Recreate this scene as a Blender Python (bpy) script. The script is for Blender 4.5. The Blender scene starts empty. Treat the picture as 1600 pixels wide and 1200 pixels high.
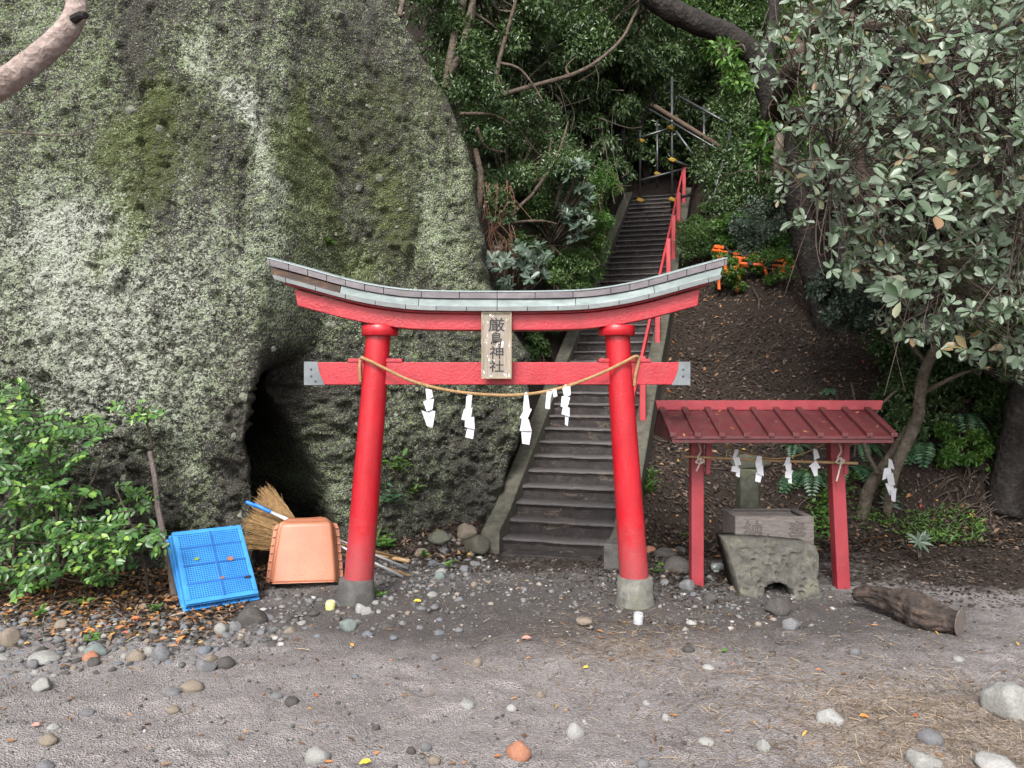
import bpy, bmesh, math, random
import numpy as np
from mathutils import Vector, Matrix, Quaternion

# ------------------------------------------------------------------ camera, sky, sun, exposure
scene = bpy.context.scene
col = scene.collection
F, CXP, HZ, CAMH = 1230.0, 800.0, 580.0, 1.9        # focal length in photo pixels, principal column, horizon row, eye height
cam_d = bpy.data.cameras.new('camera')
cam_d.sensor_width = 36.0
cam_d.lens = F / 1600.0 * 36.0
cam_d.shift_y = -20.0 / 1600.0
cam_d.clip_start, cam_d.clip_end = 0.05, 500.0
cam = bpy.data.objects.new('camera', cam_d)
cam.location = (0, 0, CAMH)
cam.rotation_euler = (math.radians(90), 0, 0)
col.objects.link(cam)
scene.camera = cam

SUN_EL, SUN_AZ = math.radians(42), math.radians(194)    # azimuth clockwise from +Y: behind the camera, a little left
world = bpy.data.worlds.new('World')
scene.world = world
world.use_nodes = True
wn = world.node_tree
for n in list(wn.nodes): wn.nodes.remove(n)
sky = wn.nodes.new('ShaderNodeTexSky'); sky.sky_type = 'NISHITA'
sky.sun_disc = False; sky.sun_elevation = SUN_EL; sky.sun_rotation = SUN_AZ
sky.air_density = 1.0; sky.dust_density = 4.0; sky.ozone_density = 1.0
hs = wn.nodes.new('ShaderNodeHueSaturation'); hs.inputs['Saturation'].default_value = 0.22
bg = wn.nodes.new('ShaderNodeBackground'); bg.inputs['Strength'].default_value = 0.13
wo = wn.nodes.new('ShaderNodeOutputWorld')
wn.links.new(sky.outputs['Color'], hs.inputs['Color'])
wn.links.new(hs.outputs['Color'], bg.inputs['Color'])
wn.links.new(bg.outputs['Background'], wo.inputs['Surface'])
sun_d = bpy.data.lights.new('sun', 'SUN')
sun_d.energy = 1.5; sun_d.angle = math.radians(15); sun_d.color = (1.0, 0.97, 0.93)
sun = bpy.data.objects.new('sun', sun_d)
sd = Vector((math.sin(SUN_AZ) * math.cos(SUN_EL), math.cos(SUN_AZ) * math.cos(SUN_EL), math.sin(SUN_EL)))
sun.rotation_euler = sd.to_track_quat('Z', 'Y').to_euler()
col.objects.link(sun)
vs = scene.view_settings
vs.view_transform = 'Standard'; vs.look = 'None'; vs.gamma = 1.0; vs.use_curve_mapping = False
vs.exposure = 1.32
scene.render.engine = 'CYCLES'
scene.cycles.use_denoising = True
scene.cycles.max_bounces = 6; scene.cycles.diffuse_bounces = 3; scene.cycles.glossy_bounces = 2
scene.cycles.transmission_bounces = 4; scene.cycles.transparent_max_bounces = 4
scene.cycles.caustics_reflective = False; scene.cycles.caustics_refractive = False

# ------------------------------------------------------------------ numeric helpers
rng = np.random.default_rng(7)
random.seed(7)
U32 = np.uint32

def hsh(ix, iy, iz, s):
    with np.errstate(over='ignore'):
        h = (ix.astype(np.int64) & 0xffffffff).astype(U32) * U32(0x8da6b343) ^ (iy.astype(np.int64) & 0xffffffff).astype(U32) * U32(0xd8163841) \
            ^ (iz.astype(np.int64) & 0xffffffff).astype(U32) * U32(0xcb1ab31f) ^ U32((s * 2654435761) & 0xffffffff)
        h ^= h >> U32(13); h *= U32(0x5bd1e995); h ^= h >> U32(15); h *= U32(0x27d4eb2d); h ^= h >> U32(14)
    return h.astype(np.float64) / 4294967296.0

def vnoise(x, y, z, s=0):
    x, y, z = np.broadcast_arrays(np.asarray(x, float), np.asarray(y, float), np.asarray(z, float))
    ix, iy, iz = np.floor(x), np.floor(y), np.floor(z)
    fx, fy, fz = x - ix, y - iy, z - iz
    fx, fy, fz = [f * f * (3 - 2 * f) for f in (fx, fy, fz)]
    r = 0
    for a in (0, 1):
        for b in (0, 1):
            for c in (0, 1):
                w = (fx if a else 1 - fx) * (fy if b else 1 - fy) * (fz if c else 1 - fz)
                r = r + w * hsh(ix + a, iy + b, iz + c, s)
    return r * 2 - 1

def fbm(x, y, z, s=0, o=4):
    r = 0; a = 0.5
    for k in range(o):
        r = r + a * vnoise(np.asarray(x) * 2 ** k, np.asarray(y) * 2 ** k, np.asarray(z) * 2 ** k, s + k * 17)
        a *= 0.5
    return r

def worley2(x, y, s=0):
    ix, iy = np.floor(x), np.floor(y)
    best = np.full(x.shape, 9.0); rid = np.zeros(x.shape)
    zz = np.zeros_like(ix)
    for a in (-1, 0, 1):
        for b in (-1, 0, 1):
            cx, cy = ix + a, iy + b
            px = cx + hsh(cx, cy, zz, s); py = cy + hsh(cx, cy, zz, s + 1)
            d = np.hypot(px - x, py - y)
            m = d < best
            best = np.where(m, d, best)
            rid = np.where(m, hsh(cx, cy, zz, s + 2), rid)
    return best, rid

def sstep(a, b, x):
    t = np.clip((np.asarray(x, float) - a) / (b - a), 0, 1)
    return t * t * (3 - 2 * t)

def at(px, py, Y):                      # the point at depth Y on the line of sight through a photo pixel
    return Vector(((px - CXP) / F * Y, Y, CAMH + (HZ - py) / F * Y))

# ------------------------------------------------------------------ terrain
SP0 = np.array([-0.10, 8.30]); SA = math.radians(16)
SD = np.array([math.sin(SA), math.cos(SA)]); SR = np.array([math.cos(SA), -math.sin(SA)])
RISE, TREAD, NSTEP, SW = 0.147, 0.2674, 41, 1.15

def stair_uv(X, Y):
    rx, ry = X - SP0[0], Y - SP0[1]
    return rx * SD[0] + ry * SD[1], rx * SR[0] + ry * SR[1]

def terrain(X, Y):
    X = np.asarray(X, float); Y = np.asarray(Y, float)
    s, t = stair_uv(X, Y)
    sc_ = np.clip(s, 0, 10.8)
    zs = 0.55 * sc_ + 0.62 * np.clip(s - 12.0, 0, 60)
    flat = 0.022 * fbm(X * 0.9, Y * 0.9, 0, 3, 4) + 0.012 * vnoise(X * 6, Y * 6, 0, 9)
    # right bank
    Yb = np.interp(X, [0, 1.2, 2, 3.5, 6, 12], [8.0, 8.15, 8.35, 8.75, 9.15, 9.8])
    m = np.interp(X, [1, 3, 4.5, 6, 9], [0.57, 0.60, 0.85, 1.1, 1.2])
    d = Y - Yb
    zr = m * np.where(d < 0, 0, d * sstep(-0.1, 0.7, d)) + 0.12 * np.clip(Y - 20, 0, 60)
    zr = zr + sstep(0.2, 1.0, d) * 0.12 * fbm(X * 1.3, Y * 1.3, 0, 21, 4) + sstep(0.1, 0.6, d) * 0.035 * fbm(X * 7, Y * 7, 0, 22, 3)
    # left debris and gully side
    e = np.clip(-0.22 - t, 0, 40)
    zl = zs * 0.95 * np.exp(-(e / 0.75) ** 2) + (zs + 1.15 * e) * sstep(1.8, 3.2, s) * (1 - np.exp(-(e / 0.6) ** 2))
    zl = np.maximum(zl, 0) + sstep(0.0, 0.5, s) * 0.05 * fbm(X * 4, Y * 4, 0, 31, 3)
    zl = zl + 0.16 * sstep(0.7, 0.0, np.hypot((X + 0.75) / 1.3, (Y - 8.55) / 0.75))
    zc = zs - 0.16 * sstep(0.0, 0.3, s)
    wr = sstep(SW + 0.12, SW + 0.45, t); wl = sstep(0.12, 0.4, -t)
    z = zc * (1 - wr) * (1 - wl) + zr * wr + zl * wl
    z = z + flat
    # soil heaped round the left column and the stony strip
    z = z + 0.06 * np.exp(-(((X + 1.35) / 0.5) ** 2 + ((Y - 6.55) / 0.4) ** 2))
    z = z + 0.05 * sstep(-2.0, -4.2, X) * sstep(5.0, 6.2, Y)
    return z

TG_X0, TG_Y0, TG_S = -7.0, 1.5, 0.05
TGX, TGY = np.meshgrid(np.arange(TG_X0, 16, TG_S), np.arange(TG_Y0, 50, TG_S))
TGZ = terrain(TGX, TGY)
def tlook(X, Y):                        # the same ground, looked up from a 5 cm table
    u = np.clip((np.asarray(X, float) - TG_X0) / TG_S, 0, TGZ.shape[1] - 1.001); v = np.clip((np.asarray(Y, float) - TG_Y0) / TG_S, 0, TGZ.shape[0] - 1.001)
    i, j = u.astype(int), v.astype(int); fu, fv = u - i, v - j
    return (TGZ[j, i] * (1 - fu) + TGZ[j, i + 1] * fu) * (1 - fv) + (TGZ[j + 1, i] * (1 - fu) + TGZ[j + 1, i + 1] * fu) * fv
def tz(x, y): return float(tlook(x, y))

def G(px, py):                          # where the line of sight through a photo pixel meets the ground
    dx, dz = (px - CXP) / F, (HZ - py) / F
    Ys = np.arange(2.2, 50, 0.1)
    for st in (0.005, None):
        h = tlook(dx * Ys, Ys); hit = CAMH + dz * Ys <= h
        k = int(np.argmax(hit)) if np.any(hit) else len(Ys) - 1
        if st: Ys = np.arange(Ys[max(k - 1, 0)], Ys[k] + st, st)
    Y = float(Ys[k]); return Vector((dx * Y, Y, float(h[k])))

# ------------------------------------------------------------------ mesh helpers
def new_mesh(name, verts, faces, smooth=False):
    me = bpy.data.meshes.new(name)
    v = np.asarray(verts, dtype=np.float32)
    if isinstance(faces, np.ndarray):
        n, k = faces.shape
        me.vertices.add(len(v)); me.vertices.foreach_set('co', v.ravel())
        me.loops.add(n * k); me.loops.foreach_set('vertex_index', faces.astype(np.int32).ravel())
        me.polygons.add(n); me.polygons.foreach_set('loop_start', np.arange(0, n * k, k, dtype=np.int32))
        me.update(calc_edges=True)
        me.validate()
    else:
        me.from_pydata([tuple(map(float, p)) for p in v], [], [tuple(f) for f in faces]); me.update()
    if smooth: me.polygons.foreach_set('use_smooth', np.ones(len(me.polygons), dtype=bool))
    return me

def attr(me, name, vals):
    a = me.attributes.new(name, 'FLOAT', 'POINT'); a.data.foreach_set('value', np.asarray(vals, dtype=np.float32))

def link(name, me, mat=None, parent=None, loc=None, rot=None):
    o = bpy.data.objects.new(name, me); col.objects.link(o)
    if mat is not None and me is not None and len(me.materials) == 0: me.materials.append(mat)
    if parent is not None: o.parent = parent
    if loc is not None: o.location = loc
    if rot is not None: o.rotation_euler = rot
    return o

def tag(o, label=None, cat=None, group=None, kind=None):
    if label: o['label'] = label
    if cat: o['category'] = cat
    if group: o['group'] = group
    if kind: o['kind'] = kind
    return o

def empty(name, loc=(0, 0, 0), label=None, cat=None, group=None, kind=None, rotz=0):
    o = bpy.data.objects.new(name, None); col.objects.link(o); o.location = loc; o.rotation_euler = (0, 0, rotz)
    o.empty_display_size = 0.1
    return tag(o, label, cat, group, kind)

class MB:
    def __init__(s): s.v = []; s.f = []
    def add(s, vs, fs):
        b = len(s.v); s.v += [tuple(p) for p in vs]; s.f += [tuple(i + b for i in f) for f in fs]; return s
    def box(s, c, size, M=None):
        x, y, z = [k / 2 for k in size]
        vs = [Vector((sx * x, sy * y, sz * z)) for sx in (-1, 1) for sy in (-1, 1) for sz in (-1, 1)]
        if M is not None: vs = [M @ p for p in vs]
        vs = [p + Vector(c) for p in vs]
        return s.add(vs, [(0, 1, 3, 2), (4, 6, 7, 5), (0, 4, 5, 1), (2, 3, 7, 6), (0, 2, 6, 4), (1, 5, 7, 3)])
    def hexa(s, p):            # eight corners: bottom 4 ccw, top 4 ccw
        return s.add(p, [(3, 2, 1, 0), (4, 5, 6, 7), (0, 1, 5, 4), (1, 2, 6, 5), (2, 3, 7, 6), (3, 0, 4, 7)])
    def tube(s, pts, radii, n=8, cap=True, jit=0.0):
        pts = [Vector(p) for p in pts]
        if not hasattr(radii, '__len__'): radii = [radii] * len(pts)
        vs = []; fs = []; prev = None
        for i, p in enumerate(pts):
            t = (pts[min(i + 1, len(pts) - 1)] - pts[max(i - 1, 0)]).normalized()
            if prev is None:
                a = t.cross(Vector((0.31, 0.22, 0.93))).normalized()
            else:
                a = (prev - t * prev.dot(t)).normalized()
            prev = a; b = t.cross(a)
            for k in range(n):
                th = 2 * math.pi * k / n
                r = radii[i] * (1 + (random.uniform(-jit, jit) if jit else 0))
                vs.append(p + (a * math.cos(th) + b * math.sin(th)) * r)
        for i in range(len(pts) - 1):
            for k in range(n):
                k2 = (k + 1) % n
                fs.append((i * n + k, i * n + k2, (i + 1) * n + k2, (i + 1) * n + k))
        if cap:
            fs.append(tuple(range(n - 1, -1, -1))); m = (len(pts) - 1) * n; fs.append(tuple(range(m, m + n)))
        return s.add(vs, fs)
    def lathe(s, prof, c=(0, 0, 0), n=32, axis=None):     # prof: (r, z)
        vs = []; fs = []
        for r, z in prof:
            for k in range(n):
                th = 2 * math.pi * k / n; vs.append(Vector((r * math.cos(th), r * math.sin(th), z)))
        for i in range(len(prof) - 1):
            for k in range(n):
                k2 = (k + 1) % n; fs.append((i * n + k, i * n + k2, (i + 1) * n + k2, (i + 1) * n + k))
        fs.append(tuple(range(n - 1, -1, -1))); m = (len(prof) - 1) * n; fs.append(tuple(range(m, m + n)))
        if axis is not None:
            q = Vector((0, 0, 1)).rotation_difference(Vector(axis).normalized()); vs = [q @ v for v in vs]
        return s.add([v + Vector(c) for v in vs], fs)
    def build(s, name, mat, parent=None, bevel=0.0, smooth=False, segs=2):
        me = new_mesh(name, s.v, s.f)
        if smooth: me.polygons.foreach_set('use_smooth', np.ones(len(me.polygons), dtype=bool))
        o = link(name, me, mat, parent)
        if bevel:
            b = o.modifiers.new('bevel', 'BEVEL'); b.width = bevel; b.segments = segs; b.limit_method = 'ANGLE'; b.angle_limit = math.radians(40)
            me.polygons.foreach_set('use_smooth', np.ones(len(me.polygons), dtype=bool))
            o.modifiers.new('wn', 'WEIGHTED_NORMAL')
        return o

def bez(pts, n=8):                      # Catmull-Rom through points
    pts = [Vector(p) for p in pts]; out = []
    for i in range(len(pts) - 1):
        p0, p1, p2, p3 = pts[max(i - 1, 0)], pts[i], pts[i + 1], pts[min(i + 2, len(pts) - 1)]
        for k in range(n):
            t = k / n
            out.append(0.5 * ((2 * p1) + (p2 - p0) * t + (2 * p0 - 5 * p1 + 4 * p2 - p3) * t * t + (3 * p1 - p0 - 3 * p2 + p3) * t ** 3))
    out.append(pts[-1]); return out

# ------------------------------------------------------------------ materials
def lin(c): return tuple(((k / 12.92) if k <= 0.04045 else ((k + 0.055) / 1.055) ** 2.4) for k in c)

class MT:
    def __init__(s, name):
        s.m = bpy.data.materials.new(name); s.m.use_nodes = True; s.t = s.m.node_tree
        s.b = s.t.nodes['Principled BSDF']; s.out = s.t.nodes['Material Output']
    def n(s, typ, **kw):
        nd = s.t.nodes.new(typ)
        for k, v in kw.items():
            if k in nd.inputs: nd.inputs[k].default_value = v
            else: setattr(nd, k, v)
        return nd
    def l(s, a, b): s.t.links.new(a, b)
    def coord(s, kind='Object', scale=None):
        tc = s.n('ShaderNodeTexCoord'); o = tc.outputs[kind]
        if scale is not None:
            mp = s.n('ShaderNodeMapping'); mp.inputs['Scale'].default_value = scale; s.l(o, mp.inputs['Vector']); o = mp.outputs['Vector']
        return o
    def pos(s): return s.n('ShaderNodeNewGeometry').outputs['Position']
    def noise(s, vec, scale, detail=4, rough=0.6, dist=0.0):
        nd = s.n('ShaderNodeTexNoise', Scale=scale, Detail=detail, Roughness=rough, Distortion=dist); s.l(vec, nd.inputs['Vector']); return nd.outputs['Fac']
    def vor(s, vec, scale, feature='F1', out='Distance'):
        nd = s.n('ShaderNodeTexVoronoi', Scale=scale); nd.feature = feature; s.l(vec, nd.inputs['Vector']); return nd.outputs[out]
    def ramp(s, fac, stops, interp='LINEAR'):
        r = s.n('ShaderNodeValToRGB'); r.color_ramp.interpolation = interp
        el = r.color_ramp.elements
        while len(el) < len(stops): el.new(0.5)
        for e, (p, c) in zip(el, stops):
            e.position = p; e.color = (c, c, c, 1) if not hasattr(c, '__len__') else tuple(c) + (1,)
        s.l(fac, r.inputs['Fac']); return r.outputs['Color']
    def mix(s, fac, a, b, mode='MIX'):
        nd = s.n('ShaderNodeMix'); nd.data_type = 'RGBA'; nd.blend_type = mode
        for src, i in ((fac, 0), (a, 6), (b, 7)):
            if hasattr(src, 'node'): s.l(src, nd.inputs[i])
            elif i == 0: nd.inputs[0].default_value = src
            else: nd.inputs[i].default_value = tuple(src) + (1,)
        return nd.outputs[2]
    def math(s, op, a, b=0.0, clamp=False):
        nd = s.n('ShaderNodeMath'); nd.operation = op; nd.use_clamp = clamp
        for src, i in ((a, 0), (b, 1)):
            if hasattr(src, 'node'): s.l(src, nd.inputs[i])
            else: nd.inputs[i].default_value = src
        return nd.outputs[0]
    def at(s, name): return s.n('ShaderNodeAttribute', attribute_name=name).outputs['Fac']
    def orand(s): return s.n('ShaderNodeObjectInfo').outputs['Random']
    def set(s, color=None, rough=None, bump=None, strength=0.4, dist=0.01, spec=None, metal=None):
        for key, v in (('Base Color', color), ('Roughness', rough), ('Specular IOR Level', spec), ('Metallic', metal)):
            if v is None: continue
            if hasattr(v, 'node'): s.l(v, s.b.inputs[key])
            else: s.b.inputs[key].default_value = tuple(v) + (1,) if hasattr(v, '__len__') else v
        if bump is not None:
            bp = s.n('ShaderNodeBump', Strength=strength, Distance=dist); s.l(bump, bp.inputs['Height']); s.l(bp.outputs['Normal'], s.b.inputs['Normal'])
        return s.m

M = {}
def simple(name, c1, c2, scale=12, rough=0.7, bump=0.3, dist=0.004, stretch=None, metal=0.0, spec=0.4, detail=6, coordk='Object', roughvar=0.1):
    t = MT(name); v = t.coord(coordk, stretch); f = t.noise(v, scale, detail)
    c = t.ramp(f, [(0.3, c1), (0.7, c2)])
    f2 = t.noise(v, scale * 3.1, 6)
    r = t.math('ADD', rough - roughvar / 2, t.math('MULTIPLY', f2, roughvar))
    M[name] = t.set(c, r, f2, bump, dist, spec, metal); return M[name]

# red paint: glossy, uneven, weathered in places
def paint(name, c1, c2, rough, bump=0.5, wear=0.0, splash=0.0):
    t = MT(name); v = t.coord('Object')
    f = t.noise(v, 5, 5); c = t.ramp(f, [(0.3, c1), (0.75, c2)])
    f2 = t.noise(v, 46, 4, 0.6); f3 = t.noise(v, 190, 3)
    h = t.math('ADD', f2, t.math('MULTIPLY', f3, 0.35))
    if wear:
        w = t.ramp(t.noise(v, 26, 8, 0.7), [(0.66 - wear, 0), (0.72 - wear * 0.6, 1)])
        c = t.mix(t.math('MULTIPLY', w, 0.75), c, (0.05, 0.028, 0.022))
    r = t.math('ADD', rough, t.math('MULTIPLY', t.noise(v, 9, 3), 0.14))
    fl = t.ramp(t.noise(t.coord('Object', (1, 1, 0.25)), 14, 5, 0.7), [(0.42, 0), (0.74, 0.40)])      # brush streaks, sun-faded
    c = t.mix(fl, c, tuple(0.6 * k + 0.035 for k in c2))
    if splash:                             # paint worn chalky and splashed with soil near the footing
        z = t.n('ShaderNodeSeparateXYZ'); t.l(v, z.inputs[0])
        k = t.math('SUBTRACT', t.math('ADD', splash + 0.28, t.math('MULTIPLY', t.math('SUBTRACT', t.noise(v, 11, 6, 0.7), 0.5), 0.7)), z.outputs[2])
        c = t.mix(t.ramp(k, [(0.0, 0), (0.35, 0.6)]), c, (0.27, 0.055, 0.06))
        sp = t.ramp(t.math('SUBTRACT', t.noise(v, 70, 4, 0.7), t.math('MULTIPLY', z.outputs[2], 0.35)), [(0.45, 0), (0.52, 0.75)])
        c = t.mix(sp, c, (0.075, 0.05, 0.045)); r = t.math('ADD', r, t.math('MULTIPLY', t.ramp(k, [(0.0, 0), (0.35, 1)]), 0.2))
    ch = t.ramp(t.noise(v, 60, 5, 0.75), [(0.665, 0), (0.68, 1)])                                       # small chips
    c = t.mix(t.math('MULTIPLY', ch, 0.7), c, (0.10, 0.02, 0.02))
    M[name] = t.set(c, r, h, bump, 0.005, 0.5)
paint('red_gloss', (0.33, 0.005, 0.012), (0.44, 0.009, 0.018), 0.24, 0.5, 0.0, 0.45)
paint('red_beam', (0.29, 0.011, 0.019), (0.41, 0.022, 0.034), 0.30, 0.9, 0.004)
paint('red_post', (0.20, 0.017, 0.025), (0.28, 0.030, 0.04), 0.42, 0.5, 0.035)
paint('red_roof', (0.060, 0.008, 0.011), (0.10, 0.015, 0.018), 0.45, 0.7, 0.145)
paint('red_rail', (0.36, 0.026, 0.034), (0.48, 0.05, 0.06), 0.5, 0.3, 0.04)

def copper(name, c1, c2, c3, stain=0.0):
    t = MT(name); v = t.coord('Object', (1, 1, 2.5)); f = t.noise(v, 7, 8, 0.65)
    c = t.ramp(f, [(0.25, c1), (0.5, c2), (0.78, c3)])
    orn = t.math('MULTIPLY', t.orand(), 0.22)
    c = t.mix(orn, c, (0.05, 0.05, 0.055))
    M[name] = t.set(c, t.math('ADD', 0.42, t.math('MULTIPLY', f, 0.25)), t.noise(v, 30, 4), 0.25, 0.003, 0.45, 0.25)
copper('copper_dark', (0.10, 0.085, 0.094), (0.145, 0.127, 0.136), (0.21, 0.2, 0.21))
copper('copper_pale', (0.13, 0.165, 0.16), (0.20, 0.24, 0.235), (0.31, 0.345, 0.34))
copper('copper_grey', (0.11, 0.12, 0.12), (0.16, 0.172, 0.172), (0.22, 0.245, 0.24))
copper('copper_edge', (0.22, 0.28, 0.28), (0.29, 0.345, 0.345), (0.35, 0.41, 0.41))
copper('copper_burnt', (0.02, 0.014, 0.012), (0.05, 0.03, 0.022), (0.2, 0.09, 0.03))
simple('zinc', (0.12, 0.135, 0.145), (0.20, 0.215, 0.225), 8, 0.5, 0.1, 0.002, metal=0.4)
simple('steel', (0.07, 0.072, 0.075), (0.14, 0.143, 0.147), 10, 0.42, 0.1, 0.002, metal=0.7)
simple('aluminium', (0.62, 0.64, 0.67), (0.75, 0.77, 0.8), 14, 0.3, 0.05, 0.001, metal=0.6)
simple('clamp_yellow', (0.30, 0.18, 0.02), (0.38, 0.24, 0.03), 14, 0.5)
simple('blue_plastic', (0.03, 0.19, 0.52), (0.05, 0.27, 0.62), 6, 0.38, 0.1, 0.002)
simple('blue_rib', (0.012, 0.085, 0.30), (0.02, 0.11, 0.36), 6, 0.38, 0.1, 0.002)
simple('blue_grip', (0.01, 0.12, 0.5), (0.02, 0.18, 0.6), 6, 0.4, 0.1, 0.002)
simple('white_paper', (0.42, 0.42, 0.45), (0.54, 0.54, 0.57), 5, 0.6, 0.1, 0.002, spec=0.25)
simple('straw_rope', (0.22, 0.13, 0.055), (0.36, 0.23, 0.11), 40, 0.8, 0.5, 0.003)
simple('white_rope', (0.35, 0.30, 0.25), (0.55, 0.48, 0.42), 40, 0.8, 0.5, 0.003)
simple('bamboo', (0.25, 0.15, 0.07), (0.40, 0.27, 0.14), 9, 0.45, 0.2, 0.002, stretch=(1, 1, 0.2))
simple('bristle', (0.16, 0.09, 0.035), (0.34, 0.21, 0.09), 30, 0.8, 0.2)
simple('old_stick', (0.07, 0.055, 0.05), (0.17, 0.14, 0.125), 22, 0.85, 0.8, 0.01, stretch=(3, 3, 0.3))
simple('orange_paint', (0.52, 0.08, 0.012), (0.64, 0.13, 0.022), 9, 0.45)
simple('black_tape', (0.02, 0.02, 0.02), (0.03, 0.03, 0.03), 9, 0.5)
simple('ink', (0.012, 0.011, 0.013), (0.03, 0.027, 0.03), 30, 0.55)
simple('groove', (0.032, 0.026, 0.025), (0.05, 0.043, 0.041), 30, 0.9)
simple('stone_groove', (0.05, 0.05, 0.042), (0.08, 0.08, 0.068), 30, 0.9)
simple('yellow_can', (0.5, 0.48, 0.08), (0.65, 0.65, 0.35), 30, 0.4)
simple('tin', (0.38, 0.40, 0.43), (0.6, 0.62, 0.66), 30, 0.4, metal=0.3)
simple('clasp', (0.2, 0.2, 0.2), (0.3, 0.3, 0.3), 10, 0.4, metal=0.8)

def bark(name, c1, c2, c3, sc=9, bump=0.9):
    t = MT(name); v = t.coord('Object'); f = t.noise(v, sc, 8, 0.7, 0.5); w = t.vor(v, sc * 2.2)
    c = t.ramp(f, [(0.25, c1), (0.52, c2), (0.78, c3)])
    h = t.math('ADD', f, t.math('MULTIPLY', w, 0.6))
    M[name] = t.set(c, 0.85, h, bump, 0.03, 0.25)
bark('bark_dark', (0.010, 0.009, 0.009), (0.024, 0.02, 0.018), (0.055, 0.045, 0.04))
bark('bark_pale', (0.05, 0.04, 0.03), (0.11, 0.09, 0.068), (0.2, 0.175, 0.148))
bark('bark_pink', (0.17, 0.125, 0.11), (0.33, 0.26, 0.235), (0.5, 0.44, 0.42), 14)
bark('bark_brown', (0.035, 0.026, 0.02), (0.08, 0.06, 0.045), (0.15, 0.118, 0.095))
bark('twig', (0.04, 0.03, 0.025), (0.08, 0.062, 0.05), (0.15, 0.12, 0.10), 20, 0.4)
bark('log_bark', (0.016, 0.013, 0.012), (0.045, 0.035, 0.03), (0.15, 0.10, 0.08), 8)

def leafmat(name, stops, rough=0.4, obj=False, trans=0.25, spec=0.5, hue=None):
    t = MT(name); r = t.orand() if obj else t.at('rnd')
    c = t.ramp(r, stops)
    v = t.pos(); nz = t.noise(v, 60, 2)
    c = t.mix(t.math('MULTIPLY', nz, 0.3), c, (0.02, 0.03, 0.012), 'MIX')
    t.set(c, rough, None, spec=spec)
    if trans:
        tr = t.n('ShaderNodeBsdfTranslucent'); t.l(t.mix(0.5, c, (0.12, 0.2, 0.02)), tr.inputs['Color'])
        mx = t.n('ShaderNodeMixShader'); mx.inputs[0].default_value = trans
        t.l(t.b.outputs[0], mx.inputs[1]); t.l(tr.outputs[0], mx.inputs[2]); t.l(mx.outputs[0], t.out.inputs['Surface'])
    M[name] = t.m; return t.m
TOB = [(0.0, (0.06, 0.10, 0.05)), (0.4, (0.13, 0.18, 0.118)), (0.75, (0.19, 0.245, 0.175)), (0.93, (0.25, 0.305, 0.235)), (0.97, (0.24, 0.22, 0.10)), (1.0, (0.24, 0.14, 0.08))]
leafmat('leaf_tobira', TOB, 0.4, False, 0.2)
leafmat('leaf_tobira_single', TOB, 0.4, True, 0.2)
SHR = [(0.0, (0.04, 0.11, 0.028)), (0.45, (0.075, 0.185, 0.045)), (0.75, (0.15, 0.30, 0.06)), (1.0, (0.27, 0.45, 0.08))]
leafmat('leaf_shrub', SHR, 0.35, False, 0.3)
leafmat('leaf_shrub_single', SHR, 0.35, True, 0.3)
leafmat('leaf_dark', [(0.0, (0.03, 0.058, 0.022)), (0.5, (0.068, 0.118, 0.042)), (0.85, (0.125, 0.195, 0.075)), (1.0, (0.18, 0.255, 0.105))], 0.3, False, 0.2)
leafmat('leaf_mid', [(0.0, (0.04, 0.085, 0.024)), (0.6, (0.08, 0.155, 0.04)), (1.0, (0.16, 0.26, 0.065))], 0.36, False, 0.3)
leafmat('leaf_bright', [(0.0, (0.05, 0.13, 0.025)), (0.6, (0.09, 0.21, 0.035)), (1.0, (0.2, 0.34, 0.07))], 0.4, False, 0.35)
leafmat('leaf_olive', [(0.0, (0.06, 0.085, 0.04)), (0.5, (0.11, 0.15, 0.06)), (0.85, (0.19, 0.24, 0.10)), (1.0, (0.27, 0.2, 0.12))], 0.4, False, 0.4)
leafmat('leaf_grey', [(0.0, (0.05, 0.085, 0.06)), (0.6, (0.09, 0.13, 0.095)), (1.0, (0.15, 0.195, 0.15))], 0.4, False, 0.15)
leafmat('leaf_fern', [(0.0, (0.045, 0.11, 0.06)), (0.6, (0.085, 0.18, 0.095)), (1.0, (0.16, 0.29, 0.14))], 0.3, False, 0.2)
leafmat('fallen_dark', [(0.0, (0.017, 0.011, 0.009)), (0.5, (0.038, 0.024, 0.018)), (0.85, (0.075, 0.048, 0.036)), (1.0, (0.19, 0.13, 0.10))], 0.65, False, 0.0, 0.35)
leafmat('fallen_warm', [(0.0, (0.09, 0.05, 0.03)), (0.35, (0.19, 0.10, 0.05)), (0.6, (0.32, 0.18, 0.09)), (0.8, (0.42, 0.15, 0.05)), (0.92, (0.45, 0.3, 0.06)), (1.0, (0.38, 0.06, 0.04))], 0.6, False, 0.0, 0.35)
leafmat('straw', [(0.0, (0.10, 0.07, 0.05)), (0.6, (0.24, 0.17, 0.12)), (1.0, (0.42, 0.34, 0.24))], 0.7, False, 0.0, 0.3)
simple('leaf_orange', (0.5, 0.15, 0.03), (0.6, 0.22, 0.05), 20, 0.6)
simple('leaf_yellow', (0.6, 0.42, 0.03), (0.7, 0.52, 0.06), 20, 0.6)
simple('fallen_brown', (0.20, 0.085, 0.06), (0.28, 0.14, 0.1), 20, 0.6)
simple('leaf_pink', (0.45, 0.16, 0.13), (0.55, 0.26, 0.2), 20, 0.6)

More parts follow.
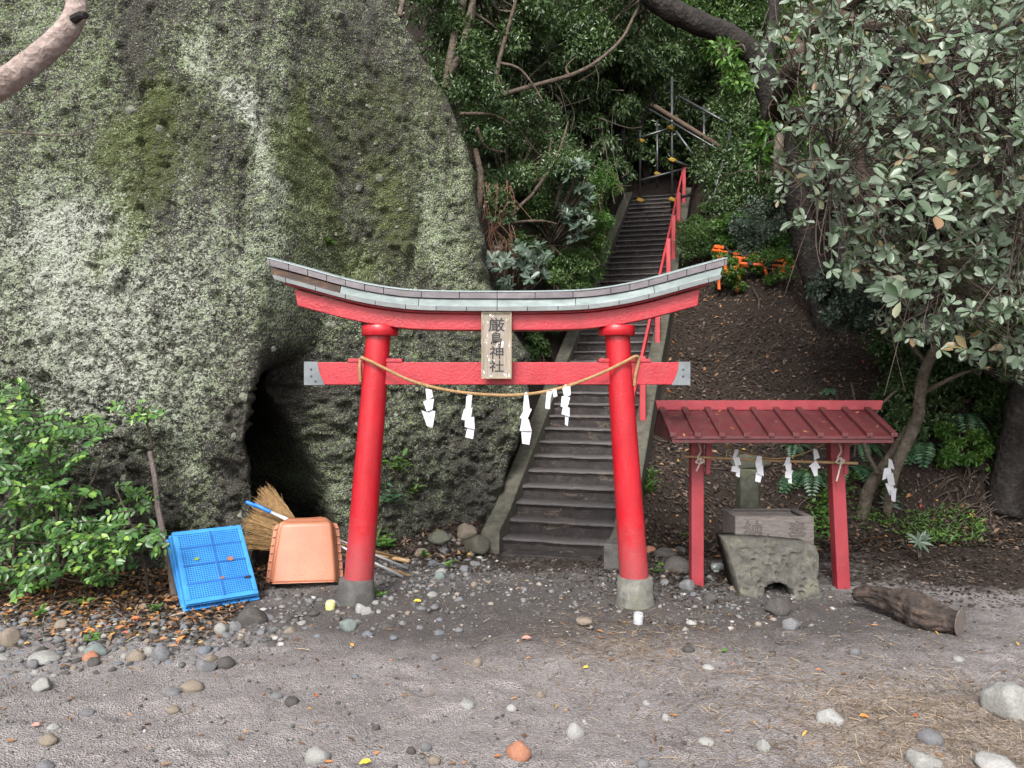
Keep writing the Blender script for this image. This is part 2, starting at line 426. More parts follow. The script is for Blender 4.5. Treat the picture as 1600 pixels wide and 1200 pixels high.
# ------------------------------------------------------------------ rock and soil materials
def rockmat(name, c1, c2, c3, scale=14, obj=False, lichen=None, rough=0.8, bump=0.6, dist=0.01):
    t = MT(name); v = t.coord('Object'); f = t.noise(v, scale, 8, 0.65)
    c = t.ramp(f, [(0.28, c1), (0.5, c2), (0.75, c3)])
    if obj:
        r = t.orand()
        c = t.mix(0.62, c, t.ramp(r, [(0.0, (0.06, 0.058, 0.06)), (0.25, (0.13, 0.13, 0.14)), (0.45, (0.20, 0.20, 0.215)), (0.62, (0.17, 0.145, 0.12)), (0.78, (0.28, 0.275, 0.275)), (0.9, (0.24, 0.17, 0.13)), (1.0, (0.38, 0.37, 0.36))]))
        c = t.mix(t.math('MULTIPLY', t.ramp(t.noise(v, 3.0, 3), [(0.45, 0), (0.6, 1)]), 0.35), c, (0.07, 0.062, 0.058))
    if lichen:
        g = t.ramp(t.noise(v, scale * 0.6, 7, 0.7), [(0.52, 0), (0.66, 1)])
        c = t.mix(t.math('MULTIPLY', g, 0.7), c, lichen)
    M[name] = t.set(c, rough, t.noise(v, scale * 4, 6), bump, dist, 0.3)
rockmat('pebble', (0.10, 0.10, 0.10), (0.17, 0.165, 0.165), (0.28, 0.275, 0.27), 7, True, bump=0.25, dist=0.004, rough=0.7)
rockmat('rock_dark', (0.035, 0.032, 0.03), (0.07, 0.064, 0.06), (0.12, 0.11, 0.10), 9)
rockmat('rock_white', (0.22, 0.215, 0.205), (0.32, 0.315, 0.305), (0.45, 0.44, 0.43), 9, bump=0.7)
rockmat('rock_orange', (0.22, 0.09, 0.05), (0.32, 0.14, 0.085), (0.40, 0.23, 0.17), 9)
rockmat('rock_pale', (0.16, 0.158, 0.15), (0.24, 0.237, 0.225), (0.34, 0.335, 0.315), 9, lichen=(0.33, 0.33, 0.29))
rockmat('rock_tan', (0.13, 0.105, 0.085), (0.2, 0.165, 0.13), (0.30, 0.25, 0.19), 9)
rockmat('rock_moss', (0.06, 0.062, 0.05), (0.11, 0.112, 0.09), (0.17, 0.175, 0.13), 8, lichen=(0.15, 0.165, 0.08))
rockmat('rock_green', (0.10, 0.125, 0.12), (0.155, 0.185, 0.175), (0.23, 0.26, 0.245), 9)
rockmat('rock_grey', (0.09, 0.09, 0.095), (0.145, 0.145, 0.15), (0.22, 0.22, 0.225), 9)
rockmat('rock_blue', (0.08, 0.088, 0.10), (0.135, 0.145, 0.165), (0.21, 0.22, 0.24), 9)
rockmat('concrete', (0.04, 0.038, 0.037), (0.075, 0.072, 0.069), (0.12, 0.117, 0.11), 10, bump=0.7)
rockmat('concrete_pale', (0.065, 0.063, 0.056), (0.125, 0.122, 0.108), (0.22, 0.215, 0.185), 10, lichen=(0.15, 0.155, 0.085), bump=0.7)
rockmat('curb_stone', (0.05, 0.047, 0.038), (0.085, 0.08, 0.064), (0.14, 0.135, 0.105), 12, lichen=(0.10, 0.105, 0.065), bump=0.8)
rockmat('basin_stone', (0.04, 0.038, 0.033), (0.075, 0.071, 0.062), (0.125, 0.12, 0.102), 13, lichen=(0.135, 0.136, 0.098), bump=0.9, dist=0.015)
rockmat('pillar_stone', (0.05, 0.05, 0.04), (0.09, 0.09, 0.072), (0.15, 0.155, 0.115), 9, lichen=(0.13, 0.15, 0.07), bump=0.9)

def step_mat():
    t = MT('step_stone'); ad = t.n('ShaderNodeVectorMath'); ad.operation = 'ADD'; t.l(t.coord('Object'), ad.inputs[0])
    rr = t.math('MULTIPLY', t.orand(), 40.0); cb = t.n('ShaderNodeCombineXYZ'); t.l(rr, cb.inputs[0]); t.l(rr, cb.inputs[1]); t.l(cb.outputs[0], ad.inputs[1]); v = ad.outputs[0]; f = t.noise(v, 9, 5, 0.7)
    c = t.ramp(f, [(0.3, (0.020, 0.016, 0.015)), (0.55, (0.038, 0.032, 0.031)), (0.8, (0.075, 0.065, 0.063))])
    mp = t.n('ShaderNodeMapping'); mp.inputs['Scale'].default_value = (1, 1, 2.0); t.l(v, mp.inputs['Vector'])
    wn_ = t.ramp(t.math('ADD', t.at('worn_lit'), t.math('MULTIPLY', t.math('SUBTRACT', t.noise(v, 16, 4, 0.7), 0.5), 1.0)), [(0.35, 0), (0.9, 0.8)])  # nosing and tread paler: edge wear plus light from above put into the colour
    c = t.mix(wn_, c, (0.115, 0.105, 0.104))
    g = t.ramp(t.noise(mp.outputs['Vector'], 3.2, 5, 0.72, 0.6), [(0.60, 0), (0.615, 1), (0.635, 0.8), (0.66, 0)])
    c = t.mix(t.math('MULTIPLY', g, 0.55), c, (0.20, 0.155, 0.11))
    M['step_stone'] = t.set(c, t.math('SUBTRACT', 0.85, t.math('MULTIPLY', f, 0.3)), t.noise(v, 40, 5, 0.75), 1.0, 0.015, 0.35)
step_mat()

def ground_mat():
    t = MT('ground_soil'); v = t.pos()
    f = t.noise(v, 1.6, 5, 0.65); g = t.noise(v, 42, 4, 0.75); k = t.vor(v, 95)
    sand = t.mix(0.5, t.ramp(f, [(0.3, (0.155, 0.140, 0.137)), (0.5, (0.225, 0.205, 0.201)), (0.72, (0.30, 0.276, 0.27))]), t.ramp(g, [(0.32, (0.08, 0.071, 0.069)), (0.5, (0.215, 0.196, 0.191)), (0.68, (0.37, 0.339, 0.33))]))
    dark = t.ramp(g, [(0.3, (0.030, 0.026, 0.025)), (0.7, (0.075, 0.066, 0.062))])
    brown = t.ramp(g, [(0.3, (0.016, 0.011, 0.009)), (0.55, (0.035, 0.024, 0.019)), (0.8, (0.07, 0.048, 0.037))])
    tan = t.ramp(g, [(0.3, (0.16, 0.125, 0.10)), (0.7, (0.36, 0.29, 0.235))])
    def mask(name, lo=0.35, hi=0.65):
        return t.ramp(t.math('ADD', t.at(name), t.math('MULTIPLY', t.math('SUBTRACT', t.noise(v, 5, 4, 0.7), 0.5), 0.9)), [(lo, 0), (hi, 1)])
    c = t.mix(t.math('MULTIPLY', mask('damp', 0.25, 0.95), 0.8), sand, dark)
    c = t.mix(t.math('MULTIPLY', mask('tan'), 0.65), c, tan)
    c = t.mix(mask('litter'), c, brown)
    sp = t.ramp(t.noise(v, 170, 3, 0.8), [(0.34, 0), (0.44, 1)])
    c = t.mix(t.math('MULTIPLY', t.math('SUBTRACT', 1.0, sp), 0.45), c, (0.025, 0.021, 0.02))
    sp2 = t.ramp(t.noise(v, 120, 2, 0.7), [(0.66, 0), (0.72, 1)])
    c = t.mix(t.math('MULTIPLY', sp2, 0.35), c, (0.36, 0.33, 0.31))
    h = t.math('ADD', t.noise(v, 45, 4, 0.75), t.math('MULTIPLY', k, 0.9))
    M['ground_soil'] = t.set(c, 0.88, h, 0.9, 0.015, 0.25)
ground_mat()

def cliff_mat():
    t = MT('cliff_rock'); v = t.pos()
    f = t.noise(v, 2.2, 5, 0.68); g = t.noise(v, 24, 5, 0.75); k = t.vor(v, 16, 'F1', 'Color'); kb = t.n('ShaderNodeSeparateColor'); t.l(k, kb.inputs[0])
    base = t.ramp(f, [(0.3, (0.040, 0.038, 0.030)), (0.5, (0.072, 0.069, 0.055)), (0.7, (0.12, 0.115, 0.095))])
    base = t.mix(t.math('MULTIPLY', kb.outputs[0], 0.6), base, (0.028, 0.026, 0.024))
    base = t.mix(t.ramp(t.noise(v, 70, 2, 0.6), [(0.58, 0), (0.7, 0.8)]), base, (0.17, 0.165, 0.14))
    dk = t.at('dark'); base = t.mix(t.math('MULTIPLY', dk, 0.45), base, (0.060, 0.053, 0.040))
    moss = t.ramp(t.math('ADD', t.at('moss'), t.math('MULTIPLY', t.math('SUBTRACT', t.noise(v, 11, 7, 0.75), 0.5), 1.1)), [(0.45, 0), (0.75, 1)])
    mc = t.ramp(g, [(0.3, (0.045, 0.058, 0.018)), (0.55, (0.085, 0.105, 0.03)), (0.8, (0.13, 0.155, 0.05))])
    c = t.mix(t.math('MULTIPLY', moss, 0.9), base, mc)
    li = t.at('lichen')
    n1 = t.noise(v, 30, 5, 0.8); n2 = t.noise(v, 95, 3, 0.7)
    vc = t.vor(v, 40, 'F1', 'Color'); vs_ = t.n('ShaderNodeSeparateColor'); t.l(vc, vs_.inputs[0])       # lichen takes or leaves whole pebbles
    thr = t.math('ADD', t.math('ADD', t.math('MULTIPLY', n1, 0.5), t.math('MULTIPLY', n2, 0.35)), t.math('ADD', t.math('SUBTRACT', t.math('MULTIPLY', li, 0.42), 0.06), t.math('MULTIPLY', vs_.outputs[0], 0.42)))
    lm = t.ramp(thr, [(0.875, 0), (0.91, 1)])
    hue = t.ramp(t.math('ADD', t.at('white'), t.math('MULTIPLY', t.math('SUBTRACT', t.noise(v, 7, 4), 0.5), 0.8)), [(0.3, (0.17, 0.215, 0.10)), (0.55, (0.27, 0.315, 0.205)), (0.85, (0.46, 0.475, 0.42))])
    c = t.mix(t.math('MULTIPLY', lm, 0.9), c, hue)
    thr2 = t.math('ADD', t.math('ADD', t.noise(v, 62, 4, 0.7), t.math('MULTIPLY', t.noise(v, 150, 2), 0.4)), t.math('MULTIPLY', li, 0.16))
    lm2 = t.ramp(thr2, [(0.865, 0), (0.90, 1)])
    c = t.mix(t.math('MULTIPLY', lm2, 0.75), c, (0.50, 0.54, 0.44))
    h = t.math('ADD', t.noise(v, 40, 5, 0.75), t.math('MULTIPLY', t.vor(v, 42), 0.7))
    M['cliff_rock'] = t.set(c, 0.85, h, 1.0, 0.05, 0.25)
    t2 = MT('clast'); v = t2.coord('Object'); r = t2.orand()
    c = t2.ramp(r, [(0, (0.05, 0.048, 0.045)), (0.5, (0.10, 0.097, 0.09)), (0.85, (0.13, 0.125, 0.11)), (1, (0.19, 0.19, 0.17))])
    lm = t2.ramp(t2.noise(t2.pos(), 44, 4, 0.8), [(0.50, 0), (0.54, 1)])
    c = t2.mix(t2.math('MULTIPLY', lm, 0.8), c, (0.20, 0.225, 0.14))
    M['clast'] = t2.set(c, 0.85, t2.noise(t2.pos(), 50, 6), 0.8, 0.015, 0.25)
cliff_mat()

def wood(name, c1, c2, c3, stretch, flake=0.0, bumps=0.5):
    t = MT(name); v = t.coord('Object', stretch); f = t.noise(v, 9, 8, 0.7, 0.4)
    c = t.ramp(f, [(0.28, c1), (0.5, c2), (0.75, c3)])
    if flake:
        z = t.coord('Object', (1, 1, 0.45)); k = t.ramp(t.noise(z, 30, 4, 0.6), [(0.62, 0), (0.64, 1)])
        c = t.mix(t.math('MULTIPLY', k, flake), c, (0.72, 0.70, 0.70))
    M[name] = t.set(c, 0.75, f, bumps, 0.006, 0.3)
wood('plaque_wood', (0.15, 0.125, 0.095), (0.235, 0.20, 0.165), (0.32, 0.28, 0.235), (7, 7, 0.5), 0.9)
wood('plaque_frame', (0.17, 0.14, 0.09), (0.25, 0.21, 0.15), (0.33, 0.29, 0.22), (4, 4, 1.0))
wood('box_wood', (0.07, 0.058, 0.053), (0.115, 0.10, 0.094), (0.175, 0.155, 0.148), (1.2, 3, 6))
wood('beam_wood', (0.05, 0.033, 0.024), (0.09, 0.06, 0.044), (0.14, 0.1, 0.075), (1, 1, 6))

def scoop_mat():
    t = MT('orange_plastic'); v = t.coord('Object'); f = t.noise(v, 3, 4)
    c = t.ramp(f, [(0.3, (0.34, 0.125, 0.068)), (0.7, (0.42, 0.175, 0.10))])
    z = t.n('ShaderNodeSeparateXYZ'); t.l(v, z.inputs[0])
    sp = t.ramp(t.math('SUBTRACT', t.noise(v, 95, 2, 0.6), t.math('MULTIPLY', z.outputs[2], 0.16)), [(0.585, 0), (0.61, 1)])
    c = t.mix(t.math('MULTIPLY', sp, 0.7), c, (0.13, 0.06, 0.04))
    M['orange_plastic'] = t.set(c, 0.42, t.noise(v, 60, 3), 0.1, 0.002, 0.45)
scoop_mat()
def glass_mat():
    t = MT('dusty_glass'); v = t.coord('Object')
    t.b.inputs['Transmission Weight'].default_value = 0.5
    M['dusty_glass'] = t.set(t.ramp(t.noise(v, 20, 4), [(0.3, (0.20, 0.22, 0.22)), (0.7, (0.4, 0.43, 0.43))]), 0.25)
glass_mat()

# ------------------------------------------------------------------ ground sheet
def axis(*segs):
    out = []
    for a, b, st in segs: out += list(np.arange(a, b, st))
    return np.array(out + [segs[-1][1]])
gx = axis((-60, -12, 4.0), (-12, -5.2, 0.2), (-5.2, 5.2, 0.024), (5.2, 9, 0.06), (9, 20, 0.4), (20, 64, 4.0))
gy = axis((-30, 1.6, 1.5), (1.6, 2.7, 0.1), (2.7, 9.6, 0.024), (9.6, 15, 0.05), (15, 28, 0.25), (28, 80, 3.0))
GX, GY = np.meshgrid(gx, gy)
GZ = terrain(GX, GY)
nx_, ny_ = len(gx), len(gy)
# grain, footprints and soft clods in the loose sand
near = sstep(12, 9, GY)
GZ = GZ + near * (0.014 * fbm(GX * 7, GY * 7, 0, 51, 4) + 0.0035 * vnoise(GX * 28, GY * 28, 0, 55))
for _ in range(46):
    fx, fy = rng.uniform(-3.2, 4.2), rng.uniform(2.9, 6.4); a = rng.uniform(0, 3.14)
    u = (GX - fx) * math.cos(a) + (GY - fy) * math.sin(a); w = -(GX - fx) * math.sin(a) + (GY - fy) * math.cos(a)
    r2 = (u / 0.13) ** 2 + (w / 0.06) ** 2
    GZ = GZ - 0.016 * np.exp(-r2 ** 2) + 0.006 * np.exp(-((np.sqrt(r2) - 1.3) / 0.3) ** 2)
idx = np.arange(nx_ * ny_).reshape(ny_, nx_)
faces = np.stack([idx[:-1, :-1], idx[:-1, 1:], idx[1:, 1:], idx[1:, :-1]], -1).reshape(-1, 4)
gme = new_mesh('ground', np.stack([GX, GY, GZ], -1).reshape(-1, 3), faces, True)
# surface cover: leaf litter, damp soil, dry straw-coloured strip
PX = CXP + F * GX / np.maximum(GY, 0.5)
s_, t_ = stair_uv(GX, GY)
Ybk = np.interp(GX, [0, 1.2, 2, 3.5, 6, 12], [8.0, 8.15, 8.35, 8.75, 9.15, 9.8])
lit = np.where(t_ > SW, sstep(-0.5, 0.35, GY - Ybk), 0)
lit = np.maximum(lit, np.where(t_ < 0.1, sstep(-1.0, 0.1, GY - 8.2), 0))
lit = np.maximum(lit, 0.9 * sstep(-1.75, -2.45, GX) * sstep(5.65, 6.15, GY + 0.12 * (GX + 4)))
lit = np.maximum(lit, 0.75 * sstep(2.9, 3.9, GX) * sstep(6.2, 7.2, GY))
lit = np.maximum(lit, 0.60 * sstep(6.8, 7.7, GY)); lit = np.maximum(lit, 0.62 * sstep(1.0, 1.6, GX) * sstep(6.6, 7.2, GY))
damp = np.clip(0.85 * np.exp(-(((GX - 0.3) / 1.7) ** 2 + ((GY - 6.9) / 1.25) ** 2)) + 0.6 * np.exp(-(((GX + 1.0) / 1.4) ** 2 + ((GY - 6.2) / 0.8) ** 2))
               + 0.75 * np.exp(-(((GX - 2.4) / 1.3) ** 2 + ((GY - 6.2) / 0.8) ** 2)) + 0.42 * np.exp(-(((GX - 0.6) / 3.4) ** 2 + ((GY - 6.0) / 0.8) ** 2)) + 0.30 * fbm(GX * 0.8, GY * 1.1, 0, 77, 3), 0, 1)
tan_ = np.clip(0.95 * np.exp(-(((GX - 2.3) / 0.95) ** 2 + ((GY - 4.1) / 0.8) ** 2)) + 0.5 * np.exp(-(((GX - 0.75) / 0.6) ** 2 + ((GY - 5.4) / 0.55) ** 2)), 0, 1)
attr(gme, 'litter', lit.ravel()); attr(gme, 'damp', damp.ravel()); attr(gme, 'tan', tan_.ravel())
ground = tag(link('ground', gme, M['ground_soil']), 'grey sandy ground with leaf litter rising into a brown bank', None, kind='structure')
from mathutils.bvhtree import BVHTree

# ------------------------------------------------------------------ cliff
XE_Z = [-0.5, 0.6, 1.6, 2.1, 2.5, 2.9, 3.4, 4.2, 5.0, 6.1, 8.5]
XE_X = [-0.15, 0.0, 0.26, 0.24, -0.05, -0.24, -0.27, -0.40, -0.72, -1.31, -2.5]
def cliff_Y(X, Z):
    X = np.asarray(X, float); Z = np.asarray(Z, float)
    xb = np.interp(Z, [0, 1.2, 1.9, 3, 5, 8], [-2.42, -2.46, -2.42, -2.40, -2.5, -2.7])      # where the left bulge ends
    wdt = np.interp(Z, [0, 1.7, 2.1, 3.5, 8], [0.03, 0.05, 0.35, 0.75, 1.0])
    step = sstep(0, 1, (X - xb) / wdt)
    left = 7.25 + 0.10 * np.clip(-X - 3.5, 0, 10) + 0.06 * Z
    right = 8.25 + 0.28 * np.clip(X + 1.9, 0, 4) + 0.07 * Z - 0.35 * sstep(2.0, 5.0, Z) * sstep(-0.6, -2.2, X)
    Y = left * (1 - step) + right * step
    # bulging mass low on the left, undercut near the soil
    Y = Y + 0.22 * sstep(0.75, 0.2, Z) * (1 - step) * sstep(-2.6, -4.4, X)
    Y = Y - 0.10 * np.exp(-(((X + 2.75) / 0.35) ** 2 + ((Z - 1.05) / 0.7) ** 2))
    # cave
    cx = np.interp(Z, [0, 0.8, 1.3, 1.9, 2.0], [-2.10, -2.18, -2.24, -2.28, -2.28])
    cw = np.interp(Z, [0, 0.7, 1.3, 1.75, 1.9], [0.32, 0.31, 0.26, 0.12, 0.03])
    rr = np.abs(X - cx) / np.maximum(cw, 0.02)
    cave = sstep(1.05, 0.25, rr) * sstep(1.98, 1.6, Z) * (X > xb)
    Y = Y + 1.9 * cave
    # right-hand edge turns back into the gully
    xe = np.interp(Z, XE_Z, XE_X)
    xe = xe + 0.07 * fbm(Z * 2.2, 0, 0, 91, 3)
    b = np.clip(X - xe + 0.12, 0, 5)
    Y = Y + 2.8 * b * sstep(0, 0.3, b) + 1.6 * b * b
    return Y
cx_ = axis((-16, -5.6, 0.16), (-5.6, -2.7, 0.020), (-2.7, -1.6, 0.014), (-1.6, -0.6, 0.017), (-0.6, 0.9, 0.017))
cz_ = axis((-0.3, 0.0, 0.06), (0.0, 3.0, 0.0165), (3.0, 6.6, 0.0185), (6.6, 9.0, 0.15))
CX_, CZ_ = np.meshgrid(cx_, cz_)
CY_ = cliff_Y(CX_, CZ_)
CY_ = CY_ - 0.30 * fbm(CX_ * 0.55 + 3, CZ_ * 0.45, CY_ * 0.3, 101, 4) - 0.10 * fbm(CX_ * 1.9, CZ_ * 1.6, CY_, 111, 4)
rough_w = 0.75 + 0.7 * sstep(2.6, 1.2, CZ_)
for sc_, amp, sd_ in ((3.4, 0.050, 201), (7.5, 0.046, 211), (15.0, 0.030, 221), (27.0, 0.020, 231)):
    wx = CX_ * sc_ + 0.35 * vnoise(CX_ * sc_ * 0.7, CZ_ * sc_ * 0.7, 0, sd_ + 5); wz = CZ_ * sc_ + 0.5 * CY_ * sc_ + 0.35 * vnoise(CX_ * sc_ * 0.7, CZ_ * sc_ * 0.7, 3, sd_ + 6)
    d1, rid = worley2(wx, wz, sd_)
    pop = sstep(0.35, 0.95, rid)
    CY_ = CY_ - rough_w * amp * (pop * sstep(0.62, 0.12, d1) * 1.2 - (rid < 0.12) * sstep(0.5, 0.1, d1) * 0.9)
CY_ = CY_ - 0.07 * fbm(CX_ * 2.6, CZ_ * 0.35, 0, 251, 3)                  # water-worn vertical flutes
for a_, b_, c_, d_, z0_, z1_ in ((-4.3, 0.10, 0.05, 0.030, 1.2, 6.5), (-3.35, -0.14, 0.06, 0.028, 2.2, 5.2), (-2.55, 0.05, 0.08, 0.035, 2.0, 6.5), (-1.55, -0.16, 0.06, 0.03, 0.3, 3.8), (-1.0, -0.05, 0.07, 0.03, 2.6, 5.6), (-0.62, 0.10, 0.05, 0.028, 0.2, 2.4), (-3.9, -0.45, 0.05, 0.026, 0.4, 2.2), (-1.9, 0.5, 0.05, 0.022, 2.4, 3.8)):
    xc_ = a_ + b_ * (CZ_ - 2.5) + 0.16 * fbm(CZ_ * 1.6, a_ * 7, 0, 261, 4); m_ = sstep(z0_, z0_ + 0.5, CZ_) * sstep(z1_, z1_ - 0.6, CZ_) * (0.6 + 0.8 * vnoise(CZ_ * 2.2, a_ * 3, 0, 263))
    CY_ = CY_ + np.clip(m_, 0, 1) * c_ * np.exp(-((CX_ - xc_) / d_) ** 2)    # cracks
for a_, sl_, am_ in ((3.1, 0.12, 0.07), (1.75, -0.1, 0.05), (4.6, 0.2, 0.06)):
    zc_ = a_ + sl_ * (CX_ + 3) + 0.18 * fbm(CX_ * 1.4, a_, 0, 271, 4); CY_ = CY_ - am_ * sstep(-0.9, 0.0, CZ_ - zc_) * sstep(0.05, 0.0, CZ_ - zc_) * sstep(0.1, 0.5, vnoise(CX_ * 0.9, a_ * 3, 0, 273) + 0.45)   # small ledges
CY_ = CY_ - 0.022 * fbm(CX_ * 17, CZ_ * 17, CY_ * 17, 241, 3)
# the cave runs back to the left behind the lip of the bulge
CU_ = CX_.copy()
# past its right-hand corner the face runs straight back into the gully
xe_ = np.interp(CZ_, XE_Z, XE_X) + 0.07 * fbm(CZ_ * 2.2, 0, 0, 91, 3) - 0.12
bb_ = np.clip(CX_ - xe_, 0, 5); yed = cliff_Y(xe_, CZ_)
CX_ = np.where(bb_ > 0, xe_ + 0.17 * (1 - np.exp(-bb_ / 0.17)) - 0.10 * np.clip(CY_ - yed - 0.1, 0, 6) + 0.05 * fbm(CY_ * 5, CZ_ * 5, 0, 95, 3) * np.clip(bb_ * 6, 0, 1), CX_)
CX_ = CX_ - 0.55 * np.clip(CY_ - 7.45, 0, 3) * sstep(2.25, 1.7, CZ_) * sstep(-1.75, -2.15, CX_)
nx2, nz2 = len(cx_), len(cz_)
ci = np.arange(nx2 * nz2).reshape(nz2, nx2)
cf = np.stack([ci[:-1, :-1], ci[:-1, 1:], ci[1:, 1:], ci[1:, :-1]], -1).reshape(-1, 4)
cme = new_mesh('cliff', np.stack([CX_, CY_, CZ_], -1).reshape(-1, 3), cf, True)
# lichen, moss and bare zones, laid out over the face
msc = np.interp(CU_, [-5, -2.45, -2.0, 0], [168, 166, 147, 138])
wq = fbm(CU_ * 1.3, CZ_ * 1.1, 0, 331, 4); wq2 = fbm(CU_ * 1.2 + 9, CZ_ * 1.2, 4, 341, 4); stq = fbm(CU_ * 7, CZ_ * 0.8, 0, 351, 3)
cpx = CXP + msc * CU_ + 75 * wq + 22 * stq; cpy = HZ - msc * (CZ_ - CAMH) + 110 * wq2 + 60 * stq          # a flat chart of the face, x to the right and y down
def blob(x, y, rx, ry, tilt=0.0):
    dx = cpx - x + tilt * (cpy - y); return np.exp(-((dx / rx) ** 2 + ((cpy - y) / ry) ** 2))
li = 0.36 + 0.28 * stq + 0.36 * blob(180, 560, 260, 190) + 0.35 * blob(80, 330, 170, 200) + 0.6 * blob(395, 200, 26, 200, -0.18) + 0.5 * blob(455, 120, 26, 130, -0.06) \
    + 0.6 * blob(715, 350, 34, 120, -0.15) + 0.24 * blob(560, 480, 140, 90) + 0.12 * blob(690, 640, 100, 120) + 0.6 * blob(520, 770, 30, 60) + 0.45 * blob(310, 60, 22, 110, -0.2) + 0.3 * blob(30, 20, 80, 60) \
    + 0.35 * blob(420, 430, 90, 80) + 0.25 * blob(290, 690, 90, 90)
li = li + 0.06 * blob(620, 130, 130, 160) - 0.55 * blob(455, 640, 75, 90) - 0.30 * blob(170, 250, 60, 90) - 0.5 * blob(420, 720, 60, 110) - 0.35 * blob(250, 200, 50, 110) - 0.5 * blob(20, 820, 160, 90) - 0.4 * blob(760, 730, 60, 90) \
    - 0.12 * blob(540, 300, 60, 90) - 0.12 * blob(610, 320, 60, 120)
li = li + 0.32 * fbm(CX_ * 1.7, CZ_ * 1.2, CY_, 301, 4) + 0.16 * fbm(CX_ * 9, CZ_ * 3.0, 0, 311, 3)
ms = 0.95 * blob(500, 280, 26, 110) + 0.9 * blob(163, 365, 26, 48) + 0.55 * blob(200, 190, 150, 130) + 0.35 * blob(560, 420, 60, 50) + 0.45 * blob(455, 330, 30, 90) + 0.35 * blob(620, 300, 150, 220) + 0.27
ms = ms + 0.25 * fbm(CX_ * 2.2, CZ_ * 1.8, CY_, 321, 4)
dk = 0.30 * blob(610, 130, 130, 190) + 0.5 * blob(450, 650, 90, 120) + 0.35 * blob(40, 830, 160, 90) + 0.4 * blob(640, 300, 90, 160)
wh = 0.15 + 0.62 * blob(150, 600, 270, 190) + 0.7 * blob(400, 200, 30, 170, -0.18) + 0.5 * blob(60, 340, 120, 110) + 0.25 * blob(260, 420, 180, 100) + 0.4 * blob(310, 50, 25, 90, -0.2)
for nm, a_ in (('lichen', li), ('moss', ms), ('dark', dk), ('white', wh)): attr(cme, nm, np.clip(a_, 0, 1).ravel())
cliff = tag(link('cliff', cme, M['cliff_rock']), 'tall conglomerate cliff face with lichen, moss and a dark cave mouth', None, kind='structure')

# rock shapes shared by stones
def rock_mesh(name, seed, sub=3, rough=0.18, flat=1.0, angular=False):
    bm = bmesh.new(); bmesh.ops.create_icosphere(bm, subdivisions=sub, radius=1.0)
    co = np.array([v.co[:] for v in bm.verts]); r = np.random.default_rng(seed)
    n = co / np.linalg.norm(co, axis=1)[:, None]
    d = 1 + rough * 2 * fbm(n[:, 0] * 1.3 + seed * 3.1, n[:, 1] * 1.3, n[:, 2] * 1.3, seed, 3)
    co = n * d[:, None]
    if angular:
        for _ in range(9):
            a = r.normal(size=3); a /= np.linalg.norm(a); h = r.uniform(0.55, 0.85)
            over = co @ a - h; co = co - np.where(over > 0, over, 0)[:, None] * a[None, :] * 0.92
        co = co * (1 + 0.05 * fbm(co[:, 0] * 4, co[:, 1] * 4, co[:, 2] * 4, seed + 3, 2))[:, None]
    co[:, 2] *= flat
    for v, c in zip(bm.verts, co): v.co = c
    me = bpy.data.meshes.new(name); bm.to_mesh(me); bm.free()
    me.polygons.foreach_set('use_smooth', np.ones(len(me.polygons), dtype=bool)); return me
ROUND = [rock_mesh('pebble_shape', 40 + i, 3, 0.16) for i in range(8)]
ANG = [rock_mesh('rock_shape', 80 + i, 3, 0.22, 1.0, True) for i in range(6)]
def mesh_with(me, mat):
    m = me.copy(); m.materials.clear(); m.materials.append(mat); return m
PEBC = (('dark grey', 'rock_dark', 0.24), ('mid-grey', 'rock_grey', 0.3), ('blue-grey', 'rock_blue', 0.18), ('brown', 'rock_tan', 0.16), ('pale', 'rock_pale', 0.12))
PEB = {c: [mesh_with(m, M[k]) for m in ROUND + ANG[:3]] for c, k, _ in PEBC}
CLA = [mesh_with(m, M['clast']) for m in ANG]

# clasts standing proud of the cliff face
cyint = CY_
def cliff_surface(ix, iz): return CX_[iz, ix], cyint[iz, ix], CZ_[iz, ix]
k_ = 0
vis_x = np.where((cx_ > -5.3) & (cx_ < -0.5))[0]; vis_z = np.where((cz_ > 0.15) & (cz_ < 6.3))[0]
while k_ < 190:
    ix, iz = int(rng.choice(vis_x)), int(rng.choice(vis_z)); x, y, z = cliff_surface(ix, iz)
    if y > 9.4: continue
    lowb = 1.0 if z < 2.6 else 0.75
    r = lowb * float(rng.choice([0.03, 0.038, 0.045, 0.06, 0.085], p=[.3, .3, .22, .13, .05]))
    o = link('stone', CLA[k_ % len(CLA)], None, cliff, (x, y + r * 0.42, z), tuple(rng.uniform(0, 6.28, 3)))
    o.scale = (r * rng.uniform(0.8, 1.3), r * rng.uniform(0.7, 1.1), r * rng.uniform(0.7, 1.1)); k_ += 1

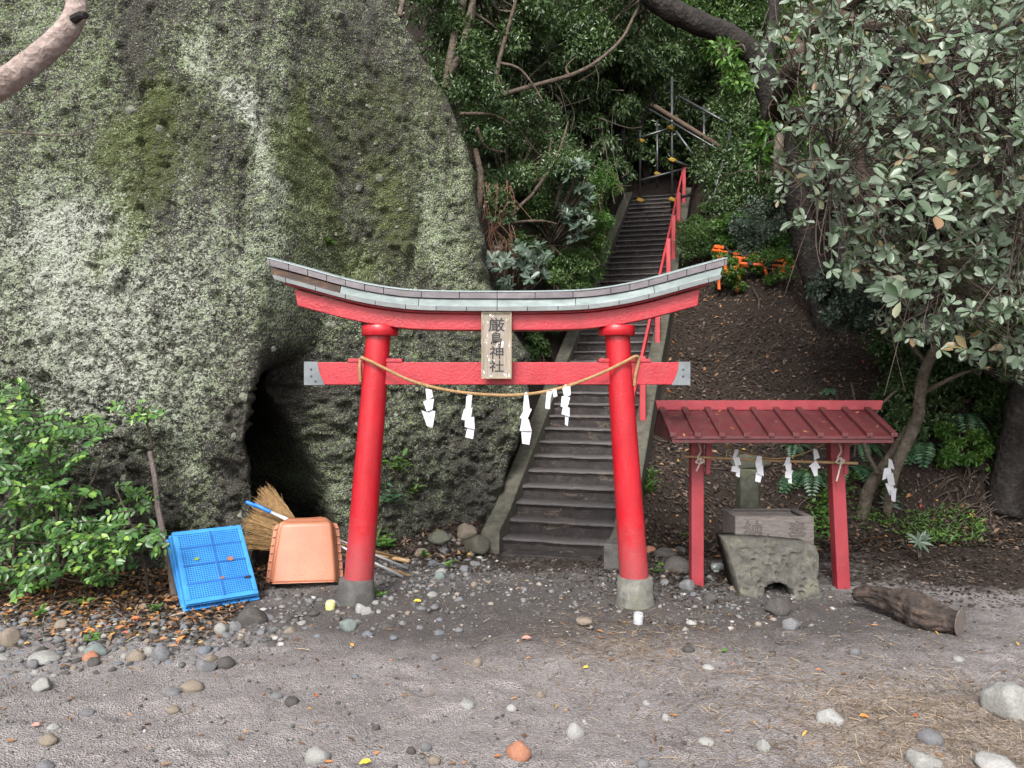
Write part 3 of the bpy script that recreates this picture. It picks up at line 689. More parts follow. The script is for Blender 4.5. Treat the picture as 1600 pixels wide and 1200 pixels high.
# ------------------------------------------------------------------ stairs
def sp(s, t, z): return Vector((SP0[0] + SD[0] * s + SR[0] * t, SP0[1] + SD[1] * s + SR[1] * t, z))
stairs = empty('stone_stairs', sp(0, 0, 0), 'long dark stone staircase climbing from the gate into the trees', 'stairs')
def prism(mb, ring_a, ring_b):
    n = len(ring_a); fs = [tuple(range(n - 1, -1, -1)), tuple(range(n, 2 * n))] + [(i, (i + 1) % n, n + (i + 1) % n, n + i) for i in range(n)]
    mb.add(list(ring_a) + list(ring_b), fs)
org = sp(0, 0, 0)
step_shapes = []
for q in range(5):
    # profile in (s, z): nosing at s=0,z=RISE ; worn edges, split along the width into 14 slices
    nsl = 16; vs = []; fs = []
    prof = [(TREAD + 0.02, RISE), (0.030, RISE), (0.008, RISE - 0.004), (-0.004, RISE - 0.013), (-0.006, RISE - 0.026), (0.008, RISE - 0.036), (0.022, RISE * 0.55), (0.022, 0.0), (0.022, -0.10), (TREAD + 0.02, -0.10)]
    for i in range(nsl + 1):
        w = SW * i / nsl
        for j, (a, z) in enumerate(prof):
            jx = 0.006 * float(vnoise(i * 0.8, j * 1.7, q * 9.1, 5)); jz = 0.005 * float(vnoise(i * 0.5, j * 0.3, q * 5.3, 6))
            if j in (0, 9): jx = 0
            vs.append(Vector((SD[0] * (a + jx) + SR[0] * w, SD[1] * (a + jx) + SR[1] * w, z + (jz if j < 7 else 0))))
    n = len(prof)
    for i in range(nsl):
        for j in range(n):
            j2 = (j + 1) % n; fs.append((i * n + j, i * n + j2, (i + 1) * n + j2, (i + 1) * n + j))
    fs += [tuple(range(n)), tuple(range(nsl * n + n - 1, nsl * n - 1, -1))]
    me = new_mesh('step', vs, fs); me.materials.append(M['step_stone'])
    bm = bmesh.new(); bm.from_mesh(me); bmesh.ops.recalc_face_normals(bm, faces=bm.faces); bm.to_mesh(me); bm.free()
    attr(me, 'worn_lit', np.tile([0.35, 1.0, 1.0, 1.0, 0.6, 0, 0, 0, 0, 0], nsl + 1)); step_shapes.append(me)
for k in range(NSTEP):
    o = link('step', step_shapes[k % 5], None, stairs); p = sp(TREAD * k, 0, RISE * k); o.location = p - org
mb = MB()                                   # low plinth at the foot of the flight
ra = [sp(-0.20, -0.02, z) - org for z in (-0.1, 0.022)] ; rb = [sp(-0.20, SW - 0.05, z) - org for z in (-0.1, 0.022)]
mb.hexa([sp(-0.22, 0.05, -0.1) - org, sp(-0.22, SW - 0.1, -0.1) - org, sp(0.02, SW - 0.1, -0.1) - org, sp(0.02, 0.05, -0.1) - org,
         sp(-0.22, 0.05, 0.03) - org, sp(-0.22, SW - 0.1, 0.035) - org, sp(0.02, SW - 0.1, 0.035) - org, sp(0.02, 0.05, 0.03) - org])
mb.build('plinth', M['step_stone'], stairs, 0.008)
def curb(t0, t1, s0, s1, lift, name='curb'):
    slope = RISE / TREAD; seg = 26; vs = []; fs = []
    for i in range(seg + 1):
        s = s0 + (s1 - s0) * i / seg; zb = max(0, slope * s) + RISE
        if s < 0.15: zb = RISE + slope * 0.15 * (s - s0) / max(0.15 - s0, 1e-3) if s > s0 else RISE
        for t, dz in ((t0, -0.5), (t0, lift - 0.012), (t0 + 0.015, lift), (t1 - 0.015, lift), (t1, lift - 0.012), (t1, -0.5)):
            j = 0.010 * float(vnoise(i * 0.9, t * 8, dz * 3, 12))
            vs.append(sp(s, t + j, zb + dz + (j if dz > 0 else 0)) - org)
    for i in range(seg):
        for j in range(5): fs.append((i * 6 + j, i * 6 + j + 1, i * 6 + 7 + j, i * 6 + 6 + j))
    fs += [(0, 1, 2, 3, 4, 5), tuple(range(seg * 6 + 5, seg * 6 - 1, -1))]
    me = new_mesh(name, vs, fs); bm = bmesh.new(); bm.from_mesh(me); bmesh.ops.recalc_face_normals(bm, faces=bm.faces); bm.to_mesh(me); bm.free()
    return link(name, me, M['curb_stone'], stairs)
curb(-0.19, 0.0, -0.12, 10.7, 0.10)
curb(SW, SW + 0.20, -0.35, 10.9, 0.06)
b = link('curb_end_stone', mesh_with(ANG[2], M['curb_stone']), None, stairs, sp(-0.2, -0.20, 0.08) - org); b.scale = (0.15, 0.13, 0.13)
mb = MB(); mb.box(G(969, 893) + Vector((0, 0.12, 0.10)) - org, (0.26, 0.2, 0.30), Matrix.Rotation(-SA, 3, 'Z')); mb.build('curb_block', M['concrete'], stairs, 0.015)

# red handrail on the right-hand curb
rail = empty('red_handrail', sp(1.6, SW + 0.1, 1.0), 'red wooden handrail with square posts on the right curb of the stairs', 'handrail')
ro = sp(1.6, SW + 0.1, 1.0); slope = RISE / TREAD
def rz(s): return slope * s + RISE + 0.06
for s in (2.0, 3.9, 5.8, 6.9, 8.2, 9.9):
    mb = MB(); mb.box(sp(s, SW + 0.09, rz(s) + 0.33) - ro, (0.075, 0.075, 0.90), Matrix.Rotation(-SA, 3, 'Z')); mb.build('post', M['red_rail'], rail, 0.006)
for a, b_ in ((1.5, 3.9), (3.9, 6.9), (6.9, 10.4)):
    mb = MB(); d = []
    for s in (a, b_ - 0.02):
        for dt, dz in ((-0.018, -0.05), (0.018, -0.05), (0.018, 0.05), (-0.018, 0.05)): d.append(sp(s, SW + 0.032 + dt, rz(s) + 0.55 + dz) - ro)
    mb.hexa(d); mb.build('rail', M['red_rail'], rail, 0.004)

# ------------------------------------------------------------------ torii gate
TY = 6.40; TSC = F / TY
def tx(px): return (px - CXP) / TSC
def tzp(py): return CAMH + (HZ - py) / TSC
TC = tx(777.5)
torii = empty('torii_gate', (TC, TY, 0), 'red shrine gate with two leaning columns and a curved copper-clad top beam', 'gate')
to = Vector((TC, TY, 0))
def column(pb, pt, rb, rt):
    mb = MB(); n = 40; prof = []
    pb, pt = Vector(pb), Vector(pt)
    pts = [pb.lerp(pt, i / 12) - to for i in range(13)]
    rad = [rb + (rt - rb) * (i / 12) ** 0.9 for i in range(13)]
    mb.tube(pts, rad, n); return mb.build('column', M['red_gloss'], torii, 0.004)
LB, LT = (tx(560.5), TY, 0.20), (tx(592), TY, tzp(516)); RB, RT = (tx(991), TY, 0.22), (tx(964), TY, tzp(516))
column(LB, LT, 0.119, 0.099); column(RB, RT, 0.117, 0.099)
for (pt, cxp) in ((LT, 594), (RT, 963.5)):
    mb = MB(); x = tx(cxp); z0, z1 = tzp(525), tzp(508.5)
    mb.lathe([(0.138, z0), (0.146, z0 + 0.006), (0.147, z1 - 0.004), (0.143, z1)], Vector((x, TY, 0)) - to, 48); mb.build('capital', M['red_gloss'], torii, 0, True)
for (cxp, z1, mat, rb, rt) in ((557, 0.225, 'concrete', 0.150, 0.134), (992, 0.235, 'concrete_pale', 0.150, 0.137)):
    mb = MB(); x = tx(cxp)
    prof = [(rb + 0.03, -0.12), (rb + 0.012, 0.0), (rb, 0.06), (rt + 0.004, z1 - 0.012), (rt - 0.006, z1)]
    mb.lathe(prof, Vector((x, TY, 0)) - to, 40); o = mb.build('footing', M[mat], torii, 0, True)
    me = o.data; co = np.array([v.co[:] for v in me.vertices]); d = 1 + 0.03 * fbm(co[:, 0] * 9, co[:, 1] * 9, co[:, 2] * 9, 5, 3)
    for v, k in zip(me.vertices, d): v.co.x = (v.co.x - (x - TC)) * k + (x - TC); v.co.y *= k
# curved top beams
def sweep(u):                             # rise of the curve, u = distance from the middle in metres
    return np.interp(abs(u) * TSC, [0, 60, 100, 130, 150, 175, 200, 225, 250, 275, 300, 330, 362, 400], [0, 0.2, 1.0, 2.3, 4.2, 7.6, 12, 17.6, 24, 31, 38, 46, 54.5, 65]) / TSC
Z0 = tzp(517)
def beam_piece(u0, u1, sec, endcut=(0.0, 0.0), n=None, zl=lambda u: 0.0):
    # sec: polygon (dy, dz) seen from the left; swept from u0 to u1; endcut shears the ends with height
    n = n or max(2, int(abs(u1 - u0) / 0.06)); vs = []; fs = []; m = len(sec)
    zmid = np.mean([z for _, z in sec])
    for i in range(n + 1):
        f = i / n; u = u0 + (u1 - u0) * f
        for (dy, dz) in sec:
            uu = u + ((1 - f) * endcut[0] + f * endcut[1]) * (dz - zmid)
            vs.append(Vector((uu, dy, Z0 + float(sweep(uu)) + dz + zl(uu))))
    for i in range(n):
        for j in range(m): fs.append((i * m + j, (i + 1) * m + j, (i + 1) * m + (j + 1) % m, i * m + (j + 1) % m))
    fs += [tuple(range(m)), tuple(range(n * m + m - 1, n * m - 1, -1))]
    mb = MB(); mb.add(vs, fs); return mb
def fixn(o):
    bm = bmesh.new(); bm.from_mesh(o.data); bmesh.ops.recalc_face_normals(bm, faces=bm.faces); bm.to_mesh(o.data); bm.free(); return o
UH = (777.5 - 463) / TSC * 0.983
SAG = lambda u: -0.012 * min(1, abs(u) / 1.5) ** 2
o = fixn(beam_piece(-UH, UH, [(-0.115, 0.0), (-0.115, 0.128), (0.115, 0.128), (0.115, 0.0)], (0.16 * -1, 0.16), 60, SAG).build('lower_beam', M['red_beam'], torii, 0.006))
UK = (777.5 - 445) / TSC * 0.98
fixn(beam_piece(-UK, UK, [(-0.14, 0.1285), (-0.14, 0.172), (0.14, 0.172), (0.14, 0.1285)], (-0.5, 0.5), 60).build('upper_beam', M['red_beam'], torii, 0.004))
roof = fixn(beam_piece(-1.75, 1.75, [(-0.14, 0.173), (-0.14, 0.18), (-0.10, 0.24), (-0.115, 0.275), (0.115, 0.275), (0.10, 0.24), (0.14, 0.18), (0.14, 0.173)], (-0.4, 0.4), 60).build('beam_roof', M['copper_dark'], torii))
def cuts(half, center_w, side_w, jit=0.0):
    xs = [0.0]
    while xs[-1] < half - 0.02:
        w = center_w if xs[-1] < 0.78 else side_w
        xs.append(min(half, xs[-1] + w))
    xs[-1] = half
    return [-x for x in xs[:0:-1]] + xs
GAP = 0.0022
def sheets(half, cw, sw, sec, mat, cut, alt=None):
    xs = cuts(half, cw, sw)
    for i, (a, b_) in enumerate(zip(xs[:-1], xs[1:])):
        ea = cut if i == 0 else 0.0; eb = cut if i == len(xs) - 2 else 0.0
        jit = 0.0012 * (i % 3)
        s2 = [(dy - jit if dy < 0 else dy + jit, 0.128 + (dz - 0.128) * 0.89) for dy, dz in sec]
        o = fixn(beam_piece(a + GAP, b_ - GAP, s2, (-ea, eb), max(3, int((b_ - a) / 0.05))).build('copper_sheet', alt(0.5 * (a + b_)) if alt else mat, roof, 0.0015))
HALF = (777.5 - 418) / TSC * 0.974
# upper strip, its pale top edge, the sloping pale sheets and the grey drip strip
for sgn in (-1, 1):
    f = (lambda s: [(sgn * abs(a) if a else 0, z) for a, z in s])
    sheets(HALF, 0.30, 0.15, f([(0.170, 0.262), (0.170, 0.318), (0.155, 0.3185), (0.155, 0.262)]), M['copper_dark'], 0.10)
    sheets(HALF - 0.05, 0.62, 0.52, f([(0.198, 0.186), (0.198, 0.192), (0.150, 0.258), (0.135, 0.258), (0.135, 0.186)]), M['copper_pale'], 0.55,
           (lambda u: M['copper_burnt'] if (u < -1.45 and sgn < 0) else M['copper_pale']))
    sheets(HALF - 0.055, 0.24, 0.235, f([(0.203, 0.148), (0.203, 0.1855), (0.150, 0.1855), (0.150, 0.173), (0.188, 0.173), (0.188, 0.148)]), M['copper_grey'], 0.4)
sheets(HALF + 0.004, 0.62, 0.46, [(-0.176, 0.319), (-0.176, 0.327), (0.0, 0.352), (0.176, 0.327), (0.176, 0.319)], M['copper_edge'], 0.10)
# tie beam with metal end caps and wedges
nz0, nz1 = tzp(601), tzp(566); NX0, NX1 = tx(478), tx(1076)
mb = MB(); mb.box(Vector(((NX0 + NX1) / 2, TY, (nz0 + nz1) / 2)) - to, (NX1 - NX0, 0.085, nz1 - nz0)); mb.build('tie_beam', M['red_beam'], torii, 0.006)
for s_, xe, wv in ((-1, NX0, [0.107, 0.112, 0.118, 0.130, 0.150, 0.165]), (1, NX1, [0.088, 0.092, 0.100, 0.112, 0.128, 0.150])):
    mb = MB(); pts = []
    zs = np.linspace(nz1 + 0.004, nz0 - 0.004, 6)
    for yy in (-0.0475, 0.0475):
        pts.append([Vector((xe - s_ * -0.004, TY + yy, z)) - to for z in zs] + [Vector((xe - s_ * w, TY + yy, z)) - to for z, w in zip(zs[::-1], wv[::-1])])
    mb2 = MB(); prism(mb2, pts[0], pts[1]); cap = fixn(mb2.build('end_cap', M['zinc'], torii, 0.002))
    for bx_, bz_ in ((0.055, 0.68), (0.055, 0.38), (0.09, 0.16))[:3 if s_ < 0 else 2]:
        mb = MB(); mb.lathe([(0.009, 0), (0.009, 0.004), (0.005, 0.007)], Vector((xe - s_ * bx_, TY - 0.0475, nz0 + (nz1 - nz0) * bz_)) - to, 10, (0, -1, 0)); mb.build('bolt', M['steel'], cap)
for x0, x1 in ((545, 571), (603, 630), (934, 962), (970, 1016)):
    mb = MB(); a, b_ = tx(x0), tx(x1); z = nz1 + 0.001
    mb.hexa([Vector((a, TY - 0.05, z)) - to, Vector((b_, TY - 0.05, z)) - to, Vector((b_, TY + 0.05, z)) - to, Vector((a, TY + 0.05, z)) - to,
             Vector((a + 0.006, TY - 0.05, z + 0.030)) - to, Vector((b_ - 0.006, TY - 0.05, z + 0.026)) - to, Vector((b_ - 0.006, TY + 0.05, z + 0.026)) - to, Vector((a + 0.006, TY + 0.05, z + 0.030)) - to])
    mb.build('wedge', M['red_beam'], torii, 0.003)

# ------------------------------------------------------------------ name plaque
def text_mesh(ch, size, extrude=0.002, outline=0.0, offset=0.0):
    cu = bpy.data.curves.new('lettering', 'FONT'); cu.body = ch; cu.size = size; cu.align_x = 'CENTER'; cu.align_y = 'CENTER'
    cu.resolution_u = 3
    if outline: cu.fill_mode = 'NONE'; cu.bevel_depth = outline; cu.bevel_resolution = 0
    else: cu.extrude = extrude; cu.offset = offset
    ob = bpy.data.objects.new('lettering', cu); col.objects.link(ob)
    dg = bpy.context.evaluated_depsgraph_get(); me = bpy.data.meshes.new_from_object(ob.evaluated_get(dg))
    bpy.data.objects.remove(ob); bpy.data.curves.remove(cu)
    co = np.array([v.co[:] for v in me.vertices]) if len(me.vertices) else np.zeros((0, 3))
    if len(co):
        c = (co.min(0) + co.max(0)) / 2
        for v in me.vertices: v.co.x -= c[0]; v.co.y -= c[1]
    return me
PXc, PYc = tx(776.5), TY - 0.165
pl_top, pl_bot = tzp(489.5), tzp(591.5); PH = pl_top - pl_bot; PW = 46 / TSC
plaque = empty('name_plaque', (PXc, PYc, (pl_top + pl_bot) / 2), 'weathered wooden plaque with four black characters hung on the gate', 'plaque')
mb = MB(); mb.box((0, 0, 0), (PW - 0.012, 0.022, PH - 0.012)); mb.build('board', M['plaque_wood'], plaque, 0.003)
for c, sz in (((0, -0.004, -PH / 2 + 0.008), (PW, 0.034, 0.016)), ((0, -0.004, PH / 2 - 0.008), (PW, 0.034, 0.016)), ((-PW / 2 + 0.006, -0.004, 0), (0.012, 0.034, PH - 0.033)), ((PW / 2 - 0.006, -0.004, 0), (0.012, 0.034, PH - 0.033))):
    mb = MB(); mb.box(c, sz); mb.build('frame', M['plaque_frame'], plaque, 0.002)
for ch, py, wpx, hpx in (('厳', 509.5, 25, 21), ('島', 530.5, 17, 20), ('神', 551.5, 21, 20), ('社', 572.5, 22, 18)):
    me = text_mesh(ch, 0.115, 0.0015, 0.0, 0.0012)
    o = link('lettering', me, M['ink'], plaque, (0, -0.0125, tzp(py) - (pl_top + pl_bot) / 2), (math.radians(90), 0, 0))
    if len(me.vertices):
        co = np.array([v.co[:] for v in me.vertices]); w_, h_ = np.ptp(co[:, 0]), np.ptp(co[:, 1])
        o.scale = (wpx / TSC / max(w_, 1e-4), hpx / TSC / max(h_, 1e-4), 1)
mb = MB(); mb.box((0, 0.06, PH / 2 - 0.06), (0.05, 0.10, 0.03)); mb.build('bracket', M['plaque_frame'], plaque)

# ------------------------------------------------------------------ ropes and paper streamers
def rope(name, pts, r, mat, label, cat, strands=3, pitch=0.055, group=None):
    c = bez(pts, 14); L = [0.0]
    for a, b_ in zip(c[:-1], c[1:]): L.append(L[-1] + (b_ - a).length)
    org_ = c[0]; o = empty(name, org_, label, cat, group)
    n = max(30, int(L[-1] / (pitch / 7))); ss = np.linspace(0, L[-1], n)
    P = np.stack([np.interp(ss, L, [p[i] for p in c]) for i in range(3)], 1)
    T = np.gradient(P, axis=0); T /= np.linalg.norm(T, axis=1)[:, None]
    A = np.cross(T, [0.1, 1.0, 0.15]); A /= np.linalg.norm(A, axis=1)[:, None]; B = np.cross(T, A)
    for k in range(strands):
        th = 2 * math.pi * (ss / pitch + k / strands)
        Q = P + r * 0.55 * (A * np.cos(th)[:, None] + B * np.sin(th)[:, None])
        mb = MB(); mb.tube([Vector(q) - org_ for q in Q], r * 0.56, 6); mb.build('strand', mat, o, 0, True)
    # frayed straw
    mb = MB()
    for _ in range(int(L[-1] * 16)):
        i = random.randrange(n - 1); p = Vector(P[i]); d = Vector((random.gauss(0, 1), random.gauss(0, 1), random.gauss(0, 1))).normalized()
        mb.tube([p - org_ + d * r * 0.7, p - org_ + d * r * random.uniform(1.2, 2.2) + Vector(T[i]) * random.uniform(0.005, 0.03)], [0.0012, 0.0006], 3, False)
    fr = mb.build('loose_straw', mat, o); fr['kind'] = 'stuff'
    return o
fy = TY - 0.135
rope('straw_rope', [at(563, 597, TY - 0.06), at(562, 575, TY - 0.065), at(564, 560, TY - 0.04), at(571, 561, fy), at(600, 575, fy), at(640, 594, fy - 0.01), at(690, 608, fy), at(745, 615.5, fy), at(800, 617.5, fy), at(845, 613, fy), at(890, 602, fy), at(935, 585, fy), at(975, 566, fy), at(993, 557, TY - 0.09), at(998, 562, TY - 0.06), at(993, 585, TY - 0.065), at(991, 603, TY - 0.065)],
     0.0125, M['straw_rope'], 'twisted straw rope sagging between the two columns of the red gate', 'rope')

def shide(base, segs, w, label, group, Y, thick=0.0009, twist=0.0, loop=True):
    """folded zigzag of paper; segs: pixel polyline of fold centres (px, py), each leaf a slanted parallelogram"""
    base = Vector(base); o = empty('paper_streamer', base, label, 'paper streamer', group)
    sc = Y / F; dep = 0.0
    for i, (q) in enumerate(segs):
        x0, y0, x1, y1, x2, y2, x3, y3 = q               # four corners in photo pixels relative to the hanging point
        p = [Vector((x0 * sc, 0, -y0 * sc)), Vector((x1 * sc, 0, -y1 * sc)), Vector((x2 * sc, 0, -y2 * sc)), Vector((x3 * sc, 0, -y3 * sc))]
        dy = [0.0, 0.0, 0.012, 0.012] if i % 2 else [0.012, 0.012, 0.0, 0.0]
        dy = [d + 0.004 * i * (-1) ** i + twist * pp.x for d, pp in zip(dy, p)]
        f_ = [pp + Vector((0, -d, 0)) for pp, d in zip(p, dy)]; bk = [pp + Vector((0, thick * 3, 0)) for pp in f_]
        mb = MB(); mb.hexa(f_ + bk); fixn(mb.build('fold', M['white_paper'], o))
    if loop:
        mb = MB(); pts = [Vector((0.012 * math.sin(a), 0.010 * math.cos(a) - 0.004, 0.010 - 0.014 * abs(math.sin(a / 2)))) for a in np.linspace(0, 2 * math.pi, 9)]
        mb.tube(pts, 0.004, 5); mb.build('loop', M['white_paper'], o)
    return o
g1 = 'white paper streamers hanging on the gate rope'
def zig(ws, hs, offs, slant=3):
    out = []; y = 0
    for w, h, of in zip(ws, hs, offs):
        out.append((of - w / 2, y, of + w / 2, y + slant, of + w / 2 + slant * 0.7, y + h, of - w / 2 + slant * 0.7, y + h - slant)); y += h - slant - 2
    return out
shide(at(668, 603, fy), [(-3, 4, 7, 6, 9, 17, -1, 24), (-7, 24, 10, 20, 8, 36, -1, 40), (-9, 38, 3, 42, 8, 64, -1, 62), (3, 36, 12, 40, 8, 66, 0, 64)], 0, 'paper streamer nearest the left column, its tail split in two', g1, fy)
shide(at(733, 617, fy), [(-4, 2, 5, 0, 3, 20, -6, 26), (-8, 22, 5, 20, 2, 42, -12, 38), (-6, 36, 8, 34, 9, 54, -7, 50), (-2, 48, 9, 46, 6, 69, -6, 66)], 0, 'paper streamer hanging just below the left corner of the plaque', g1, fy)
shide(at(822, 615, fy), [(-3, 2, 3, 2, 6, 24, -5, 26), (-2, 22, 9, 24, 1, 42, -10, 38), (-6, 36, 4, 40, 9, 58, -10, 58), (-8, 54, 9, 58, 5, 80, -6, 78)], 0, 'longest paper streamer, right of the plaque over the curb', g1, fy)
shide(at(857, 611, fy), [(-3, 1, 6, 0, 3, 14, -4, 14), (-4, 13, 3, 13, 2, 28, -5, 27), (5, -2, 12, -4, 14, 8, 8, 10)], 0, 'short torn paper streamer next to the one by the right column', g1, fy)
shide(at(884, 603, fy), [(-6, 2, 7, 0, 8, 14, -2, 20), (-6, 16, 7, 18, 2, 36, -8, 32), (-4, 30, 6, 34, 6, 48, -7, 44), (-1, 42, 5, 46, 3, 63, -1, 60)], 0, 'narrow tapering paper streamer nearest the right column', g1, fy)

# ------------------------------------------------------------------ roofed shelter over the basin
SY0, SYr, SYb = 6.45, 7.0, 7.22
so = Vector((2.2, 6.95, 0)); shel = empty('purification_shelter', so, 'small red roofed shelter on two posts over a stone basin', 'shelter')
EZ, RZ_ = 1.365, 1.575
XL, XR = 1.30, 3.15
def roofpt(x, f, up=0.0):                  # f 0 eave .. 1 ridge on the front slope
    return Vector((x, SY0 + (SYr - SY0) * f, EZ + (RZ_ - EZ) * f + up)) - so
nb = 9; xs = np.linspace(XL + 0.02, XR - 0.02, nb + 1)
for i in range(nb):
    a, b_ = xs[i] + 0.001, xs[i + 1] - 0.001
    mb = MB(); mb.hexa([roofpt(a, 0, -0.022), roofpt(b_, 0, -0.022), roofpt(b_, 1, -0.022), roofpt(a, 1, -0.022), roofpt(a, 0), roofpt(b_, 0), roofpt(b_, 1), roofpt(a, 1)])
    mb.build('roof_board', M['red_roof'], shel, 0.002)
for x in xs:
    mb = MB(); w = 0.026
    mb.hexa([roofpt(x - w, -0.02, 0.001), roofpt(x + w, -0.02, 0.001), roofpt(x + w, 0.97, 0.001), roofpt(x - w, 0.97, 0.001), roofpt(x - w, -0.02, 0.034), roofpt(x + w, -0.02, 0.034), roofpt(x + w, 0.97, 0.034), roofpt(x - w, 0.97, 0.034)])
    mb.build('batten', M['red_roof'], shel, 0.003)
def backpt(x, f, up=0.0): return Vector((x, SYb + (SYr - SYb) * f, 1.36 + (RZ_ - 1.36) * f + up)) - so
mb = MB(); mb.hexa([backpt(XL, 0, -0.022), backpt(XR, 0, -0.022), backpt(XR, 0.98, -0.022), backpt(XL, 0.98, -0.022), backpt(XL, 0), backpt(XR, 0), backpt(XR, 0.98), backpt(XL, 0.98)])
fixn(mb.build('back_slope', M['red_roof'], shel, 0.002))
mb = MB(); mb.box(Vector(((1.265 + 3.275) / 2, SYr - 0.03, RZ_ + 0.025)) - so, (2.01, 0.055, 0.085)); rb_ = mb.build('ridge_board', M['red_post'], shel, 0.004)
for v in rb_.data.vertices:
    if v.co.z < RZ_ + 0.02: v.co.x += 0.02 if v.co.x < 0 else -0.02
for s_, x in ((0, XL + 0.004), (1, XR - 0.004)):
    mb = MB(); t_ = 0.012
    ring = [roofpt(x, 0.02, -0.03), roofpt(x, 0.98, -0.03), backpt(x, 0.02, -0.03), Vector((x, SYb, 1.32)) - so, Vector((x, SY0 + 0.03, 1.325)) - so]
    r2 = [p + Vector((t_ if s_ == 0 else -t_, 0, 0)) for p in ring]; prism(mb, ring, r2); fixn(mb.build('gable_board', M['red_roof'], shel))
mb = MB(); mb.box(Vector(((XL + XR) / 2, SY0 + 0.022, EZ - 0.036)) - so, (XR - XL - 0.03, 0.022, 0.038)); mb.build('eave_board', M['red_roof'], shel, 0.003)
def post(pb, pt, w):
    pb, pt = Vector(pb), Vector(pt); h = w / 2
    mb = MB(); mb.hexa([pb + Vector(d) - so for d in ((-h, -h, 0), (h, -h, 0), (h, h, 0), (-h, h, 0))] + [pt + Vector(d) - so for d in ((-h, -h, 0), (h, -h, 0), (h, h, 0), (-h, h, 0))])
    return mb.build('post', M['red_post'], shel, 0.007)
PL, PR = (1.632, 6.97, -0.1), (2.905, 6.93, -0.1)
post(PL, (1.632, 6.97, 1.345), 0.110); post(PR, (2.835, 6.93, 1.345), 0.115)
mb = MB(); mb.box(Vector((2.23, 6.96, 1.385)) - so, (1.66, 0.07, 0.07)); mb.build('beam', M['red_post'], shel, 0.004)
for x in (1.632, 2.835):
    mb = MB(); mb.box(Vector((x, 6.80, 1.325)) - so, (0.07, 0.62, 0.055)); mb.build('cross_arm', M['red_post'], shel, 0.004)
    for dx in (0.075,):
        mb = MB()
        prof = [(0, 0.0), (0, -0.30), (0.030, -0.30), (0.040, -0.27), (0.03, -0.245), (0.042, -0.225), (0.05, -0.16), (0.05, 0.0)]
        ra = [Vector((x + dx - 0.014 + a, 6.865, 1.30 + z)) - so for a, z in prof]; rb2 = [p + Vector((0, 0.04, 0)) for p in ra]
        prism(mb, ra, rb2); fixn(mb.build('bracket', M['red_post'], shel, 0.003))
# fallen bits on the roof
mb = MB()
for _ in range(70):
    x, f_ = random.uniform(XL + .05, XR - .05), random.uniform(0.02, 0.95); p = roofpt(x, f_, 0.004); a = random.uniform(0, 3.14); l = random.uniform(0.006, 0.03)
    d = Vector((math.cos(a), math.sin(a), math.sin(a) * 0.36)) * l; n_ = Vector((-math.sin(a), math.cos(a), math.cos(a) * 0.36)) * l * random.uniform(0.1, 0.4)
    mb.add([p - d, p + n_, p + d + Vector((0, 0, 0.004)), p - n_], [(0, 1, 2, 3)])
lit_ = mb.build('roof_litter', M['fallen_warm'], None); lit_.location = so
attr(lit_.data, 'rnd', np.repeat(rng.random(70), 4)); tag(lit_, 'dead leaf bits lying on the red shelter roof', 'leaf litter', kind='stuff')

# bamboo pole, cord and streamers of the shelter
p0, p1 = at(1068, 713, 6.87), at(1340, 724, 6.84)
bp = empty('bamboo_pole', p0, 'thin bamboo pole tied level across the two shelter posts', 'pole')
mb = MB(); mb.tube([Vector(), (p1 - p0) * 0.5 + Vector((0, 0, -0.006)), p1 - p0], [0.011, 0.012, 0.013], 8); mb.build('cane', M['bamboo'], bp, 0, True)
for f_ in (0.12, 0.3, 0.5, 0.68, 0.86):
    mb = MB(); d = (p1 - p0); mb.tube([d * (f_ - 0.004), d * (f_ + 0.004)], 0.0155, 8); mb.build('node', M['bamboo'], bp)
rope('thin_cord', [at(1112, 684, 6.86), at(1150, 703, 6.82), at(1200, 716, 6.80), at(1240, 713, 6.80), at(1275, 700, 6.82), at(1302, 684, 6.86)], 0.006, M['straw_rope'], 'thin straw cord sagging under the shelter roof', 'cord', 3, 0.03)
for nm, xp, lb in (('knot_rope', 1094, 'pale cord knotted round the left shelter post'), ('knot_rope', 1313, 'pale cord knotted round the right shelter post with loose ends')):
    y_ = 6.84
    rope(nm, [at(xp - 3, 690, y_), at(xp + 1, 705, y_ - 0.02), at(xp - 4, 716, y_ - 0.035), at(xp + 6, 719, y_ - 0.035), at(xp + 1, 724, y_ - 0.03), at(xp - 7, 722, y_ - 0.03), at(xp + 2, 717, y_ - 0.04), at(xp - 6, 736 + (16 if xp > 1200 else 0), y_ - 0.03)], 0.0075, M['white_rope'], lb, 'cord', 3, 0.03)
g2 = 'white paper streamers under the shelter roof'
Y2 = 6.80
shide(at(1151, 702, Y2), [(-3, 0, 3, 0, 0, 12, -7, 16), (-5, 14, 4, 12, 7, 24, -2, 26), (-8, 26, 2, 24, 1, 36, -9, 34), (-1, 28, 6, 30, 5, 44, -1, 42)], 0, 'leftmost paper streamer under the shelter roof', g2, Y2, loop=False)
shide(at(1186, 712, Y2), [(-4, 0, 4, 1, 3, 10, -6, 12), (-6, 8, 5, 6, 4, 20, -5, 20), (-5, 16, 5, 14, 7, 32, -3, 28), (-4, 26, 7, 24, 2, 42, -6, 40)], 0, 'compact paper streamer second from the left under the shelter roof', g2, Y2, loop=False)
shide(at(1233, 714, Y2), [(-4, 0, 1, 0, 2, 10, -9, 14), (-6, 12, 4, 10, 3, 22, -4, 24), (-7, 22, 5, 20, 2, 34, -7, 32), (0, 28, 5, 28, 4, 42, -1, 40)], 0, 'paper streamer third from the left under the shelter roof', g2, Y2, loop=False)
shide(at(1273, 701, Y2), [(-3, 0, 3, 1, 8, 14, -1, 18), (-9, 28, 2, 18, 9, 30, -1, 32), (-8, 28, 3, 26, 4, 42, -1, 43)], 0, 'broad paper streamer by the right shelter post', g2, Y2, loop=False)

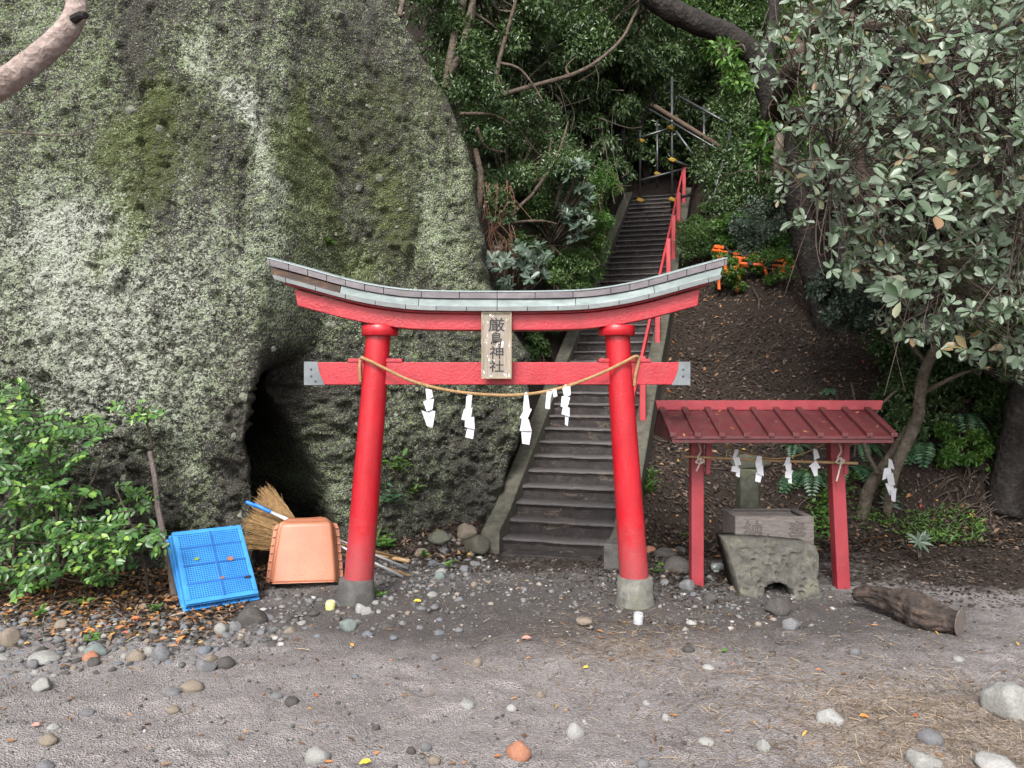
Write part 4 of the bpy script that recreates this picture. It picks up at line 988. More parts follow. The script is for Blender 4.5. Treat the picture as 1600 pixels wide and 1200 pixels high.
# ------------------------------------------------------------------ stone basin
bz = tz(2.27, 6.55)
bo = Vector(at(1219, 938, 6.58)); bo.z = bz - 0.01
basin = empty('stone_basin', bo, 'carved grey stone basin with a round drain hole under the shelter', 'basin')
bs = 6.62 / F
outl = [((1287 - 1219) * bs, -0.05), ((1284 - 1219) * bs, 0.12), ((1292 - 1219) * bs, 0.33), ((1290 - 1219) * bs, 0.40), ((1279 - 1219) * bs, 0.425), ((1215 - 1219) * bs, 0.455), ((1141 - 1219) * bs, 0.472), ((1139 - 1219) * bs, 0.462), ((1150 - 1219) * bs, 0.22), ((1161 - 1219) * bs, -0.05)]
def outer_at(th):
    d = Vector((math.cos(th), math.sin(th))); best = None
    for (a, b_) in zip(outl[:-1], outl[1:]):
        ax, az, bx, bz_ = *a, *b_; ex, ez = bx - ax, bz_ - az; den = d.x * ez - d.y * ex
        if abs(den) < 1e-9: continue
        t = (ax * ez - az * ex) / den; u = (ax * d.y - az * d.x) / den
        if t > 0 and -1e-6 <= u <= 1 + 1e-6: best = t if best is None else min(best, t)
    return (d * (best or 0.3))
ths = sorted(list(np.linspace(-0.12, math.pi + 0.12, 84)) + [math.atan2(z, x) % (2 * math.pi) for x, z in outl[1:-1]])
NR = 34; vs = []; fs = []
AR = 0.128
for th in ths:
    oa = outer_at(th); ia = Vector((AR * math.cos(th), AR * 0.95 * math.sin(th)))
    for r in range(NR + 1):
        p = ia.lerp(oa, r / NR); vs.append((p.x, p.y))
vs = np.array(vs); nth = len(ths)
X2, Z2 = vs[:, 0], vs[:, 1]
d1, rid = worley2(X2 * 16 + 0.8 * Z2 * 16, Z2 * 24 - 0.5 * X2 * 16, 401); d2, rid2 = worley2(X2 * 34, Z2 * 34, 411)
dep = 0.030 * fbm(X2 * 9, Z2 * 9, 0, 421, 4) + 0.012 * fbm(X2 * 30, Z2 * 30, 0, 425, 3) + (rid > 0.72) * 0.020 * sstep(0.5, 0.2, d1 + 0.3 * vnoise(X2 * 40, Z2 * 40, 0, 431)) + 0.010 * sstep(0.4, 0.1, d2) * (rid2 > 0.6)
edge = np.tile(np.linspace(0, 1, NR + 1), nth); dep = dep + 0.035 * sstep(0.93, 1.0, edge) + 0.012 * sstep(0.08, 0.0, edge)
lean = 0.42
Yf = dep + Z2 * lean
front = np.stack([X2, Yf, Z2], 1)
back = front.copy(); back[:, 1] = Yf + 0.40 - Z2 * 0.3; back[:, 0] *= 0.96; back[:, 2] *= 0.97
allv = np.concatenate([front, back]); nV = len(front); W_ = NR + 1
for i in range(nth - 1):
    for r in range(NR):
        a = i * W_ + r; fs.append((a, a + 1, a + W_ + 1, a + W_)); fs.append((nV + a, nV + a + W_, nV + a + W_ + 1, nV + a + 1))
    o1, o2 = i * W_ + NR, (i + 1) * W_ + NR; fs.append((o1, o2 + nV - 0, nV + o2, o2) if False else (o1, nV + o1, nV + o2, o2))
    i1, i2 = i * W_, (i + 1) * W_; fs.append((i1, i2, nV + i2, nV + i1))
for i in (0, nth - 1):
    for r in range(NR): a = i * W_ + r; fs.append((a, a + 1, nV + a + 1, nV + a))
me = new_mesh('slab', allv, fs, True); o = fixn(link('slab', me, M['basin_stone'], basin))
for ch, px_, py_, sz, rot in (('大', 1208, 891, 0.085, 0.15), ('木', 1237, 889, 0.095, -0.1)):
    me = text_mesh(ch, sz, 0.004, 0.0, -0.003)
    z_ = (938 - py_) * bs; link('carved_character', me, M['stone_groove'], basin, ((px_ - 1219) * bs, z_ * lean - 0.002, z_), (math.radians(90 - 22), rot, 0))
mb = MB(); mb.tube([Vector((-0.075, 0.17, 0.44)), Vector((-0.058, 0.13, 0.52))], 0.006, 6); mb.build('peg', M['old_stick'], basin)

# offertory box behind the basin
BY = 7.0; bx0, bx1 = (1149 - 800) / F * BY, (1272 - 800) / F * BY; bzt = CAMH - (807 - HZ) / F * BY
oo = Vector(((bx0 + bx1) / 2, BY, 0)); obox = empty('offertory_box', oo, 'weathered grey wooden offertory box with two carved characters', 'box')
bw = bx1 - bx0; bzb = 0.1
for nm, c, sz in (('front_panel', (0, 0.012, (bzt + bzb) / 2), (bw, 0.024, bzt - bzb)), ('back_panel', (0, 0.40, (bzt + bzb) / 2), (bw, 0.024, bzt - bzb)),
                  ('side_panel', (-bw / 2 + 0.012, 0.206, (bzt + bzb) / 2), (0.024, 0.360, bzt - bzb - 0.002)), ('side_panel', (bw / 2 - 0.012, 0.206, (bzt + bzb) / 2), (0.024, 0.360, bzt - bzb - 0.002)),
                  ('top_board', (-0.04, 0.145, bzt - 0.022), (bw - 0.14, 0.236, 0.02)), ('top_slat', (-0.04, 0.32, bzt - 0.018), (bw - 0.14, 0.10, 0.02)),
                  ('rim', (-bw / 2 + 0.05, 0.206, bzt - 0.012), (0.045, 0.360, 0.026)), ('rim', (bw / 2 - 0.05, 0.206, bzt - 0.012), (0.045, 0.360, 0.026))):
    mb = MB(); mb.box(c, sz); mb.build(nm, M['box_wood'], obox, 0.004)
for ch, px_, w_, h_ in (('奉', 1245.5, 29, 30), ('納', 1176, 29, 32)):
    me = text_mesh(ch, 0.17, 0, 0.0022)
    o = link('carved_character', me, M['groove'], obox, ((px_ - 800) / F * BY - oo.x, -0.0006, CAMH - (829 - HZ) / F * BY), (math.radians(90), 0, 0))
    if len(me.vertices):
        co = np.array([v.co[:] for v in me.vertices]); o.scale = (w_ / F * BY / np.ptp(co[:, 0]), h_ / F * BY / np.ptp(co[:, 1]), 1)
for px_, py_ in ((1152, 810), (1268, 813), (1268, 838), (1152, 845)):
    mb = MB(); mb.lathe([(0.006, 0), (0.004, 0.003)], Vector(((px_ - 800) / F * BY - oo.x, -0.001, CAMH - (py_ - HZ) / F * BY)), 8, (0, -1, 0)); mb.build('nail', M['steel'], obox)

# mossy stone pillar behind
pb = G(1166, 790); pb = at(1164, 795, 8.05)
pil = empty('stone_pillar', (pb.x, 8.05, tz(pb.x, 8.05)), 'mossy square stone pillar with a block on top behind the offertory box', 'pillar')
mb = MB(); mb.box((0.02, 0, 0.36), (0.19, 0.2, 1.1)); o = mb.build('shaft', M['pillar_stone'], pil, 0.02)
o = link('block', mesh_with(ANG[1], M['pillar_stone']), None, pil, (0.06, 0, 0.98)); o.scale = (0.22, 0.16, 0.10)

# ------------------------------------------------------------------ things left at the foot of the cliff
def plastic_crate(origin, ux, label):
    BL = Vector(origin); u = Vector((ux[0], ux[1], 0)).normalized(); bk = Vector((-u.y, u.x, 0))
    th = math.radians(43); v = bk * math.cos(th) + Vector((0, 0, 1)) * math.sin(th); n = u.cross(v)
    if n.y > 0: n = -n
    Wd, Hh, D = 0.56, 0.70, 0.095
    o = empty('plastic_crate', BL, label, 'crate', 'blue crates leaning by the cliff')
    R3 = Matrix((u, v, n)).transposed()
    def P(a, b_, c): return u * a + v * b_ + n * c
    def bar(mb, a0, a1, b0, b1, c0, c1): mb.hexa([P(a0, b0, c0), P(a1, b0, c0), P(a1, b1, c0), P(a0, b1, c0), P(a0, b0, c1), P(a1, b0, c1), P(a1, b1, c1), P(a0, b1, c1)])
    # lattice base seen from below: bars crossing with open holes
    mb = MB(); m_ = 0.035; na, nb_ = 26, 34
    for i in range(na + 1):
        a = m_ + (Wd - 2 * m_) * i / na; bar(mb, a - 0.0037, a + 0.0037, m_, Hh - m_, -0.007, -0.0015)
    for j in range(nb_ + 1):
        b_ = m_ + (Hh - 2 * m_) * j / nb_; bar(mb, m_, Wd - m_, b_ - 0.0040, b_ + 0.0040, -0.006, -0.0005)
    fixn(mb.build('lattice_base', M['blue_plastic'], o))
    mb = MB(); bar(mb, m_, Wd - m_, m_, Hh - m_, -0.06, -0.054); fixn(mb.build('hole_shade', M['blue_rib'], o))  # dark sheet added behind the lattice so its holes look shaded
    for b_ in (0.25, 0.5, 0.75):
        mb = MB(); bar(mb, 0.03, Wd - 0.03, Hh * b_ - 0.008, Hh * b_ + 0.008, -0.012, 0.003); fixn(mb.build('rib', M['blue_rib'], o, 0.002))
    mb = MB(); bar(mb, Wd * 0.52 - 0.008, Wd * 0.52 + 0.008, 0.03, Hh - 0.03, -0.012, 0.0035); fixn(mb.build('rib', M['blue_rib'], o, 0.002))
    for a0, a1, b0, b1 in ((0, Wd, 0, m_), (0, Wd, Hh - m_, Hh), (0, m_, m_ + .001, Hh - m_ - .001), (Wd - m_, Wd, m_ + .001, Hh - m_ - .001)):
        mb = MB(); bar(mb, a0, a1, b0, b1, -0.02, 0.0); fixn(mb.build('base_edge', M['blue_plastic'], o, 0.006))
    # slotted side walls and the open rim behind
    for side in range(4):
        L = Wd if side < 2 else Hh; mb = MB(); k = int(L / 0.022)
        for i in range(k + 1):
            q = 0.006 + (L - 0.012) * i / k
            if side == 0: bar(mb, q - 0.005, q + 0.005, 0.0, 0.012, -D, -0.02)
            elif side == 1: bar(mb, q - 0.005, q + 0.005, Hh - 0.012, Hh, -D, -0.02)
            elif side == 2: bar(mb, 0.0, 0.012, q - 0.005, q + 0.005, -D, -0.02)
            else: bar(mb, Wd - 0.012, Wd, q - 0.005, q + 0.005, -D, -0.02)
        fixn(mb.build('slotted_wall', M['blue_plastic'], o))
        for c0, c1, g in ((-D, -D + 0.028, 0.016), (-0.085, -0.072, 0.004), (-0.03, -0.019, 0.003)):
            mb = MB()
            if side == 0: bar(mb, -g, Wd + g, -g, 0.013, c0, c1)
            elif side == 1: bar(mb, -g, Wd + g, Hh - 0.013, Hh + g, c0, c1)
            elif side == 2: bar(mb, -g, 0.013, 0.014, Hh - 0.014, c0, c1)
            else: bar(mb, Wd - 0.013, Wd + g, 0.014, Hh - 0.014, c0, c1)
            fixn(mb.build('rim_band', M['blue_plastic'], o, 0.003))
    return o
bl = Vector((-2.527, 6.115, 0.0)); bl.z = tz(bl.x, bl.y) + 0.085
plastic_crate(bl, (0.458, 0.32), 'front blue plastic crate with lattice base facing out, dead leaves on it')
plastic_crate(bl + Vector((-0.045, 0.10, -0.05)), (0.445, 0.335), 'blue plastic crate wedged behind the front one, only its edge showing')
# leaves lying on the crate
u = Vector((0.458, 0.32, 0)).normalized(); bk = Vector((-u.y, u.x, 0)); vcr = bk * math.cos(math.radians(43)) + Vector((0, 0, 1)) * math.sin(math.radians(43)); ncr = u.cross(vcr); ncr = -ncr if ncr.y > 0 else ncr
def leaf_on(p, a_, b_, l, w, mat, label, cat='fallen leaf', nrm=Vector((0, 0, 1)), grp=None):
    n = Vector(nrm); a_ = Vector(a_).normalized(); b_ = Vector(b_).normalized(); pts = []
    for f, ww in ((-0.5, 0), (-0.2, 0.42), (0.1, 0.5), (0.35, 0.3), (0.5, 0)): pts.append((f, ww))
    vs = [a_ * f * l + n * (0.05 * l * math.sin(f * 5)) for f, _ in pts] + [a_ * f * l + b_ * ww * w + n * 0.14 * l for f, ww in pts[1:-1]] + [a_ * f * l - b_ * ww * w + n * 0.10 * l for f, ww in pts[1:-1]]
    fs = [(0, 5, 1), (1, 5, 6, 2), (2, 6, 7, 3), (3, 7, 4), (0, 1, 8), (1, 2, 9, 8), (2, 3, 10, 9), (3, 4, 10)]
    o = link('fallen_leaf', new_mesh('fallen_leaf', vs, fs, True), mat, None, p); return tag(o, label, cat, grp)
for (a, b_, l, w, m_, lb) in ((0.40, 0.36, 0.06, 0.045, 'fallen_brown', 'round reddish dead leaf lying right of the centre rib of the crate'), (0.14, 0.40, 0.05, 0.03, 'leaf_shrub_single', 'small green leaf lying on the left half of the blue crate'),
                              (0.30, 0.19, 0.045, 0.022, 'fallen_brown', 'narrow reddish leaf low down beside the centre rib of the crate'), (0.50, 0.16, 0.07, 0.02, 'fallen_dark', 'thin dark leaf near the lower right edge of the crate')):
    leaf_on(bl + u * a + vcr * b_ + ncr * 0.006, u + vcr * random.uniform(-.6, .6), vcr, l, w, M[m_], lb, nrm=ncr)

# leaning stick
p0 = G(274, 936); p1 = at(233, 706, 7.02)
st = empty('wooden_stick', p0, 'grey weathered pole leaning on the cliff beside the blue crates', 'pole')
pts = [Vector((0, 0, -0.05))] + [(p1 - p0) * f + Vector((0.012 * math.sin(f * 9), 0, 0.0)) for f in (0.2, 0.4, 0.6, 0.8, 1.0)]
mb = MB(); mb.tube(pts, [0.030, 0.029, 0.028, 0.026, 0.024, 0.020], 9, True, 0.08); mb.build('shaft', M['old_stick'], st)

# orange scoops
def scoop(base, yaw, lean, label):
    o = empty('plastic_scoop', base, label, 'scoop', 'orange scoops propped by the gate'); o.rotation_euler = (math.radians(-lean), 0, yaw)
    nu, nv = 40, 40; vs = []
    for j in range(nv + 1):
        v = j / nv
        for i in range(nu + 1):
            s = -1 + 2 * i / nu
            hw = 0.295 - 0.065 * v ** 1.2 - 0.085 * max(0, (v - 0.80) / 0.20) ** 2.2
            x = hw * math.sin(s * math.pi / 2 * 0.9) / math.sin(math.pi / 2 * 0.9)
            side = sstep(0.72, 1.0, abs(s)); topb = sstep(0.84, 1.0, v)
            y = -0.13 * (1 - float(side) ** 1.3) * (1 - float(topb) ** 1.5 * 0.9) - 0.03 * (1 - s * s)
            z = 0.57 * v - 0.015 * (1 - s * s) * (v > 0.9)
            vs.append((x, y, z))
    ii = np.arange((nu + 1) * (nv + 1)).reshape(nv + 1, nu + 1)
    f_ = np.stack([ii[:-1, :-1], ii[:-1, 1:], ii[1:, 1:], ii[1:, :-1]], -1).reshape(-1, 4)
    b = link('shell', new_mesh('shell', np.array(vs), f_, True), M['orange_plastic'], o); m_ = b.modifiers.new('sol', 'SOLIDIFY'); m_.thickness = 0.004; m_.offset = -1
    vsn = np.array(vs).reshape(nv + 1, nu + 1, 3)
    for k, sg in ((0, -1), (nu, 1)):          # rim flanges with ribs
        pl = [Vector(vsn[j, k]) for j in range(0, nv - 3)]; mb = MB()
        a = [p for p in pl]; q = len(a)
        vs2 = [p + Vector((0, 0.0, 0)) for p in a] + [p + Vector((sg * 0.030, 0.012, 0)) for p in a] + [p + Vector((sg * 0.030, 0.02, 0)) for p in a] + [p + Vector((0, 0.008, 0)) for p in a]
        fs2 = []
        for t in range(4):
            for j in range(q - 1): fs2.append((t * q + j, t * q + j + 1, ((t + 1) % 4) * q + j + 1, ((t + 1) % 4) * q + j))
        mb.add(vs2, fs2); fixn(mb.build('flange', M['orange_plastic'], o))
        for j in range(3, q - 2, 5):
            p = a[j]; mb = MB(); mb.box(p + Vector((sg * 0.014, -0.006, 0)), (0.026, 0.018, 0.012)); mb.build('rib', M['orange_plastic'], o, 0.002)
    mb = MB(); n_ = 24; row = [Vector(vsn[0, i]) for i in range(nu + 1)]
    vs2 = [p for p in row] + [p + Vector((0, -0.022, -0.006)) for p in row] + [p + Vector((0, -0.022, -0.012)) for p in row] + [p + Vector((0, 0.004, -0.008)) for p in row]
    q = nu + 1; fs2 = []
    for t in range(4):
        for j in range(q - 1): fs2.append((t * q + j, t * q + j + 1, ((t + 1) % 4) * q + j + 1, ((t + 1) % 4) * q + j))
    mb.add(vs2, fs2); fixn(mb.build('lip', M['orange_plastic'], o)); return o
sb = at(478, 914, 6.98); sb.z = tz(sb.x, sb.y) + 0.012
scoop(sb, math.radians(7), 17, 'front terracotta-orange plastic scoop standing on its lip by the left column')
scoop(sb + Vector((-0.035, 0.055, 0.0)), math.radians(12), 21, 'second orange plastic scoop nested behind the front one, edge visible at left')

# poles and brooms lying behind the scoops
def pole(name, a, b_, r, mat, label, grip=None, cat='pole', group=None, n=12):
    a, b_ = Vector(a), Vector(b_); o = empty(name, a, label, cat, group)
    mb = MB(); mb.tube([Vector(), (b_ - a) * 0.33, (b_ - a) * 0.66, b_ - a], r, n); mb.build('shaft', mat, o, 0, True)
    if grip:
        d = (b_ - a).normalized(); mb = MB(); mb.tube([d * -0.03, d * -0.02, d * grip, d * (grip + 0.01)], [r * 0.9, r * 1.35, r * 1.35, r * 1.1], n); mb.build('grip', M['blue_grip'], o, 0, True)
    return o
def gz(px, py, up): p = G(px, py); p.z += up; return p
pole('metal_pole', at(389, 786, 7.22), gz(637, 893, 0.03), 0.0125, M['aluminium'], 'upper aluminium pole with blue grip lying behind the orange scoop', 0.10, 'pole', 'metal poles behind the gate column')
pole('metal_pole', at(402, 790, 7.22), gz(630, 905, 0.02), 0.0125, M['aluminium'], 'lower aluminium pole with blue grip crossing behind the left column', 0.13, 'pole', 'metal poles behind the gate column')
def broom(neck, tip, spread, nb_, handle_end, label, seed, flat=0.5):
    neck, tip, he = Vector(neck), Vector(tip), Vector(handle_end); r = random.Random(seed)
    o = empty('bamboo_broom', neck, label, 'broom', 'bamboo brooms lying in the cave mouth')
    mb = MB(); mb.tube([Vector(), (he - neck) * 0.5, he - neck], [0.016, 0.016, 0.015], 10); mb.build('handle', M['bamboo'], o, 0, True)
    d = tip - neck; L = d.length; d.normalize(); a = d.cross(Vector((0, 1, 0.2))).normalized(); b_ = d.cross(a)
    mb = MB()
    for _ in range(nb_):
        ph = r.uniform(-1, 1); q = r.uniform(-1, 1) * flat; ln = L * r.uniform(0.62, 1.08)
        e = d * ln + (a * ph + b_ * q) * spread * (ln / L) + Vector((0, 0, -0.03 * abs(ph)))
        s_ = (a * ph + b_ * q) * 0.03; mid = e * 0.5 + s_ * 0.6 + Vector((r.gauss(0, 0.012), r.gauss(0, 0.012), r.gauss(0, 0.012)))
        mb.tube([s_, mid, e], [0.0030, 0.0024, 0.0010], 3, False)
        if r.random() < 0.6:
            k = mid.lerp(e, r.uniform(0.2, 0.6)); mb.tube([k, k + (e - mid) * 0.4 + Vector((r.gauss(0, 0.02), r.gauss(0, 0.02), r.gauss(0, 0.02)))], [0.0018, 0.0008], 3, False)
    br = mb.build('bristles', M['bristle'], o); br['kind'] = 'stuff'
    for f in (0.05, 0.16):
        mb = MB(); mb.tube([d * (L * f - 0.008), d * (L * f + 0.008)], 0.036 + 0.02 * f, 12); mb.build('binding', M['clasp'], o)
broom(at(470, 835, 7.34), at(404, 776, 7.42), 0.165, 520, gz(628, 877, 0.03), 'upper bamboo broom with its twig head fanned toward the cave', 3)
broom(at(476, 848, 7.26), at(386, 824, 7.28), 0.17, 520, gz(640, 903, 0.02), 'lower bamboo broom with its twig head lying level below the other', 4)
pole('bamboo_stick', gz(575, 868, 0.02), gz(640, 882, 0.03), 0.02, M['bamboo'], 'short thick bamboo stick right of the left column', None, 'pole')

# cans and bottle
def can(px, py, r, h, mat, label, tilt=0.0):
    p = G(px, py); o = empty('tin_can', p, label, 'can'); o.rotation_euler = (tilt, tilt * 0.5, 0)
    mb = MB(); mb.lathe([(r * 0.9, -0.01), (r * 0.96, 0.004), (r, 0.010), (r, h - 0.010), (r * 0.9, h - 0.002)], (0, 0, 0), 24); mb.build('body', M[mat], o, 0, True)
    mb = MB(); mb.lathe([(r * 0.93, h - 0.003), (r * 0.93, h + 0.002), (r * 0.86, h + 0.002), (r * 0.84, h - 0.003), (0.003, h - 0.003)], (0, 0, 0), 24); mb.build('rim', M['tin'], o)
can(516, 952, 0.038, 0.062, 'yellow_can', 'crumpled yellow tin can half buried in front of the left column', 0.18)
can(997, 976, 0.036, 0.085, 'tin', 'small grey tin can standing in front of the right column', 0.05)
p = G(1111, 893); o = empty('glass_jar', p + Vector((0, 0, 0.035)), 'dusty glass jar lying beside the left shelter post', 'jar')
mb = MB(); mb.lathe([(0.028, 0), (0.040, 0.012), (0.040, 0.10), (0.026, 0.122), (0.026, 0.14), (0.022, 0.141)], (0, 0, 0), 24, (1, 0.15, 0.08)); mb.build('body', M['dusty_glass'], o, 0, True)

# driftwood log
pA, pB = G(1334, 950), G(1500, 992); pA.z += 0.10; pB.z += 0.085
lg = empty('driftwood_log', pB, 'broken dark driftwood log lying right of the shelter', 'log')
cp = bez([pA, pA.lerp(pB, 0.22) + Vector((0, 0, 0.045)), pA.lerp(pB, 0.5) + Vector((0.0, 0, 0.02)), pA.lerp(pB, 0.78), pB], 24)
nn = len(cp); rad = np.interp(np.linspace(0, 1, nn), [0, 0.06, 0.2, 0.4, 0.6, 0.85, 1.0], [0.035, 0.055, 0.066, 0.085, 0.115, 0.105, 0.103])
mb = MB(); mb.tube([c - pB for c in cp], rad, 48); lo = mb.build('trunk_piece', M['log_bark'], lg, 0, True)
co = np.array([v.co[:] for v in lo.data.vertices]); dn = fbm(co[:, 0] * 9, co[:, 1] * 9, co[:, 2] * 9, 61, 4); dn2 = fbm(co[:, 0] * 3, co[:, 1] * 3, co[:, 2] * 3, 62, 2)
cen = np.repeat(np.array([(c - pB)[:] for c in cp]), 48, axis=0); dax = np.array((pB - pA).normalized()); al = co @ dax; ang_ = np.tile(np.arange(48), len(cp)) / 48 * 14; dn3 = fbm(al * 5, ang_, np.tile(np.arange(48), len(cp)) * 0.0, 63, 4)
co2 = cen + (co - cen) * (1 + 0.34 * dn + 0.42 * dn2 + 0.50 * dn3)[:, None]
for v, c in zip(lo.data.vertices, co2): v.co = c
mb = MB(); dr = (cp[-1] - cp[-2]).normalized(); mb.lathe([(0.098, 0), (0.094, 0.006), (0.004, 0.007)], (0, 0, 0), 22, dr); mb.build('cut_end', M['old_stick'], lg)

# orange traffic barriers tipped over in the undergrowth
def barrier(px, py, yaw, roll, label):
    p = G(px, py); o = empty('work_barrier', p + Vector((0, -0.1, 0.18)), label, 'barrier', 'orange barriers thrown on the bank'); o.rotation_euler = (roll, 0.12, yaw)
    for x in (-0.36, 0.36):
        for s_ in (-1, 1):
            mb = MB(); mb.tube([Vector((x, 0, 0.42)), Vector((x + 0.02 * s_, s_ * 0.22, -0.28))], 0.028, 8); mb.build('leg', M['orange_paint'], o)
    for z, y in ((0.34, -0.04), (0.02, -0.13)):
        mb = MB(); mb.tube([Vector((-0.5, y, z)), Vector((0.5, y, z))], 0.026, 8); bb = mb.build('bar', M['orange_paint'], o)
        for x in (-0.18, 0.12, 0.42):
            mb = MB(); mb.tube([Vector((x - 0.05, y, z)), Vector((x + 0.05, y, z))], 0.0285, 8); mb.build('black_band', M['black_tape'], bb)
    for x in (-0.36, 0.36):
        mb = MB(); mb.box((x, 0, 0.44), (0.17, 0.10, 0.07)); mb.build('top_bracket', M['orange_paint'], o, 0.01)
barrier(1156, 442, 0.15, -0.55, 'orange work barrier lying behind the tip of the copper roof')
barrier(1186, 444, -0.35, -0.9, 'orange work barrier tipped over on the right of the other')

# pipe scaffold at the head of the stairs
sc0 = at(1050, 325, 17.6); scf = empty('pipe_scaffold', sc0, 'steel pipe scaffold with yellow clamps at the head of the stairs', 'scaffold')
def pipe(x0, y0, Ya, x1, y1, Yb_, r=0.030, mat='steel', nm='pipe'):
    a, b_ = at(x0, y0, Ya) - sc0, at(x1, y1, Yb_) - sc0; mb = MB(); mb.tube([a, b_], r, 10); mb.build(nm, M[mat], scf, 0, True)
for q in ((1000, 130, 17.6, 1000, 313, 17.6), (1050, 120, 17.2, 1050, 324, 17.2), (985, 140, 18.6, 985, 262, 18.6), (1027, 190, 18.9, 1027, 294, 18.9), (960, 228, 17.9, 1052, 199, 17.2), (1000, 282, 18.2, 1100, 256, 18.6), (1050, 250, 17.15, 1106, 271, 17.9),
          (1050, 312, 17.15, 1160, 283, 16.4), (1142, 205, 16.2, 1104, 350, 15.6), (1060, 150, 17.6, 1150, 200, 16.6), (1100, 165, 17.4, 1100, 290, 17.4), (1148, 210, 16.6, 1148, 330, 16.4), (1056, 205, 17.8, 1100, 265, 17.8), (1100, 278, 16.9, 1180, 280, 16.2)):
    pipe(*q)
pipe(1000, 152, 17.4, 1172, 258, 16.0, 0.05, 'beam_wood', 'timber'); pipe(1010, 168, 17.3, 1160, 256, 16.0, 0.022)
for x, y, Y_ in ((1050, 250, 17.12), (1050, 312, 17.12), (1000, 313, 17.55), (1048, 200, 17.15), (1001, 220, 17.5), (1027, 272, 18.8)):
    c = at(x, y, Y_) - sc0; mb = MB(); mb.box(c, (0.13, 0.09, 0.09), Matrix.Rotation(0.3, 3, 'Y')); k = mb.build('clamp', M['clamp_yellow'], scf, 0.02)
    mb = MB(); mb.tube([c + Vector((-0.09, -0.03, 0.01)), c + Vector((0.09, -0.03, -0.01))], 0.018, 6); mb.build('bolt', M['clamp_yellow'], k)

